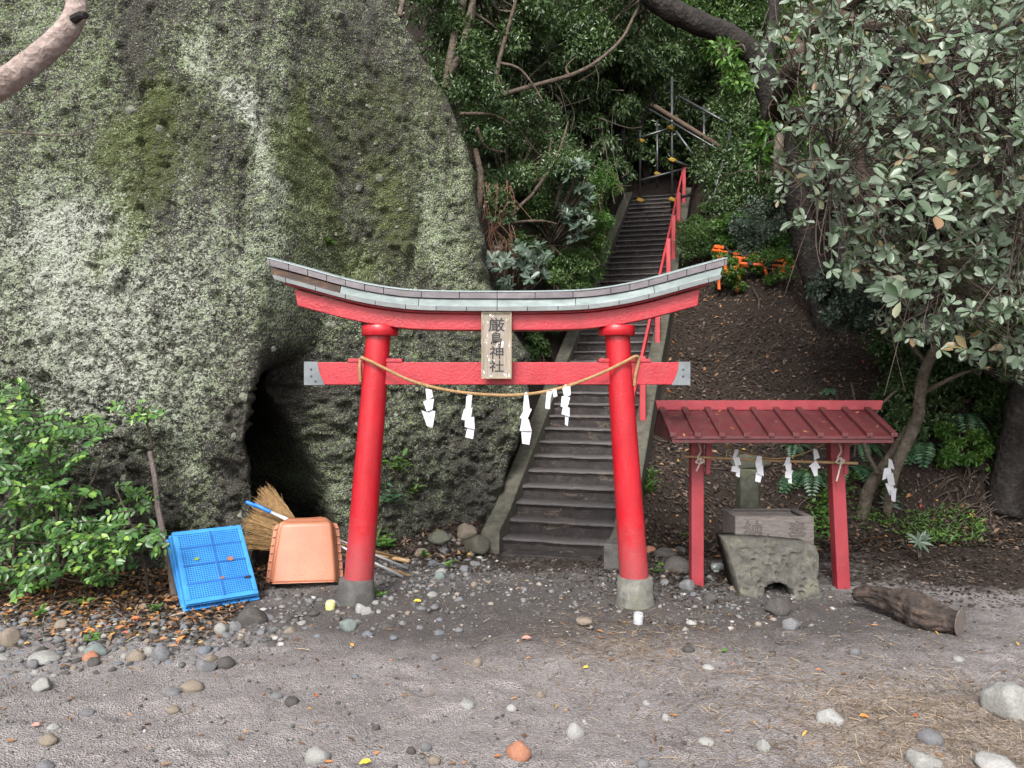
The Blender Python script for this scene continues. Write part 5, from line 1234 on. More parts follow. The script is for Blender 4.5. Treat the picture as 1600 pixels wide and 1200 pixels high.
# ------------------------------------------------------------------ stones
def stone(px, py, wpx, hpx, mesh, mat, label, cat='stone', rot=None, group=None, name='stone', dpx=None):
    p = G(px, py + hpx * 0.42); s = p.y / F
    o = link(name, mesh_with(mesh, mat), None, None, p + Vector((0, 0, hpx * s * 0.18)), rot or (0.1, 0.05, random.uniform(-0.3, 0.3)))
    o.scale = (wpx * s * 0.52, (dpx or wpx * 0.8) * s * 0.52, hpx * s * 0.62); return tag(o, label, cat, group)
R_, A_ = ROUND, ANG
for q in ((810, 1170, 37, 30, R_[0], 'rock_orange', 'round orange-red stone lying in the bottom foreground'), (898, 1140, 27, 25, R_[1], 'rock_white', 'round whitish pebble right of the orange stone'),
          (495, 1177, 37, 25, R_[2], 'rock_pale', 'oval pale grey pebble in the bottom foreground left of the orange stone'), (1192, 1162, 25, 22, A_[0], 'rock_pale', 'angular pale stone between the white pebbles and the dry grass'),
          (1104, 1157, 26, 10, R_[3], 'rock_white', 'flat white pebble right of the round whitish one'), (1298, 1116, 44, 28, A_[1], 'rock_white', 'bright white chalky lump half buried right of centre'),
          (1576, 1088, 72, 62, A_[2], 'rock_pale', 'large lichen-covered boulder cut by the right edge'), (1454, 1150, 38, 23, R_[4], 'rock_grey', 'smooth blue-grey stone on the straw at bottom right'),
          (1440, 1182, 60, 30, A_[3], 'rock_pale', 'rough pale rock in the bottom right corner below the blue-grey stone'), (1550, 1188, 66, 26, A_[4], 'rock_white', 'broken white rock at the bottom right edge'),
          (1236, 973, 32, 20, A_[5], 'rock_grey', 'angular grey stone in front of the basin'), (1215, 944, 42, 32, A_[0], 'rock_dark', 'dark lava lump plugging the drain hole of the basin'),
          (394, 958, 48, 36, A_[1], 'rock_dark', 'dark jagged lava rock against the lower corner of the blue crate'), (545, 974, 30, 20, A_[2], 'rock_green', 'greenish angular stone in front of the left column'),
          (564, 948, 24, 18, A_[3], 'rock_white', 'pale angular stone at the foot of the left column'), (686, 897, 20, 17, A_[4], 'rock_green', 'grey-green angular stone left of the stair foot'),
          (728, 828, 36, 26, A_[5], 'rock_tan', 'tan yellowish rock on the litter beside the left curb'), (686, 836, 46, 22, A_[0], 'rock_moss', 'broad mossy rock on the litter left of the tan rock'),
          (743, 783, 20, 22, A_[1], 'rock_moss', 'upright mossy stone at the cliff foot beside the curb'), (745, 1034, 15, 14, R_[5], 'rock_tan', 'small round yellowish pebble in the middle of the sand'),
          (1016, 858, 18, 14, R_[6], 'rock_orange', 'orange pebble on the litter just right of the right column'), (1060, 880, 44, 30, R_[7], 'rock_dark', 'large dark rounded stone between the right column and the shelter post'),
          (1075, 912, 26, 20, A_[2], 'rock_grey', 'angular grey stone at the foot of the left shelter post'), (1040, 862, 34, 14, R_[1], 'rock_dark', 'flat dark stone behind the large dark one'),
          (1110, 932, 22, 18, R_[2], 'rock_dark', 'dark rounded stone right of the left shelter post foot'), (679, 1186, 20, 14, R_[3], 'rock_tan', 'small tan stone near the bottom edge left of centre'),
          (665, 1165, 17, 14, R_[4], 'rock_grey', 'small blue-grey stone just above the tan one near the bottom edge'), (642, 1172, 15, 12, R_[5], 'rock_dark', 'small dark stone left of the blue-grey one near the bottom edge'),
          (1041, 1120, 17, 14, A_[3], 'rock_white', 'small white angular pebble right of centre foreground'), (1005, 1192, 20, 15, R_[6], 'rock_grey', 'blue-grey pebble at the bottom edge right of the orange stone'),
          (730, 1099, 24, 13, R_[7], 'rock_pale', 'flat pale pebble in the middle foreground sand'), (799, 1105, 16, 11, R_[0], 'rock_white', 'small white pebble right of the flat pale one'),
          (844, 1084, 15, 12, R_[1], 'rock_tan', 'small brownish pebble above the round whitish one'), (911, 968, 30, 11, A_[4], 'rock_tan', 'flat tan stone in front of the stairs'),
          (1080, 972, 16, 8, R_[2], 'rock_white', 'tiny white oval pebble in front of the shelter'), (1107, 1042, 20, 10, R_[3], 'rock_white', 'white oval pebble in the sand below the shelter'), (1076, 1013, 18, 12, R_[4], 'rock_dark', 'dark pebble in the sand below the left shelter post'),
          (1335, 1018, 15, 11, R_[5], 'rock_grey', 'grey pebble in the sand below the log'), (1498, 1029, 18, 9, R_[6], 'rock_pale', 'pale oval pebble in the sand right of the log'),
          (270, 1080, 24, 12, R_[7], 'rock_grey', 'grey pebble alone on the sand below the stone bed'), (75, 1154, 28, 15, R_[0], 'rock_tan', 'brownish pebble in the bottom left sand'), (83, 1135, 17, 8, R_[1], 'rock_white', 'small white pebble above the brownish one at bottom left'),
          (70, 1195, 28, 14, R_[2], 'rock_grey', 'grey pebble on the bottom edge at far left'), (352, 1176, 13, 11, R_[3], 'rock_grey', 'small grey pebble left of the oval pale one'), (137, 1112, 20, 10, R_[4], 'rock_grey', 'flat grey pebble on the sand near the left edge'),
          (270, 1107, 22, 9, R_[5], 'rock_tan', 'flat brownish pebble just below the lone grey one'), (432, 1086, 18, 10, R_[6], 'rock_grey', 'low grey pebble left of centre foreground'), (456, 1094, 22, 14, R_[7], 'rock_dark', 'dark pebble beside the low grey one left of centre'),
          (680, 1026, 16, 11, A_[5], 'rock_grey', 'small grey wedge-shaped pebble left of the round yellowish one'), (1010, 1098, 12, 7, R_[1], 'rock_white', 'tiny white flake in the sand below the right column'),
          (66, 1066, 38, 22, A_[0], 'rock_pale', 'pale elongated stone at the lower edge of the stone bed'), (250, 1016, 32, 30, A_[1], 'rock_grey', 'upright blocky grey stone in the middle of the stone bed'), (212, 1024, 26, 20, R_[0], 'rock_tan', 'brown rounded stone left of the blocky grey one in the stone bed'),
          (150, 1014, 32, 18, R_[1], 'rock_green', 'greenish rounded stone in the stone bed below the shrub'), (68, 1025, 46, 15, R_[2], 'rock_pale', 'long pale stone lying flat in the stone bed'), (16, 992, 36, 34, A_[2], 'rock_tan', 'big brownish stone at the left edge below the shrub'),
          (320, 1036, 36, 22, A_[3], 'rock_grey', 'striped grey stone at the right end of the stone bed'), (350, 1032, 34, 22, A_[4], 'rock_dark', 'dark flaky stone right of the striped grey one'), (346, 980, 22, 20, R_[3], 'rock_pale', 'light round pebble below the blue crate'),
          (368, 978, 20, 18, R_[4], 'rock_grey', 'grey round pebble right of the light one below the crate'), (300, 1070, 36, 15, R_[5], 'rock_tan', 'pinkish flat stone in the sand below the stone bed'), (142, 1024, 24, 16, R_[6], 'rock_orange', 'pinkish-orange pebble in the stone bed')):
    stone(q[0], q[1], q[2], q[3], q[4], M[q[5]], q[6])
def scatter(n, region, wr, label, group, seed, ang=0.4, taper=2.0, where=None):
    r = np.random.default_rng(seed); k = 0; placed = []
    while k < n:
        px, py = r.uniform(region[0], region[1]), r.uniform(region[2], region[3])
        if not region[4](px, py): continue
        w = wr[0] + (wr[1] - wr[0]) * r.random() ** taper
        if any(abs(px - a) < 0.45 * (w + c) and abs(py - b_) < 0.28 * (w + c) for a, b_, c in placed): continue
        placed.append((px, py, w)); p = G(px, py); s = p.y / F
        i = int(r.integers(0, 8)) if r.random() > ang else 8 + int(r.integers(0, 3))
        h = w * r.uniform(0.5, 0.8); cn = PEBC[int(r.choice(5, p=[c[2] for c in PEBC]))][0]; wp = where(px) if where else ''; lab = f'{cn} {label}{wp}'
        o = link('pebble', PEB[cn][i], None, None, p + Vector((0, 0, h * s * r.uniform(-0.08, 0.16))), (r.uniform(-.3, .3), r.uniform(-.3, .3), r.uniform(0, 6.28)))
        o.scale = (w * s * 0.52, w * s * r.uniform(0.32, 0.48), h * s * 0.5); tag(o, lab, 'pebble', group); k += 1
scatter(150, (0, 330, 952, 1062, lambda x, y: y > 1052 - 0.10 * (330 - x) * 0 - (330 - x) * 0.0 - 92 + 0.0 * x and y < 1066 - x * 0.09), (11, 30), 'pebble in the stone bed', 'pebbles of the stone bed', 11, where=lambda x: ' at the left edge of the frame' if x < 90 else (' straight below the shrub' if x < 210 else ' next to the blue crate'))
scatter(42, (230, 480, 966, 1030, lambda x, y: y < 1035 - (x - 230) * 0.12), (10, 24), 'pebble', 'pebbles below the crate', 12, where=lambda x: ' on the edge of the sand below the blue crate' if x < 390 else ' on the sand below the orange scoop')
scatter(34, (470, 720, 930, 1000, lambda x, y: not (525 < x < 590 and y < 940)), (10, 24), 'pebble', 'pebbles round the left column', 13, where=lambda x: ' close in front of the left column foot' if x < 590 else ' between left column foot and stair foot')
scatter(48, (600, 765, 835, 925, lambda x, y: y > 925 - (x - 590) * 0.9), (10, 28), 'rubble stone at the cliff foot left of the stairs', 'rubble beside the stairs', 14, 0.6)
scatter(26, (1010, 1150, 845, 945, lambda x, y: not (1078 < x < 1104 and y < 920)), (11, 26), 'stone in the litter between right column and basin', 'stones beside the right column', 15, 0.4)
scatter(20, (420, 1500, 1010, 1195, lambda x, y: True), (9, 15), 'tiny pebble alone on the open sand', 'pebbles on the open sand', 16, where=lambda x: ' left of the orange stone' if x < 800 else ' right of the orange stone')

# ------------------------------------------------------------------ foliage builders
T4 = (np.array([(0, 0, 0), (0.45, 0.5, 0.09), (1, 0, -0.06), (0.45, -0.5, 0.09)]), np.array([(0, 2, 1), (0, 3, 2)]))
T8 = (np.array([(0, 0, 0), (0.27, 0.29, 0.03), (0.57, 0.48, 0.05), (0.84, 0.36, 0.025), (1, 0, -0.05), (0.84, -0.36, 0.025), (0.57, -0.48, 0.05), (0.27, -0.29, 0.03)]), np.array([(0, 4, 3, 2, 1), (0, 7, 6, 5, 4)]))
TOV = (np.array([(0, 0, 0), (0.22, 0.34, 0.05), (0.48, 0.46, 0.07), (0.78, 0.25, 0.03), (1, 0, -0.08), (0.78, -0.25, 0.03), (0.48, -0.46, 0.07), (0.22, -0.34, 0.05)]), np.array([(0, 4, 3, 2, 1), (0, 7, 6, 5, 4)]))
def unit(a): return a / np.maximum(np.linalg.norm(a, axis=-1, keepdims=True), 1e-9)
def leaf_mesh(name, P, A, N, L, W, R, tmpl=T4):
    P = np.asarray(P, float); A = unit(np.asarray(A, float)); N = np.asarray(N, float)
    B = unit(np.cross(N, A)); N = np.cross(A, B); L = np.broadcast_to(L, len(P)); W = np.broadcast_to(W, len(P))
    tv, tf = tmpl; k = len(tv)
    V = P[:, None, :] + (L[:, None] * tv[None, :, 0])[..., None] * A[:, None, :] + (W[:, None] * tv[None, :, 1])[..., None] * B[:, None, :] + (L[:, None] * tv[None, :, 2])[..., None] * N[:, None, :]
    Fc = (np.arange(len(P))[:, None, None] * k + tf[None]).reshape(-1, tf.shape[1])
    me = new_mesh(name, V.reshape(-1, 3), Fc, False)
    attr(me, 'rnd', np.repeat(np.broadcast_to(R, len(P)), k)); return me
def inpoly(x, y, poly):
    c = False; n = len(poly)
    for i in range(n):
        (x1, y1), (x2, y2) = poly[i], poly[i - 1]
        if (y1 > y) != (y2 > y) and x < (x2 - x1) * (y - y1) / (y2 - y1) + x1: c = not c
    return c
def pick(poly, r):
    xs = [p[0] for p in poly]; ys = [p[1] for p in poly]
    while True:
        x, y = r.uniform(min(xs), max(xs)), r.uniform(min(ys), max(ys))
        if inpoly(x, y, poly): return x, y
def clump_leaves(C, Rr, n, ll, r, droop=0.2, fill=0.55, flat=0.75):
    """leaves in one clump: most sit in its outer shell, blades facing up and out"""
    d = unit(r.normal(size=(n, 3))); rad = Rr * (fill + (1 - fill) * r.random(n) ** 0.6) * (0.75 + 0.5 * vnoise(d[:, 0] * 2.3 + C[0] * 3, d[:, 1] * 2.3 + C[1] * 3, d[:, 2] * 2.3 + C[2], 9))
    P = np.array(C) + d * rad[:, None] * np.array([1, 1, flat])
    A = d * 0.7 + r.normal(size=(n, 3)) * 0.65 + np.array([0, 0, -droop]); N = d * 0.5 + np.array([0, -0.25, 0.8]) + r.normal(size=(n, 3)) * 0.45
    return P, A, N, ll * r.uniform(0.65, 1.25, n)
def limb(mb, pts, r0, r1, n=9, jit=0.06, step=6):
    c = bez(pts, step); m = len(c); mb.tube(c, [r0 + (r1 - r0) * (i / (m - 1)) for i in range(m)], n, True, jit)
def grow(name, label, cat, base, poly, Yr, ncl, cr, nl, ll, mat, seed, group=None, wratio=0.42, trunk_r=0.05, tmpl=T4, droop=0.2, bark_m='bark_brown', fill=0.55, trunk=None, ybias=None, clumpname='crown', twigs=True, ground=False):
    """a tree or bush: stem and limbs reaching leafy clumps spread through a volume"""
    r = np.random.default_rng(seed); base = Vector(base); o = empty(name, base, label, cat, group)
    cs = []
    for _ in range(ncl):
        x, y = pick(poly, r); Y = r.uniform(*Yr); c = at(x, y, Y); gz_ = tz(c.x, c.y)
        if ground: c = G(x, y) + Vector((0, -0.15, r.uniform(0.0, 0.35))); gz_ = c.z - 1
        if c.z < gz_ + 0.1: c.z = gz_ + r.uniform(0.05, 0.3)
        cs.append(c)
    PP = [clump_leaves(c, cr * r.uniform(0.6, 1.3), int(nl * r.uniform(0.6, 1.3)), ll, r, droop, fill) for c in cs]
    P = np.concatenate([p[0] for p in PP]); A = np.concatenate([p[1] for p in PP]); N = np.concatenate([p[2] for p in PP]); L = np.concatenate([p[3] for p in PP])
    R = np.concatenate([np.clip(r.normal(r.uniform(0.25, 0.65), 0.2, len(p[0])), 0, 1) for p in PP])
    me = leaf_mesh(clumpname, P - np.array(base), A, N, L, L * wratio, R, tmpl); cr_o = link(clumpname, me, M[mat], o); cr_o['kind'] = 'stuff'
    mb = MB(); cen = sum(cs, Vector()) / len(cs); fork = base.lerp(cen, 0.45) + Vector((r.normal() * 0.1, 0, 0))
    if trunk is None: limb(mb, [Vector((0, 0, -0.15)), (fork - base) * 0.5 + Vector((0.06, 0, 0)), fork - base], trunk_r, trunk_r * 0.7)
    else:
        for pts, a, b_ in trunk: limb(mb, [Vector(p) - base for p in pts], a, b_, 9)
    mb.build('trunk' if cat == 'tree' else 'stem', M[bark_m], o, 0, True)
    if twigs:
        mb = MB(); src = [fork] if trunk is None else [Vector(pts[-1]) for pts, _, _ in trunk] + [Vector(pts[len(pts) // 2]) for pts, _, _ in trunk]
        for c in cs:
            s_ = min(src, key=lambda q: (q - c).length); mid = s_.lerp(c, 0.5) + Vector((r.normal() * 0.1, r.normal() * 0.1, r.normal() * 0.12))
            limb(mb, [s_ - base, mid - base, c - base], min(trunk_r * 0.4, 0.03), 0.005, 5, 0, 4)
        b = mb.build('branch', M[bark_m], o, 0, True); b['kind'] = 'stuff'
    return o

# trees and bushes behind the cliff and the stairs
BGR = 'trees closing off the slope behind the stairs'
pA = at(698, 135, 10.4)
grow('evergreen_tree', 'pale many-stemmed tree rooted on the cliff edge', 'tree', pA, [(650, -260), (860, -260), (860, 100), (780, 150), (715, 90), (660, 20)], (10.6, 12.6), 46, 0.42, 620, 0.085, 'leaf_dark', 1, None, 0.42, 0.09, T4, 0.25, 'bark_pale',
     trunk=[([at(698, 140, 10.4), at(702, 105, 10.35), at(712, 50, 10.3), at(724, 0, 10.3), at(735, -60, 10.4)], 0.066, 0.04), ([at(700, 125, 10.4), at(722, 80, 10.2), at(732, 30, 10.15), at(748, -30, 10.2)], 0.06, 0.035),
            ([at(728, 60, 10.2), at(738, 20, 10.3), at(741, -40, 10.5)], 0.05, 0.03), ([at(624, 26, 9.9), at(628, 8, 10), at(640, -30, 10.2)], 0.035, 0.025)])
pB_ = at(736, 176, 10.6)
grow('evergreen_tree', 'slender tree with one long bare branch arching right over the stairs', 'tree', pB_, [(800, -200), (1040, -200), (1010, 70), (930, 140), (830, 130)], (11.5, 13.5), 44, 0.40, 560, 0.08, 'leaf_dark', 2, None, 0.42, 0.06, T4, 0.4, 'bark_brown',
     trunk=[([at(734, 182, 10.6), at(748, 165, 10.5), at(772, 152, 10.5), at(830, 135, 10.6), at(890, 118, 10.7), at(930, 98, 10.8), at(972, 60, 11), at(996, 15, 11.2), at(1030, -30, 11.5)], 0.042, 0.016),
            ([at(772, 152, 10.5), at(780, 95, 10.6), at(795, 40, 10.8), at(812, -20, 11)], 0.034, 0.022), ([at(778, 98, 10.6), at(815, 110, 10.5), at(850, 160, 10.5)], 0.022, 0.01), ([at(740, 90, 10.4), at(770, 110, 10.4), at(790, 150, 10.3)], 0.02, 0.012)])
pC = at(905, 300, 13.2); pC.z = tz(pC.x, pC.y)
grow('evergreen_tree', 'glossy dark evergreen hanging over the left side of the stairs', 'tree', pC, [(860, 40), (1050, 0), (1045, 110), (1010, 170), (985, 235), (960, 290), (915, 270), (870, 200)], (12.4, 14.2), 76, 0.33, 620, 0.10, 'leaf_dark', 3, None, 0.34, 0.07, T4, 0.9, 'bark_dark')
grow('broadleaf_bush', 'dark ivy-like growth along the upper right edge of the cliff', 'bush', at(745, 330, 10.1), [(650, -40), (720, -40), (775, 150), (800, 330), (770, 340), (752, 250), (715, 130), (680, 40)], (9.9, 10.9), 46, 0.22, 330, 0.06, 'leaf_dark', 9, 'bushes in the gully', twigs=False)
grow('broadleaf_bush', 'dark small-leaved bush in the gully right of the cliff edge', 'bush', at(790, 330, 11.2), [(735, 170), (860, 140), (890, 260), (830, 330), (775, 310), (750, 250)], (10.6, 12.2), 44, 0.30, 520, 0.055, 'leaf_dark', 4, 'bushes in the gully')
grow('broadleaf_bush', 'mid-green fine-leaved bush under the dark one in the gully', 'bush', at(850, 420, 11.4), [(820, 250), (905, 230), (935, 330), (900, 420), (850, 440), (800, 380)], (11.0, 12.4), 40, 0.28, 560, 0.045, 'leaf_mid', 5, 'bushes in the gully')
grow('broadleaf_bush', 'bright green bush spilling against the left curb of the stairs', 'bush', at(925, 420, 12.2), [(905, 265), (960, 275), (955, 350), (925, 430), (890, 445), (900, 360)], (12.0, 13.0), 30, 0.24, 620, 0.045, 'leaf_bright', 6, 'bushes in the gully')
grow('creeping_bush', 'low green plants and moss where cliff and left curb meet behind the plaque', 'bush', G(845, 575), [(808, 515), (880, 500), (868, 560), (835, 585), (815, 570)], (1, 2), 16, 0.15, 260, 0.05, 'leaf_mid', 8, 'bushes in the gully', 0.45, 0.01, T4, 0.5, 'twig', twigs=False, ground=True)
grow('creeping_bush', 'low green growth over the litter between cliff and lower curb', 'bush', at(880, 470, 11.3), [(850, 400), (925, 400), (915, 470), (880, 500), (850, 480)], (10.9, 11.8), 18, 0.18, 420, 0.045, 'leaf_mid', 7, 'bushes in the gully')
for i, (lb, poly, Yr, n, cr, ll, mt, sd_) in enumerate((
        ('tall dark evergreen directly behind the head of the stairs', [(930, -260), (1090, -260), (1085, 120), (1040, 260), (980, 240), (940, 110)], (20, 24), 62, 0.85, 0.13, 'leaf_dark', 21),
        ('dark evergreen right of the pipe scaffold', [(1080, -100), (1240, -60), (1240, 230), (1150, 300), (1080, 240)], (18.5, 22.5), 60, 0.75, 0.12, 'leaf_dark', 22),
        ('olive-green tree at the top right of the stairs', [(1030, -260), (1230, -260), (1200, 150), (1110, 160), (1050, 110)], (16.5, 19), 52, 0.65, 0.10, 'leaf_mid', 23),
        ('tall evergreen above the gully left of the stairs', [(620, -300), (960, -300), (960, 180), (840, 240), (720, 200)], (15, 18), 90, 0.7, 0.11, 'leaf_dark', 24),
        ('pale olive tree filling the upper right background', [(1230, -300), (1500, -300), (1500, 330), (1330, 420), (1250, 300)], (12.5, 15.5), 110, 0.5, 0.085, 'leaf_olive', 25),
        ('light green tree at the right edge of the background', [(1450, -300), (1760, -300), (1760, 430), (1560, 430), (1450, 330)], (12.0, 15), 100, 0.5, 0.085, 'leaf_olive', 26),
        ('bright green small tree showing through the grey-leaved branches', [(1220, 60), (1420, 20), (1430, 180), (1300, 300), (1230, 250)], (11.2, 12.6), 34, 0.34, 0.07, 'leaf_bright', 27))):
    xs = [p[0] for p in poly]; b_ = at(sum(xs) / len(xs), 300, sum(Yr) / 2); b_.z = tz(b_.x, b_.y)
    grow('background_tree', lb, 'tree', b_, poly, Yr, n, cr, 640, ll, mt, sd_, BGR, 0.42, 0.16, T4, 0.3, 'bark_dark')
for lb, poly, Yr, n, cr, ll, mt, sd_ in (
        ('green undergrowth just right of the handrail below the scaffold', [(1058, 345), (1120, 335), (1130, 420), (1062, 430)], (14.2, 15.6), 26, 0.22, 0.05, 'leaf_mid', 31),
        ('silvery-leaved bush under the big tree trunk beside the barriers', [(1150, 335), (1250, 335), (1250, 400), (1160, 400)], (13.0, 14.5), 26, 0.24, 0.055, 'leaf_grey', 32),
        ('bright green weeds round the orange barriers', [(1120, 395), (1240, 400), (1240, 450), (1130, 450)], (12.6, 13.8), 26, 0.16, 0.05, 'leaf_bright', 33),
        ('green vine climbing the slope left of the grey-leaved branches', [(1120, 340), (1155, 330), (1160, 400), (1125, 400)], (14.0, 14.6), 14, 0.16, 0.06, 'leaf_bright', 34),
        ('pale grey-green bush above the shelter at the bank top', [(1250, 420), (1380, 440), (1400, 510), (1300, 500)], (9.8, 11.0), 34, 0.20, 0.06, 'leaf_grey', 35),
        ('dark bush on the bank right of the shelter roof', [(1370, 520), (1480, 500), (1480, 600), (1400, 610)], (9.8, 10.8), 26, 0.22, 0.065, 'leaf_dark', 36),
        ('mid-green bush behind the leaning trunk at right', [(1450, 480), (1600, 440), (1620, 600), (1500, 600)], (9.8, 11.0), 34, 0.24, 0.06, 'leaf_mid', 37),
        ('broad green bush beyond the right edge of the picture bank', [(1590, 560), (1900, 480), (1900, 760), (1640, 740)], (8.6, 10.2), 60, 0.26, 0.065, 'leaf_mid', 39),
        ('glossy dark bush at the right edge above the ferns', [(1540, 420), (1700, 420), (1700, 560), (1560, 550)], (9.2, 10.2), 30, 0.26, 0.07, 'leaf_dark', 38)):
    xs = [p[0] for p in poly]; ys = [p[1] for p in poly]; b_ = at(sum(xs) / len(xs), max(ys), Yr[0]); b_.z = tz(b_.x, b_.y)
    grow('slope_bush', lb, 'bush', b_, poly, Yr, n, cr, 420, ll, mt, sd_, 'bushes on the right-hand slope', 0.45, 0.02, twigs=False)

for lb, poly, n, cr, ll, mt, sd_ in (('mixed green undergrowth over the steep bank at the right edge', [(1500, 560), (1640, 540), (1640, 720), (1570, 700), (1500, 640)], 46, 0.17, 0.06, 'leaf_mid', 55),
                                     ('dark leafy undergrowth on the bank behind the leaning trunk', [(1340, 560), (1470, 560), (1480, 700), (1400, 700), (1350, 640)], 40, 0.16, 0.065, 'leaf_dark', 56),
                                     ('fresh green seedlings under the fern bank', [(1440, 700), (1560, 680), (1570, 740), (1460, 750)], 12, 0.12, 0.06, 'leaf_bright', 57),
                                     ('green creepers hanging on the gully side below the arching branch', [(780, 230), (900, 200), (940, 300), (880, 400), (800, 350)], 60, 0.20, 0.06, 'leaf_mid', 58),
                                     ('dark thicket on the slope behind the pipe scaffold', [(1070, 110), (1215, 100), (1220, 335), (1100, 335), (1075, 260)], 70, 0.42, 0.09, 'leaf_dark', 51),
                                     ('sparse dark scrub on the slope under the scaffold pole', [(1095, 250), (1240, 230), (1240, 345), (1110, 350)], 24, 0.3, 0.07, 'leaf_dark', 52),
                                     ('dark thicket at the left of the stair head', [(930, 160), (990, 120), (990, 290), (940, 290)], 26, 0.35, 0.08, 'leaf_dark', 53),
                                     ('dark thicket closing the stair head', [(985, 150), (1075, 130), (1075, 285), (990, 280)], 44, 0.5, 0.09, 'leaf_dark', 54)):
    x0 = sum(p[0] for p in poly) / len(poly); y0 = max(p[1] for p in poly)
    grow('slope_thicket', lb, 'bush', G(x0, y0), poly, (1, 2), n, cr, 420, ll, mt, sd_, 'thickets on the slopes', 0.42, 0.02, twigs=False, ground=True)

# ------------------------------------------------------------------ grey-leaved tree on the right
LEAF_T = []
for k in range(4):
    tv = T8[0].copy(); tv[:, 1] *= 1 + 0.1 * k; tv[1:4, 2] += 0.03 * k; tv[5:, 2] += 0.03 * k - 0.02
    tv2 = np.vstack([tv, [(0.5, 0.0, -0.02)]])
    me = new_mesh('leaf', tv2, [(0, 8, 2, 1), (8, 4, 3, 2), (0, 7, 6, 8), (8, 6, 5, 4)], True); me.materials.append(M['leaf_tobira_single']); LEAF_T.append(me)
def frame_mat(p, a, n, l, w):
    a = Vector(a).normalized(); b_ = Vector(n).cross(a).normalized(); n = a.cross(b_)
    m = Matrix.Identity(4)
    for i in range(3): m[i][0] = a[i] * l; m[i][1] = b_[i] * w; m[i][2] = n[i] * l; m[i][3] = p[i]
    return m
tb = G(1296, 505); TYb = tb.y
tob = empty('grey_leaved_tree', tb, 'big tree with black trunk and large whorled grey-green leaves at upper right', 'tree')
mb = MB(); Yt = TYb
limb(mb, [tb - tb + Vector((0, 0, -0.3))] + [at(x, y, Y_) - tb for x, y, Y_ in ((1282, 470, Yt), (1262, 400, Yt), (1247, 330, Yt - 0.1), (1232, 265, Yt - 0.2), (1214, 205, Yt - 0.3), (1200, 140, Yt - 0.4), (1178, 88, Yt - 0.5), (1135, 55, Yt - 0.6), (1080, 32, Yt - 0.7), (1030, 5, Yt - 0.8), (975, -50, Yt - 0.9))], 0.19, 0.15, 14, 0.10)
mb.build('trunk', M['bark_dark'], tob, 0, True)
limbs = []
for pts, a, b_, mt in (([(1205, 190, Yt - 0.35), (1232, 120, 8.4), (1262, 60, 8.0), (1300, 20, 7.6), (1390, -40, 7.2)], 0.12, 0.08, 'bark_brown'),
                       ([(1215, 185, Yt - 0.35), (1280, 178, 8.6), (1330, 165, 8.2), (1400, 90, 7.8), (1480, 60, 7.4), (1640, 30, 7.0)], 0.12, 0.06, 'bark_dark'),
                       ([(1196, 120, Yt - 0.45), (1205, 60, Yt - 0.5), (1212, -40, Yt - 0.5)], 0.10, 0.08, 'bark_dark'),
                       ([(1222, 240, Yt - 0.25), (1218, 215, 8.7), (1216, 280, 8.6)], 0.05, 0.06, 'bark_pale'),
                       ([(1300, 20, 7.6), (1360, 40, 7.2), (1440, 60, 6.8), (1500, 150, 6.6), (1560, 300, 6.6)], 0.06, 0.02, 'bark_brown'),
                       ([(1400, 90, 7.8), (1420, 180, 7.2), (1440, 280, 7.0), (1460, 400, 7.0), (1480, 480, 7.0)], 0.05, 0.02, 'bark_dark'),
                       ([(1330, 165, 8.2), (1345, 260, 7.4), (1370, 340, 7.2), (1400, 430, 7.2)], 0.04, 0.015, 'bark_brown'),
                       ([(1480, 60, 7.4), (1530, 130, 6.8), (1580, 240, 6.5), (1620, 380, 6.5)], 0.05, 0.02, 'bark_dark'),
                       ([(1262, 60, 8.0), (1270, 120, 7.4), (1290, 200, 7.0), (1310, 270, 6.8)], 0.025, 0.01, 'twig')):
    mb = MB(); P3 = [at(*p) for p in pts]; limb(mb, [p - tb for p in P3], a, b_, 10, 0.09); mb.build('limb', M[mt], tob, 0, True)
    limbs += bez(P3, 14)
r = np.random.default_rng(99)
tpoly = [(1165, 30), (1250, -40), (1420, -80), (1680, -80), (1680, 540), (1560, 560), (1470, 545), (1390, 520), (1350, 470), (1290, 430), (1255, 370), (1215, 320), (1200, 260), (1215, 200), (1190, 150), (1180, 90)]
wh_ = []
tries = 0
while len(wh_) < 720 and tries < 26000:
    tries += 1; x, y = pick(tpoly, r)
    f = r.random(); Y = 5.3 + 2.4 * f
    if x < 1300 and y > 190 and r.random() < 0.55: continue
    if x < 1250 and y < 190 and r.random() < 0.45: continue
    if x < 1350 and r.random() < 0.35: continue
    if x > 1400 and y > 420 and r.random() < 0.2: continue
    if any((x - a) ** 2 + (y - b_) ** 2 < (11 if abs(Y - c) < 0.7 else 5) ** 2 for a, b_, c in wh_): continue
    wh_.append((x, y, Y))
wh_.sort(key=lambda q: q[2])
LP, LA, LN, LL, LW = [], [], [], [], []; single = 0
twg = MB()
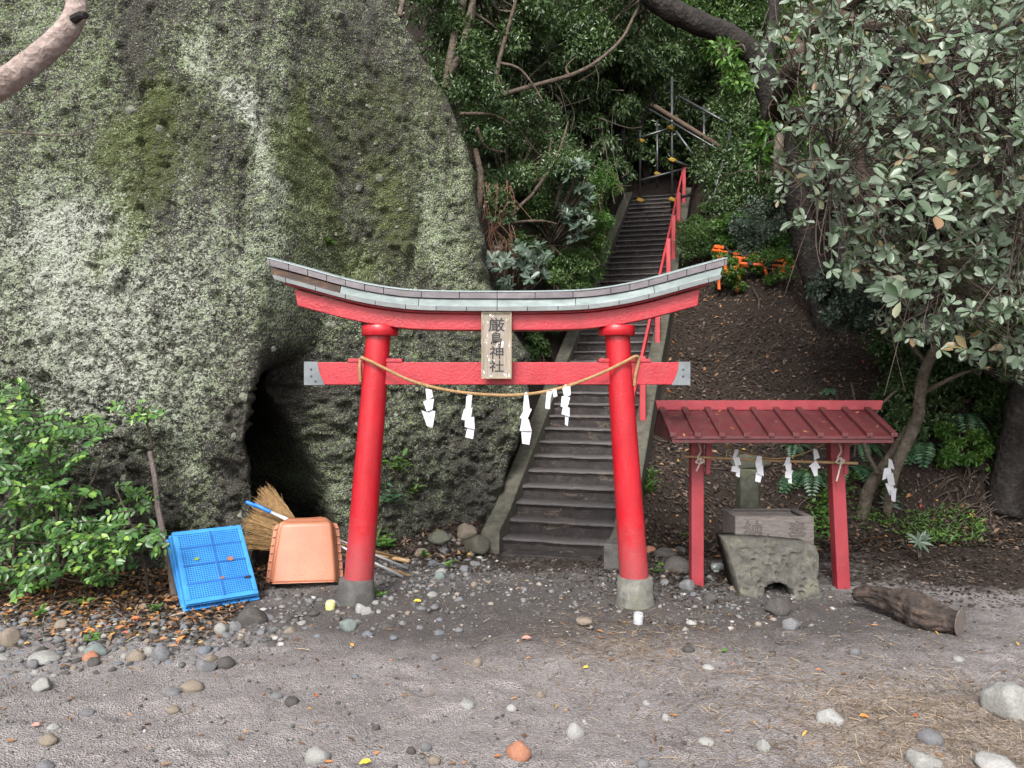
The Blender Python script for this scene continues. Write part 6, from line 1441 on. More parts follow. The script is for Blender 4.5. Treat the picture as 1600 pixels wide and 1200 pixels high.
for wi, (x, y, Y) in enumerate(wh_):
    c = at(x, y, Y)
    ax = Vector((r.normal() * 0.55, -0.75 + r.normal() * 0.4, 0.35 + r.normal() * 0.5)).normalized()
    near_ = sorted(limbs, key=lambda q: (q - c).length)[int(r.integers(0, 26))]
    if (near_ - c).length < 2.5:
        m1 = c.lerp(near_, 0.4) - ax * 0.12 + Vector((r.normal() * 0.06, 0, r.normal() * 0.06))
        limb(twg, [c - tb, c - ax * 0.10 - tb, m1 - tb, near_ - tb], 0.0022, 0.0055, 5, 0, 4)
    t1 = ax.cross(Vector((0.2, 0.3, 0.9))).normalized(); t2 = ax.cross(t1); n_ = int(r.integers(5, 10)); ph0 = r.uniform(0, 6.28)
    size = r.uniform(0.070, 0.135) * (1.0 if Y < 7 else 0.9)
    for k in range(n_):
        ph = ph0 + 2 * math.pi * k / n_ * (1.0 if k < 6 else 1.37) + r.normal() * 0.15; ti = math.radians(r.uniform(48, 98) - 20 * (k > 5))
        rad = t1 * math.cos(ph) + t2 * math.sin(ph); d = ax * math.cos(ti) + rad * math.sin(ti) + Vector((0, 0, -0.12)); nn_ = ax * math.sin(ti) - rad * math.cos(ti)
        l = size * r.uniform(0.55, 1.15); p = c + d * 0.012 - ax * (0.006 * k)
        if single < 300 and -20 < x < 1620 and y > -5:
            o = bpy.data.objects.new('leaf', LEAF_T[(wi + k) % 4]); col.objects.link(o); o.parent = tob; o.matrix_local = frame_mat(p - tb, d, nn_, l, l * 0.46); single += 1
        else: LP.append(p - tb); LA.append(d); LN.append(nn_); LL.append(l); LW.append(l * 0.46)
me = leaf_mesh('foliage', np.array([v[:] for v in LP]), np.array([v[:] for v in LA]), np.array([v[:] for v in LN]), np.array(LL), np.array(LW), r.random(len(LP)), T8)
o = link('foliage', me, M['leaf_tobira'], tob); o['kind'] = 'stuff'
# hanging bare twigs among the leaves
for _ in range(150):
    q = limbs[int(r.integers(0, len(limbs)))]; e = q + Vector((r.normal() * 0.4, -abs(r.normal()) * 0.4, -abs(r.normal()) * 0.8)); limb(twg, [q - tb, q.lerp(e, 0.5) + Vector((r.normal() * 0.08, 0, 0.05)) - tb, e - tb], 0.008, 0.003, 5, 0, 4)
o = twg.build('twigs', M['twig'], tob, 0, True); o['kind'] = 'stuff'
# second, denser layer behind: smaller whorls of the neighbouring tree
def whorls(name, label, cat, base, poly, Yr, n, size, mat, seed, group=None, axis0=(0, -0.5, 0.7), nleaf=(6, 10), on_ground=False, stem=True, tmpl=T8, wr=0.42):
    r = np.random.default_rng(seed); base = Vector(base); o = empty(name, base, label, cat, group); P, A, N, L = [], [], [], []; mb = MB()
    for _ in range(n):
        x, y = pick(poly, r)
        if on_ground: c = G(x, y) + Vector((0, -0.05, r.uniform(0.05, 0.25)))
        else: c = at(x, y, r.uniform(*Yr)); c.z = max(c.z, tz(c.x, c.y) + 0.08)
        ax = (Vector(axis0) + Vector((r.normal() * 0.45, r.normal() * 0.35, r.normal() * 0.35))).normalized(); t1 = ax.cross(Vector((0.2, 0.3, 0.9))).normalized(); t2 = ax.cross(t1); m = int(r.integers(*nleaf))
        if stem: limb(mb, [base.lerp(c, 0.55) - base + Vector((0, 0, -0.05)), c - ax * 0.08 - base, c - base], 0.008, 0.004, 5, 0, 3)
        for k in range(m):
            ph = 2 * math.pi * k / m + r.normal() * 0.2; ti = math.radians(r.uniform(50, 88)); rad = t1 * math.cos(ph) + t2 * math.sin(ph)
            d = ax * math.cos(ti) + rad * math.sin(ti); P.append((c - base)[:]); A.append(d[:]); N.append((ax * math.sin(ti) - rad * math.cos(ti))[:]); L.append(size * r.uniform(0.7, 1.15))
    L = np.array(L); f = link('foliage', leaf_mesh('foliage', np.array(P), np.array(A), np.array(N), L, L * wr, np.clip(r.normal(0.5, 0.25, len(L)), 0, 1), tmpl), M[mat], o); f['kind'] = 'stuff'
    if stem: s_ = mb.build('stem', M['twig'], o, 0, True); s_['kind'] = 'stuff'
    return o
whorls('grey_leaved_tree', 'smaller-leaved grey-green tree filling in behind the big-leaved branches', 'tree', at(1500, 560, 9.4), [(1290, 60), (1450, 0), (1700, -60), (1700, 520), (1600, 600), (1500, 570), (1400, 500), (1330, 430), (1280, 300)], (7.8, 10.0), 1150, 0.10, 'leaf_tobira', 41, None, (0, -0.6, 0.4), (5, 9))
pO = at(1520, 560, 8.6); pO.z = tz(pO.x, pO.y)
grow('olive_leaved_tree', 'olive and brown leaved branches hanging along the right edge', 'tree', pO, [(1430, 40), (1560, -40), (1680, -40), (1680, 560), (1580, 560), (1480, 500), (1400, 420), (1420, 200)], (7.2, 9.2), 90, 0.26, 210, 0.095, 'leaf_olive', 45, None, 0.45, 0.06, TOV, 0.5, 'bark_brown', trunk=[([at(1760, 330, 9.2), at(1660, 260, 8.8), at(1600, 180, 8.4), at(1540, 150, 8.2)], 0.07, 0.03), ([at(1660, 260, 8.8), at(1610, 340, 8.4), at(1550, 420, 8.2)], 0.04, 0.02)])
grow('bright_leaved_branch', 'fresh green small-leaved branch below the gnarled fork', 'bush', at(1182, 260, 8.9), [(1155, 205), (1205, 200), (1205, 245), (1165, 240)], (8.7, 9.0), 5, 0.12, 60, 0.11, 'leaf_bright', 46, None, 0.4, 0.012, TOV)
grow('bright_leaved_branch', 'light green leafy spray hanging left under the big limb', 'bush', at(1165, 60, 9.2), [(1100, 65), (1160, 75), (1165, 135), (1120, 120)], (9.0, 9.4), 9, 0.15, 70, 0.10, 'leaf_bright', 47, None, 0.42, 0.012, TOV, 0.6)
whorls('whorled_shrub', 'grey-green whorled shrub over the cliff edge above the gate roof', 'bush', at(800, 470, 9.9), [(765, 385), (850, 370), (860, 440), (780, 455), (745, 430)], (9.4, 10.2), 46, 0.13, 'leaf_grey', 42, 'whorled shrubs in the gully')
whorls('whorled_shrub', 'silvery whorled shrub leaning toward the left curb of the stairs', 'bush', at(850, 400, 11.4), [(860, 250), (910, 250), (930, 350), (900, 380), (870, 330)], (10.6, 11.2), 60, 0.13, 'leaf_grey', 43, 'whorled shrubs in the gully')
mb = MB(); sb_ = at(785, 360, 10.2)
for pts in ([(783, 362, 10.2), (810, 325, 10.4), (835, 300, 10.6), (852, 270, 10.7), (862, 215, 10.8)], [(835, 300, 10.6), (870, 245, 10.6), (888, 190, 10.7)], [(765, 365, 10.0), (790, 350, 10.1), (840, 345, 10.3), (870, 350, 10.5)], [(720, 178, 9.9), (770, 180, 10.2), (800, 195, 10.3)], [(745, 200, 10.0), (760, 230, 10.1), (790, 238, 10.2)]):
    limb(mb, [at(*p) - sb_ for p in pts], 0.028, 0.012, 7)
dbr = empty('dead_branches', sb_, 'bare brown branches and roots hanging over the cliff edge', 'branches'); mb.build('branch', M['bark_brown'], dbr, 0, True)
mb = MB(); r = np.random.default_rng(5)
for _ in range(70):
    x, y = r.uniform(755, 800), r.uniform(280, 400); a = at(x, y, 9.75 + r.uniform(0, .3)); b_ = a + Vector((r.normal() * 0.12, r.normal() * 0.05, -r.uniform(0.15, 0.5))); limb(mb, [a - sb_, a.lerp(b_, 0.5) + Vector((r.normal() * 0.04, 0, 0)) - sb_, b_ - sb_], 0.006, 0.003, 4, 0, 3)
simple('root_red', (0.10, 0.045, 0.03), (0.19, 0.09, 0.06), 20, 0.8)
rt = mb.build('hanging_roots', M['root_red'], dbr); rt['kind'] = 'stuff'
mb = MB()
for _ in range(55):
    x, y = r.uniform(760, 980), r.uniform(90, 330); a = at(x, y, r.uniform(10.8, 12.2)); b_ = a + Vector((r.normal() * 0.35, r.normal() * 0.1, r.normal() * 0.45)); limb(mb, [a - sb_, a.lerp(b_, 0.5) + Vector((r.normal() * 0.08, 0, r.normal() * 0.08)) - sb_, b_ - sb_], 0.008, 0.003, 4, 0, 3)
rt = mb.build('twigs', M['twig'], dbr); rt['kind'] = 'stuff'

# leaning slender trunk with a paper streamer, and the dark trunk at the frame edge
lb0 = G(1345, 800)
lt = empty('leaning_tree', lb0, 'slender pale trunk leaning right behind the shelter', 'tree')
Yl = lb0.y - 0.05
mb = MB(); limb(mb, [Vector((0, 0, -0.1))] + [at(x, y, Yl - 0.05 * i) - lb0 for i, (x, y) in enumerate(((1358, 765), (1378, 735), (1410, 690), (1433, 655), (1437, 620), (1445, 580), (1462, 545), (1482, 510), (1500, 440), (1520, 360)))], 0.075, 0.05, 12, 0.05); mb.build('trunk', M['bark_pale'], lt, 0, True)
mb = MB(); limb(mb, [at(1428, 668, Yl - 0.2) - lb0, at(1408, 710, Yl - 0.25) - lb0, at(1394, 750, Yl - 0.25) - lb0, at(1386, 800, Yl - 0.2) - lb0], 0.07, 0.05, 10, 0.05); mb.build('root_limb', M['bark_pale'], lt, 0, True)
for pts in ([(1440, 615), (1500, 585), (1545, 572)], [(1372, 740), (1350, 690), (1372, 640), (1400, 610)], [(1450, 570), (1410, 520), (1395, 470)]):
    mb = MB(); limb(mb, [at(x, y, Yl - 0.15) - lb0 for x, y in pts], 0.03, 0.012, 8); mb.build('branch', M['bark_pale'], lt, 0, True)
Y3 = Yl - 0.36
shide(at(1390, 716, Y3), [(-2, 0, 3, 3, 8, 18, -2, 14), (-8, 16, 2, 14, 3, 28, -12, 34), (-6, 26, 4, 22, 8, 42, -2, 42), (-6, 40, 4, 36, 10, 56, 0, 58), (0, 50, 9, 46, 8, 68, 2, 66)], 0, 'paper streamer tied to the leaning trunk right of the shelter', None, Y3, loop=False)
eb = G(1585, 790)
et = empty('edge_tree', eb, 'dark tree trunk with exposed roots at the right edge', 'tree')
mb = MB(); limb(mb, [Vector((-0.15, 0, -0.1))] + [at(x, y, eb.y - 0.02 * i) - eb for i, (x, y) in enumerate(((1580, 740), (1592, 680), (1606, 600), (1620, 500), (1640, 380), (1650, 200)))], 0.22, 0.15, 14, 0.08); mb.build('trunk', M['bark_dark'], et, 0, True)
mb = MB(); r = np.random.default_rng(8)
for _ in range(46):
    x, y = r.uniform(1480, 1590), r.uniform(730, 820); a = G(x, y) + Vector((0, -0.02, 0.02)); x2, y2 = x - r.uniform(-20, 50), y + r.uniform(8, 40); b_ = G(x2, y2) + Vector((0, -0.02, 0.01))
    limb(mb, [a - eb, a.lerp(b_, 0.5) + Vector((0, -0.03, 0.05)) - eb, b_ - eb], 0.010, 0.004, 5, 0, 3)
q = mb.build('roots', M['twig'], et, 0, True); q['kind'] = 'stuff'

# limb crossing the top left corner
fb = at(-260, 330, 3.9)
ft = empty('foreground_tree', fb, 'smooth pinkish-brown limb crossing the top left corner', 'tree')
mb = MB(); limb(mb, [at(x, y, Y_) - fb for x, y, Y_ in ((-260, 330, 3.9), (-120, 225, 3.8), (-30, 155, 3.75), (30, 112, 3.7), (80, 72, 3.7), (112, 35, 3.7), (120, 0, 3.75), (118, -60, 3.8), (130, -200, 3.9))], 0.068, 0.040, 14, 0.03); mb.build('limb', M['bark_pink'], ft, 0, True)
mb = MB(); limb(mb, [at(116, 30, 3.66) - fb, at(126, 24, 3.62) - fb, at(134, 24, 3.6) - fb], 0.022, 0.015, 8); mb.build('branch_stub', M['bark_dark'], ft)
mb = MB(); limb(mb, [at(-40, 205, 5.6) - fb, at(30, 208, 5.6) - fb, at(100, 212, 5.6) - fb, at(138, 205, 5.6) - fb, at(143, 190, 5.6) - fb], 0.007, 0.004, 6); mb.build('twig', M['twig'], ft)

# ------------------------------------------------------------------ left shrub
SL = []
for k in range(3):
    tv = TOV[0].copy(); tv[:, 1] *= 0.9 + 0.12 * k; tv2 = np.vstack([tv, [(0.5, 0, -0.02)]])
    me = new_mesh('leaf', tv2, [(0, 8, 2, 1), (8, 4, 3, 2), (0, 7, 6, 8), (8, 6, 5, 4)], True); me.materials.append(M['leaf_shrub_single']); SL.append(me)
def spray_shrub(name, label, base, stems, poly, Yr, ntw, leaf, mat, seed, singles=0, per=11, twl=(0.16, 0.34), cat='shrub', group=None):
    r = np.random.default_rng(seed); base = Vector(base); o = empty(name, base, label, cat, group); pts_ = []
    for st_ in stems:
        mb = MB(); P3 = [Vector(p) for p in st_]; limb(mb, [p - base for p in P3], 0.016, 0.006, 7); mb.build('stem', M['twig'], o, 0, True); pts_ += bez(P3, 5)
    tw = MB(); lv = []
    for _ in range(ntw):
        x, y = pick(poly, r); c = at(x, y, r.uniform(*Yr)); c.z = max(c.z, tz(c.x, c.y) + 0.06); q = min(pts_, key=lambda p: (p - c).length + (0.2 if p.z > c.z else 0))
        d = (c - q).normalized() * 0.6 + Vector((r.normal() * 0.5, -0.35 + r.normal() * 0.4, r.normal() * 0.15)); d.normalize(); L = r.uniform(*twl); e = c + d * L * 0.5; s_ = c - d * L * 0.5
        limb(tw, [q - base, s_ - base, c - base, e + Vector((0, 0, -0.03)) - base], 0.005, 0.0018, 5, 0, 4)
        up = (Vector((0, 0, 0.75)) + Vector((r.normal() * 0.4, -0.85 + r.normal() * 0.3, 0))).normalized(); sd_ = d.cross(up).normalized()
        for k in range(per):
            f = k / (per - 1); p = s_ + d * L * f + Vector((0, 0, -0.03 * f * f)); sg = 1 if k % 2 else -1
            a = d * 0.55 + sd_ * sg * (0.9 - 0.8 * (f > 0.95)) + Vector((r.normal() * 0.2, r.normal() * 0.2, -0.15 + r.normal() * 0.2)); n = up + Vector((r.normal() * 0.3, r.normal() * 0.3, 0)); lv.append((p, a, n, leaf * r.uniform(0.7, 1.2) * (1 - 0.25 * (f > 0.8)), f))
    lv.sort(key=lambda t: t[0].y); P, A, N, L, R = [], [], [], [], []
    for i, (p, a, n, l, f) in enumerate(lv):
        if i < singles:
            q = bpy.data.objects.new('leaf', SL[i % 3]); col.objects.link(q); q.parent = o; q.matrix_local = frame_mat(p - base, a, n, l, l * 0.56)
        else: P.append((p - base)[:]); A.append(a[:]); N.append(n[:]); L.append(l); R.append(min(1, max(0, 0.35 + 0.4 * (f > 0.7) + r.normal() * 0.2)))
    if P:
        L = np.array(L); f_ = link('foliage', leaf_mesh('foliage', np.array(P), np.array(A), np.array(N), L, L * 0.56, np.array(R), TOV), M[mat], o); f_['kind'] = 'stuff'
    t_ = tw.build('twigs', M['twig'], o, 0, True); t_['kind'] = 'stuff'; return o
s0, s1, s2, s3 = G(88, 925), G(232, 930), G(18, 930), G(-60, 940)
spray_shrub('leafy_shrub', 'bright green broad-leaved shrub growing at the foot of the cliff at left', s0,
            [[s0, at(92, 850, 6.5), at(85, 760, 6.5), at(75, 680, 6.5), at(60, 625, 6.45)], [s1, at(225, 880, 6.55), at(205, 820, 6.5), at(180, 760, 6.5)], [s2, at(22, 850, 6.5), at(30, 760, 6.5), at(20, 690, 6.5)], [s0, at(120, 800, 6.4), at(150, 740, 6.4), at(165, 690, 6.4)], [s3, at(-50, 800, 6.4), at(-40, 700, 6.4)]],
            [(-60, 620), (40, 600), (75, 640), (150, 650), (178, 690), (120, 720), (110, 760), (190, 770), (200, 810), (262, 830), (255, 862), (190, 880), (170, 925), (120, 910), (90, 900), (40, 925), (-60, 930)], (6.0, 6.9), 290, 0.074, 'leaf_shrub', 51, 300, 11)
c0 = at(238, 700, 7.05); spray_shrub('leafy_sprig', 'small green sprig sprouting at the tip of the leaning pole', c0, [[c0, at(232, 670, 7.0), at(222, 645, 6.95)]], [(180, 632), (245, 625), (248, 655), (215, 660)], (6.85, 7.0), 8, 0.075, 'leaf_shrub', 52, 0, 8, (0.1, 0.2), 'plant')
c0 = at(228, 815, 7.1); spray_shrub('leafy_sprig', 'dark green sprig beside the leaning pole above the crate', c0, [[c0, at(212, 790, 7.0), at(200, 765, 6.95)]], [(180, 755), (238, 760), (240, 795), (195, 790)], (6.85, 7.05), 9, 0.075, 'leaf_shrub', 53, 0, 8, (0.1, 0.2), 'plant')

# ------------------------------------------------------------------ small plants, ferns, weeds
def small_plant(name, label, base, h, n, leaf, mat, seed, group=None, spread=0.6, cat='plant', wr=0.5):
    r = np.random.default_rng(seed); base = Vector(base); o = empty(name, base, label, cat, group); mb = MB(); P, A, N, L = [], [], [], []
    for _ in range(n):
        d = Vector((r.normal() * spread, -0.25 + r.normal() * spread * 0.6, 1)).normalized(); e = d * h * r.uniform(0.6, 1.1); limb(mb, [Vector((0, 0, -0.02)), e * 0.5 + Vector((r.normal() * 0.01, 0, 0.01)), e], 0.003, 0.0015, 4, 0, 3)
        for k in range(5):
            f = 0.45 + 0.55 * k / 4; a = Vector((r.normal(), r.normal() - 0.4, 0.2 + 0.4 * (k == 4))); P.append((e * f)[:]); A.append(a[:]); N.append((0.2 * r.normal(), -0.4, 0.9)); L.append(leaf * r.uniform(0.7, 1.2))
    L = np.array(L); f_ = link('leaves', leaf_mesh('leaves', np.array(P), np.array(A), np.array(N), L, L * wr, r.random(len(L)), TOV), M[mat], o); mb.build('stem', M['twig'], o); return o
def cl(px, py):                          # a point on the cliff face
    X = (px - CXP) / F * 8.2; best = None
    d = (cpx_ - px) ** 2 + (cpy_ - py) ** 2; i = np.unravel_index(np.argmin(d), d.shape); return Vector((CX_[i], CY_[i] - 0.02, CZ_[i]))
cpx_ = CXP + F * CX_ / CY_; cpy_ = HZ - F * (CZ_ - CAMH) / CY_
small_plant('cliff_seedling', 'small bright rosette seedling growing on the bare cliff above the gate', cl(515, 384), 0.06, 3, 0.09, 'leaf_bright', 61, None, 0.7)
for i, (x, y, h, n, l, mt, lb) in enumerate(((622, 745, 0.30, 5, 0.10, 'leaf_bright', 'round-leaved plant on the cliff right of the left column'), (612, 795, 0.24, 8, 0.10, 'leaf_fern', 'dark leafy plant at the cliff foot right of the left column'),
                                              (650, 775, 0.20, 6, 0.08, 'leaf_mid', 'light green plant low on the cliff right of the dark leafy one'), (603, 860, 0.22, 5, 0.11, 'leaf_bright', 'bright leafy plant on the ground just right of the left column'), (712, 800, 0.1, 4, 0.07, 'leaf_mid', 'low green plant on the rubble beside the tan rock'))):
    b_ = cl(x, y) if i < 3 else G(x, y); small_plant('leafy_plant', lb, b_, h, n, l, mt, 70 + i, 'small plants at the cliff foot')
for i, (x, y, lb) in enumerate(((128, 946, 'green seedling sprouting in the litter left of the crate'), (62, 968, 'low green sprout at the left end of the stone bed'), (152, 1004, 'tiny green seedling between the pebbles of the stone bed'), (240, 955, 'yellow-green sprout in the litter close to the crate'), (700, 888, 'green sprout in the rubble left of the stair foot'),
                                  (662, 872, 'small leafy sprout right of the bamboo stick'), (735, 848, 'green weed beside the round stone at the curb end'), (592, 932, 'yellow-green weed at the right of the left column foot'), (1025, 895, 'green seedling between right column and dark stone'), (770, 768, 'green weed growing against the left curb'), (1072, 840, 'green sprout behind the dark flat stone'))):
    small_plant('seedling', lb, G(x, y), 0.09, 3, 0.055, 'leaf_bright', 90 + i, 'seedlings scattered on the ground', 0.8)
def fern(px, py, label, n, ln, seed, dirx=0.0):
    r = np.random.default_rng(seed); b_ = G(px, py); o = empty('fern', b_, label, 'fern', 'ferns on the right-hand bank')
    for k in range(n):
        a = r.uniform(-1.3, 1.3) + dirx; L = ln * r.uniform(0.7, 1.15); d = Vector((math.sin(a), -math.cos(a) * 0.8, 0)); cur = [d * L * f + Vector((0, 0, L * (0.75 * f - 1.05 * f * f))) for f in np.linspace(0, 1, 17)]
        P, A, N, LL_ = [], [], [], []
        for j in range(2, 17):
            t = (cur[j] - cur[j - 1]).normalized(); sd_ = t.cross(Vector((0, 0, 1))).normalized(); up = sd_.cross(t); w = L * 0.24 * math.sin(math.pi * min(1, (17 - j) / 15.5) ** 0.8 * 0.95 + 0.1)
            for sg in (-1, 1): P.append(cur[j][:]); A.append((sd_ * sg + t * 0.35)[:]); N.append(up[:]); LL_.append(max(w, 0.02))
        LL_ = np.array(LL_); me = leaf_mesh('frond', np.array(P), np.array(A), np.array(N), LL_, np.minimum(L * 0.075, LL_ * 0.6), r.random(len(P)), T4)
        mb = MB(); mb.tube(cur, 0.0025, 4); base_n = len(me.vertices); link('frond', me, M['leaf_fern'], o); mb.build('rachis', M['leaf_fern'], o)
for i, (x, y, lb, n, ln, dx) in enumerate(((1448, 700, 'fern hanging below the leaning trunk', 10, 0.55, 0), (1500, 655, 'fern with arching fronds in the middle of the right bank', 10, 0.55, 0.5), (1560, 590, 'glossy fern high on the bank near the right edge', 10, 0.55, 0), (1268, 745, 'fern just behind the right shelter post', 9, 0.46, -0.2), (1320, 735, 'fern between the shelter post and the leaning trunk', 9, 0.48, 0.2),
                                            (1540, 520, 'fern above the glossy one by the right edge', 6, 0.4, 0), (1425, 640, 'fern behind the bend of the leaning trunk', 6, 0.36, 0.4), (1240, 700, 'fern seen under the shelter roof between the streamers', 5, 0.3, -0.5), (1345, 700, 'fern tuft right under the eave end of the shelter', 6, 0.36, 0.1), (1590, 560, 'fern cut off by the right edge', 6, 0.4, -0.3), (1300, 610, 'small fern above the shelter ridge', 5, 0.22, 0))):
    fern(x, y, lb, n, ln, 120 + i, dx)
whorls('rosette_plant', 'dark blue-green rosette plant behind the log below the leaning trunk', 'plant', G(1392, 815), [(1380, 792), (1402, 792), (1402, 806), (1380, 806)], (0, 0), 3, 0.15, 'leaf_grey', 131, 'rosette plants on the bank', (0, -0.6, 0.6), (9, 12), True, True, T4, 0.24)
whorls('rosette_plant', 'grey-green rosette plant on the bare soil behind the log', 'plant', G(1436, 885), [(1430, 868), (1442, 868), (1442, 878), (1430, 878)], (0, 0), 2, 0.13, 'leaf_grey', 132, 'rosette plants on the bank', (0, -0.6, 0.6), (9, 12), True, True, T4, 0.26)
whorls('rosette_plant', 'rosette plant on the dark bank below the copper roof tip', 'plant', G(1117, 470), [(1112, 455), (1122, 455), (1122, 462), (1112, 462)], (0, 0), 1, 0.22, 'leaf_grey', 133, 'rosette plants on the bank', (0, -0.6, 0.6), (8, 10), True, True, T4, 0.24)
def weeds(name, label, poly, n, leaf, mat, seed, wr=0.4, h=0.14, up=0.5):
    r = np.random.default_rng(seed); P, A, N, L = [], [], [], []; o0 = G(*poly[0])
    for _ in range(n):
        x, y = pick(poly, r); p = G(x, y) + Vector((0, -0.02, 0)); k = int(r.integers(3, 7))
        for _ in range(k): P.append((p + Vector((r.normal() * 0.03, r.normal() * 0.03, r.uniform(0.01, h))) - o0)[:]); A.append((r.normal(), r.normal() - 0.3, up + 0.3 * r.normal())); N.append((r.normal() * 0.3, -0.5, 0.8)); L.append(leaf * r.uniform(0.6, 1.2))
    L = np.array(L); o = link(name, leaf_mesh(name, np.array(P), np.array(A), np.array(N), L, L * wr, r.random(len(L)), T4), M[mat], None, o0); return tag(o, label, 'weeds', kind='stuff')
weeds('weed_patch', 'patch of yellow-green weeds and grass at the foot of the bank', [(1335, 800), (1420, 815), (1500, 800), (1545, 835), (1520, 858), (1440, 855), (1350, 830)], 190, 0.07, 'leaf_bright', 141, 0.26)
weeds('weed_patch', 'green weeds beside the right shelter post', [(1255, 800), (1300, 770), (1300, 850), (1275, 860)], 70, 0.06, 'leaf_bright', 142, 0.6)
weeds('weed_patch', 'sparse sprouts under the ferns on the bank', [(1230, 740), (1330, 740), (1420, 780), (1340, 800)], 60, 0.07, 'leaf_mid', 143, 0.6)
weeds('grass_tuft', 'thin grass tuft beside the right curb of the stairs', [(1004, 748), (1018, 748), (1018, 775), (1004, 775)], 40, 0.16, 'leaf_mid', 144, 0.06, 0.05, 1.2)
weeds('round_leaved_plant', 'big round green leaves near the right edge of the bank', [(1530, 735), (1590, 715), (1590, 745), (1545, 765)], 7, 0.13, 'leaf_bright', 145, 0.8, 0.1)

# roots and fallen twigs on the bank
mb = MB(); r = np.random.default_rng(17); o0 = G(1200, 600)
for _ in range(150):
    x, y = r.uniform(1040, 1380), r.uniform(470, 800); a = G(x, y); d = Vector((r.normal(), r.normal() * 0.5, 0)).normalized() * r.uniform(0.15, 0.6); pts = []
    for f in np.linspace(0, 1, 5):
        q = a + d * f + Vector((r.normal() * 0.03, r.normal() * 0.03, 0)); q.z = tz(q.x, q.y) + 0.02; pts.append(q - o0)
    limb(mb, pts, r.uniform(0.004, 0.012), 0.002, 5, 0, 3)
tag(mb.build('bank_twigs', M['twig'], None, 0, True), 'thin roots and fallen twigs strewn over the leafy bank', 'twigs', kind='stuff').location = o0
# ------------------------------------------------------------------ leaf litter, straw, gravel
def litter(name, label, samp, n, ll, mat, seed, wr=(0.35, 0.6), tilt=0.35, tmpl=T4, lift=0.006, cat='leaf litter'):
    r = np.random.default_rng(seed); X, Y = samp(r, n); Z = tlook(X, Y) + lift * r.random(len(X)) + 0.004
    a = r.uniform(0, 2 * math.pi, len(X)); e = 0.03; gxn = (tlook(X + e, Y) - tlook(X - e, Y)) / (2 * e); gyn = (tlook(X, Y + e) - tlook(X, Y - e)) / (2 * e)
    A = np.stack([np.cos(a), np.sin(a), np.cos(a) * gxn + np.sin(a) * gyn + r.normal(size=len(X)) * tilt * 0.5], 1); N = np.stack([-gxn + r.normal(size=len(X)) * tilt, -gyn + r.normal(size=len(X)) * tilt, np.ones(len(X))], 1)
    L = ll * r.uniform(0.5, 1.35, len(X)); W = L * r.uniform(*wr, len(X)); o0 = np.array([X.mean(), Y.mean(), 0])
    o = link(name, leaf_mesh(name, np.stack([X, Y, Z], 1) - o0, A, N, L, W, r.random(len(X)) ** 1.2, tmpl), M[mat], None, tuple(o0)); return tag(o, label, cat, kind='stuff')
def s_bank(r, n):
    X = r.uniform(1.1, 10.5, n * 3); Y = 8.0 + 8.0 * r.random(n * 3) ** 1.3; s, t = stair_uv(X, Y); yb = np.interp(X, [0, 1.2, 2, 3.5, 6, 12], [8.0, 8.15, 8.35, 8.75, 9.15, 9.8])
    k = (t > SW + 0.22) & (Y > yb - 0.5) & (X < 0.86 * Y); return X[k][:n], Y[k][:n]
def s_rect(x0, x1, y0, y1, py=1.0):
    return lambda r, n: (r.uniform(x0, x1, n), y0 + (y1 - y0) * r.random(n) ** py)
def s_blob(cx, cy, sx, sy): return lambda r, n: (r.normal(cx, sx, n), r.normal(cy, sy, n))
litter('leaf_litter', 'thick dark brown leaf litter covering the bank right of the stairs', s_bank, 30000, 0.060, 'fallen_dark', 201, (0.35, 0.6), 0.55, T4, 0.03)
litter('leaf_litter', 'scattered lighter dead leaves on the bank', s_bank, 900, 0.075, 'fallen_warm', 202, (0.35, 0.6), 0.6, T4, 0.04)
def s_left(r, n):
    X = r.uniform(-5.2, -2.15, n * 2); Y = r.uniform(5.35, 7.6, n * 2); k = Y > 5.85 - 0.16 * (X + 4) + r.normal(size=n * 2) * 0.28; return X[k][:n], Y[k][:n]
litter('leaf_litter', 'orange-brown dead leaves under the shrub at left', s_left, 3400, 0.055, 'fallen_warm', 203, (0.35, 0.6), 0.6, TOV, 0.03)
litter('leaf_litter', 'dark rotting leaves under the shrub at left', s_left, 5000, 0.05, 'fallen_dark', 204, (0.3, 0.6), 0.6, T4, 0.02)
def s_deb(r, n):
    X = r.uniform(-1.7, 0.3, n * 3); Y = r.uniform(7.3, 10.2, n * 3); s, t = stair_uv(X, Y); k = (t < -0.22) & (Y > 7.9 - 0.5 * (X + 1)); return X[k][:n], Y[k][:n]
litter('leaf_litter', 'reddish-brown leaves on the rubble left of the stairs', s_deb, 2600, 0.06, 'fallen_dark', 205, (0.35, 0.6), 0.6, T4, 0.03)
litter('leaf_litter', 'fresh orange leaves on the rubble left of the stairs', s_deb, 260, 0.06, 'fallen_warm', 206, (0.35, 0.6), 0.6, TOV, 0.04)
litter('leaf_litter', 'fine brown debris heaped at the foot of the stairs', s_blob(0.15, 7.75, 0.55, 0.28), 4200, 0.022, 'fallen_dark', 207, (0.2, 0.6), 0.6, T4, 0.012)
litter('leaf_litter', 'dead leaves scattered over the open sand', s_rect(-3.6, 4.2, 2.9, 7.2, 0.9), 520, 0.042, 'fallen_warm', 208, (0.25, 0.55), 0.45, TOV, 0.01)
litter('leaf_litter', 'brown crumbs and bark bits over the open sand', s_rect(-3.6, 4.2, 2.9, 7.4, 0.9), 2400, 0.016, 'fallen_dark', 209, (0.2, 0.6), 0.5, T4, 0.006)
litter('leaf_litter', 'dead leaves between the log and the bank', s_rect(2.9, 6.2, 6.3, 9.2), 3800, 0.05, 'fallen_dark', 210, (0.25, 0.5), 0.5, T4, 0.02)
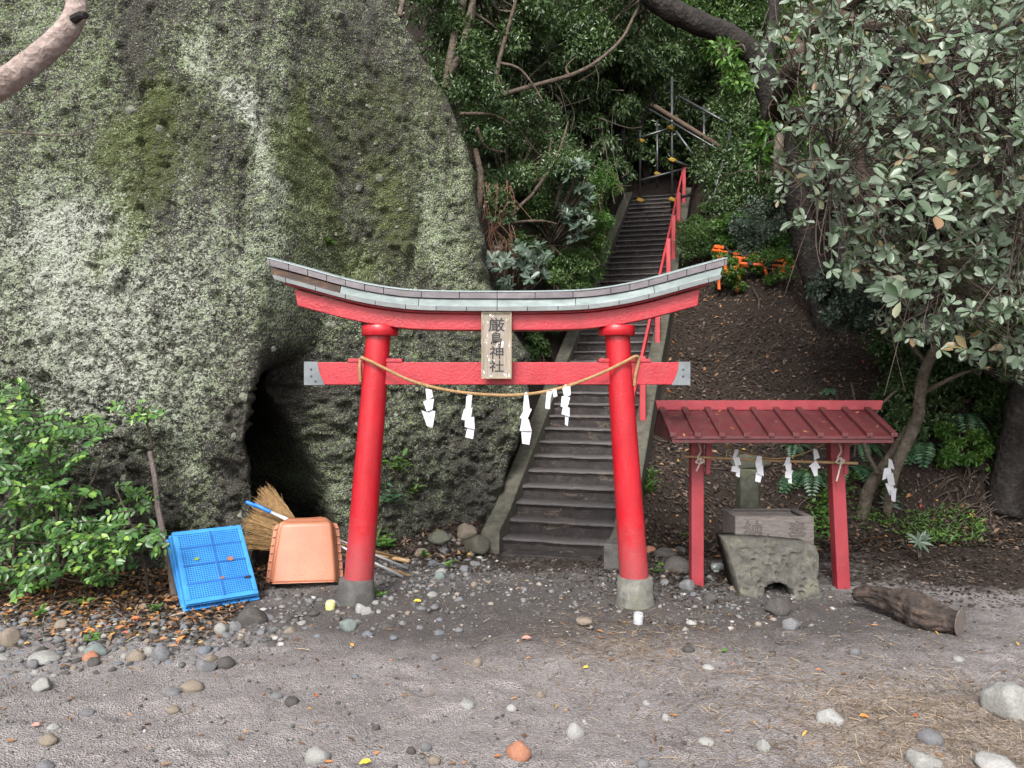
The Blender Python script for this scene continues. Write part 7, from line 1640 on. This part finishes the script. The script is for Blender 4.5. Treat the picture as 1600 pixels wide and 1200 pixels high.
litter('leaf_litter', 'litter round the stones beside the right column', s_blob(1.5, 7.5, 0.45, 0.5), 1500, 0.05, 'fallen_dark', 211, (0.3, 0.6), 0.5, T4, 0.02)
def s_steps(r, n):
    k = r.integers(0, 30, n); f = r.random(n); w = r.uniform(0.03, SW - 0.03, n); s = TREAD * (k + 0.15 + 0.8 * f); return k, s, w
k, s, w = s_steps(rng, 260); P = np.stack([SP0[0] + SD[0] * s + SR[0] * w, SP0[1] + SD[1] * s + SR[1] * w, RISE * (k + 1) + 0.006], 1); a = rng.uniform(0, 6.28, 260); L = 0.035 * rng.uniform(0.4, 1.3, 260)
tag(link('leaf_litter', leaf_mesh('leaf_litter', P, np.stack([np.cos(a), np.sin(a), 0 * a + 0.1], 1), np.tile([0.1, -0.1, 1.0], (260, 1)), L, L * 0.4, rng.random(260)), M['fallen_warm']), 'few dead leaves lying on the stair treads', 'leaf litter', kind='stuff')
T_ST = (np.array([(-0.5, 0.5, 0), (0.0, 0.5, 0.05), (0.5, 0.5, 0), (0.5, -0.5, 0), (0.0, -0.5, 0.05), (-0.5, -0.5, 0)]), np.array([(0, 5, 4, 1), (1, 4, 3, 2)]))
litter('dry_straw', 'dry straw-coloured needles over the sand at bottom right', s_blob(2.3, 4.2, 0.75, 0.6), 5200, 0.075, 'straw', 221, (0.025, 0.06), 0.25, T_ST, 0.010, 'straw')
litter('dry_straw', 'dry needles and chips in front of the right column', s_blob(0.85, 5.5, 0.5, 0.45), 2200, 0.05, 'straw', 222, (0.03, 0.10), 0.25, T_ST, 0.008, 'straw')
litter('dry_straw', 'stray straw and twigs across the foreground sand', s_rect(-3.4, 3.8, 2.9, 6.6), 900, 0.09, 'straw', 223, (0.02, 0.05), 0.2, T_ST, 0.008, 'straw')
litter('dry_straw', 'dry stalks among the leaves at far left', s_left, 700, 0.12, 'straw', 224, (0.03, 0.07), 0.4, T_ST, 0.02, 'straw')
# gravel
bm = bmesh.new(); bmesh.ops.create_icosphere(bm, subdivisions=1, radius=1.0); iv = np.array([v.co[:] for v in bm.verts]); if_ = np.array([[v.index for v in f.verts] for f in bm.faces]); bm.free()
def gravel(label, samp, n, size, seed):
    r = np.random.default_rng(seed); X, Y = samp(r, n); n = len(X); Z = tlook(X, Y); S = size * (0.35 + r.random(n) ** 3 * 1.4); sc = np.stack([S * r.uniform(.8, 1.2, n), S * r.uniform(.6, 1.1, n), S * r.uniform(.4, .75, n)], 1)
    a = r.uniform(0, 6.28, n); V = iv[None] * (1 + 0.25 * r.normal(size=(n, len(iv), 1))) * sc[:, None, :]
    x = V[..., 0] * np.cos(a)[:, None] - V[..., 1] * np.sin(a)[:, None]; y = V[..., 0] * np.sin(a)[:, None] + V[..., 1] * np.cos(a)[:, None]
    o0 = np.array([X.mean(), Y.mean(), 0]); V = np.stack([x + X[:, None], y + Y[:, None], V[..., 2] + Z[:, None] + 0.15 * S[:, None]], -1) - o0
    me = new_mesh('gravel', V.reshape(-1, 3), (np.arange(n)[:, None, None] * len(iv) + if_[None]).reshape(-1, 3), True); attr(me, 'rnd', np.repeat(r.random(n), len(iv)))
    tag(link('gravel', me, M['gravel'], None, tuple(o0)), label, 'gravel', kind='stuff')
leafmat('gravel', [(0.0, (0.05, 0.047, 0.047)), (0.4, (0.11, 0.105, 0.105)), (0.75, (0.19, 0.185, 0.185)), (0.95, (0.25, 0.21, 0.18)), (1.0, (0.4, 0.39, 0.38))], 0.75, False, 0.0, 0.3)
gravel('fine gravel and crumbs strewn over the open sand', s_rect(-3.8, 4.4, 2.85, 7.6, 0.8), 9000, 0.0085, 231)
gravel('small stones filling the gaps of the stone bed at left', lambda r, n: (r.uniform(-4.6, -1.6, n), r.normal(5.95, 0.35, n)), 1500, 0.022, 232)
gravel('small rubble between left column and stairs', lambda r, n: (r.normal(-0.75, 0.5, n), r.normal(7.4, 0.6, n)), 1300, 0.022, 233)
gravel('loose clods and small stones near the right column and basin', lambda r, n: (r.normal(1.5, 0.7, n), r.normal(6.7, 0.5, n)), 900, 0.018, 234)
# a few fallen leaves that stand out
for px, py, l, m_, lb in ((652, 942, 0.07, 'leaf_yellow', 'bright yellow leaf right of the left column'), (822, 1000, 0.07, 'leaf_pink', 'pink-brown leaf in the middle of the sand'), (55, 1137, 0.05, 'leaf_pink', 'red leaf scrap on the sand at bottom left'), (570, 1196, 0.06, 'leaf_yellow', 'yellow leaf at the bottom edge left of centre'),
                           (138, 990, 0.09, 'leaf_orange', 'orange dead leaf lying among the pebbles under the shrub'), (1350, 1123, 0.05, 'leaf_orange', 'orange-red leaf right of the white lump'), (1132, 1020, 0.055, 'leaf_shrub_single', 'green leaf on the sand in front of the shelter'), (915, 1046, 0.04, 'leaf_yellow', 'small orange-yellow leaf in the middle sand')):
    p = G(px, py); leaf_on(p + Vector((0, 0, 0.012)), (1, random.uniform(-.6, .6), 0), (0, 1, 0.2), l, l * 0.55, M[m_], lb)
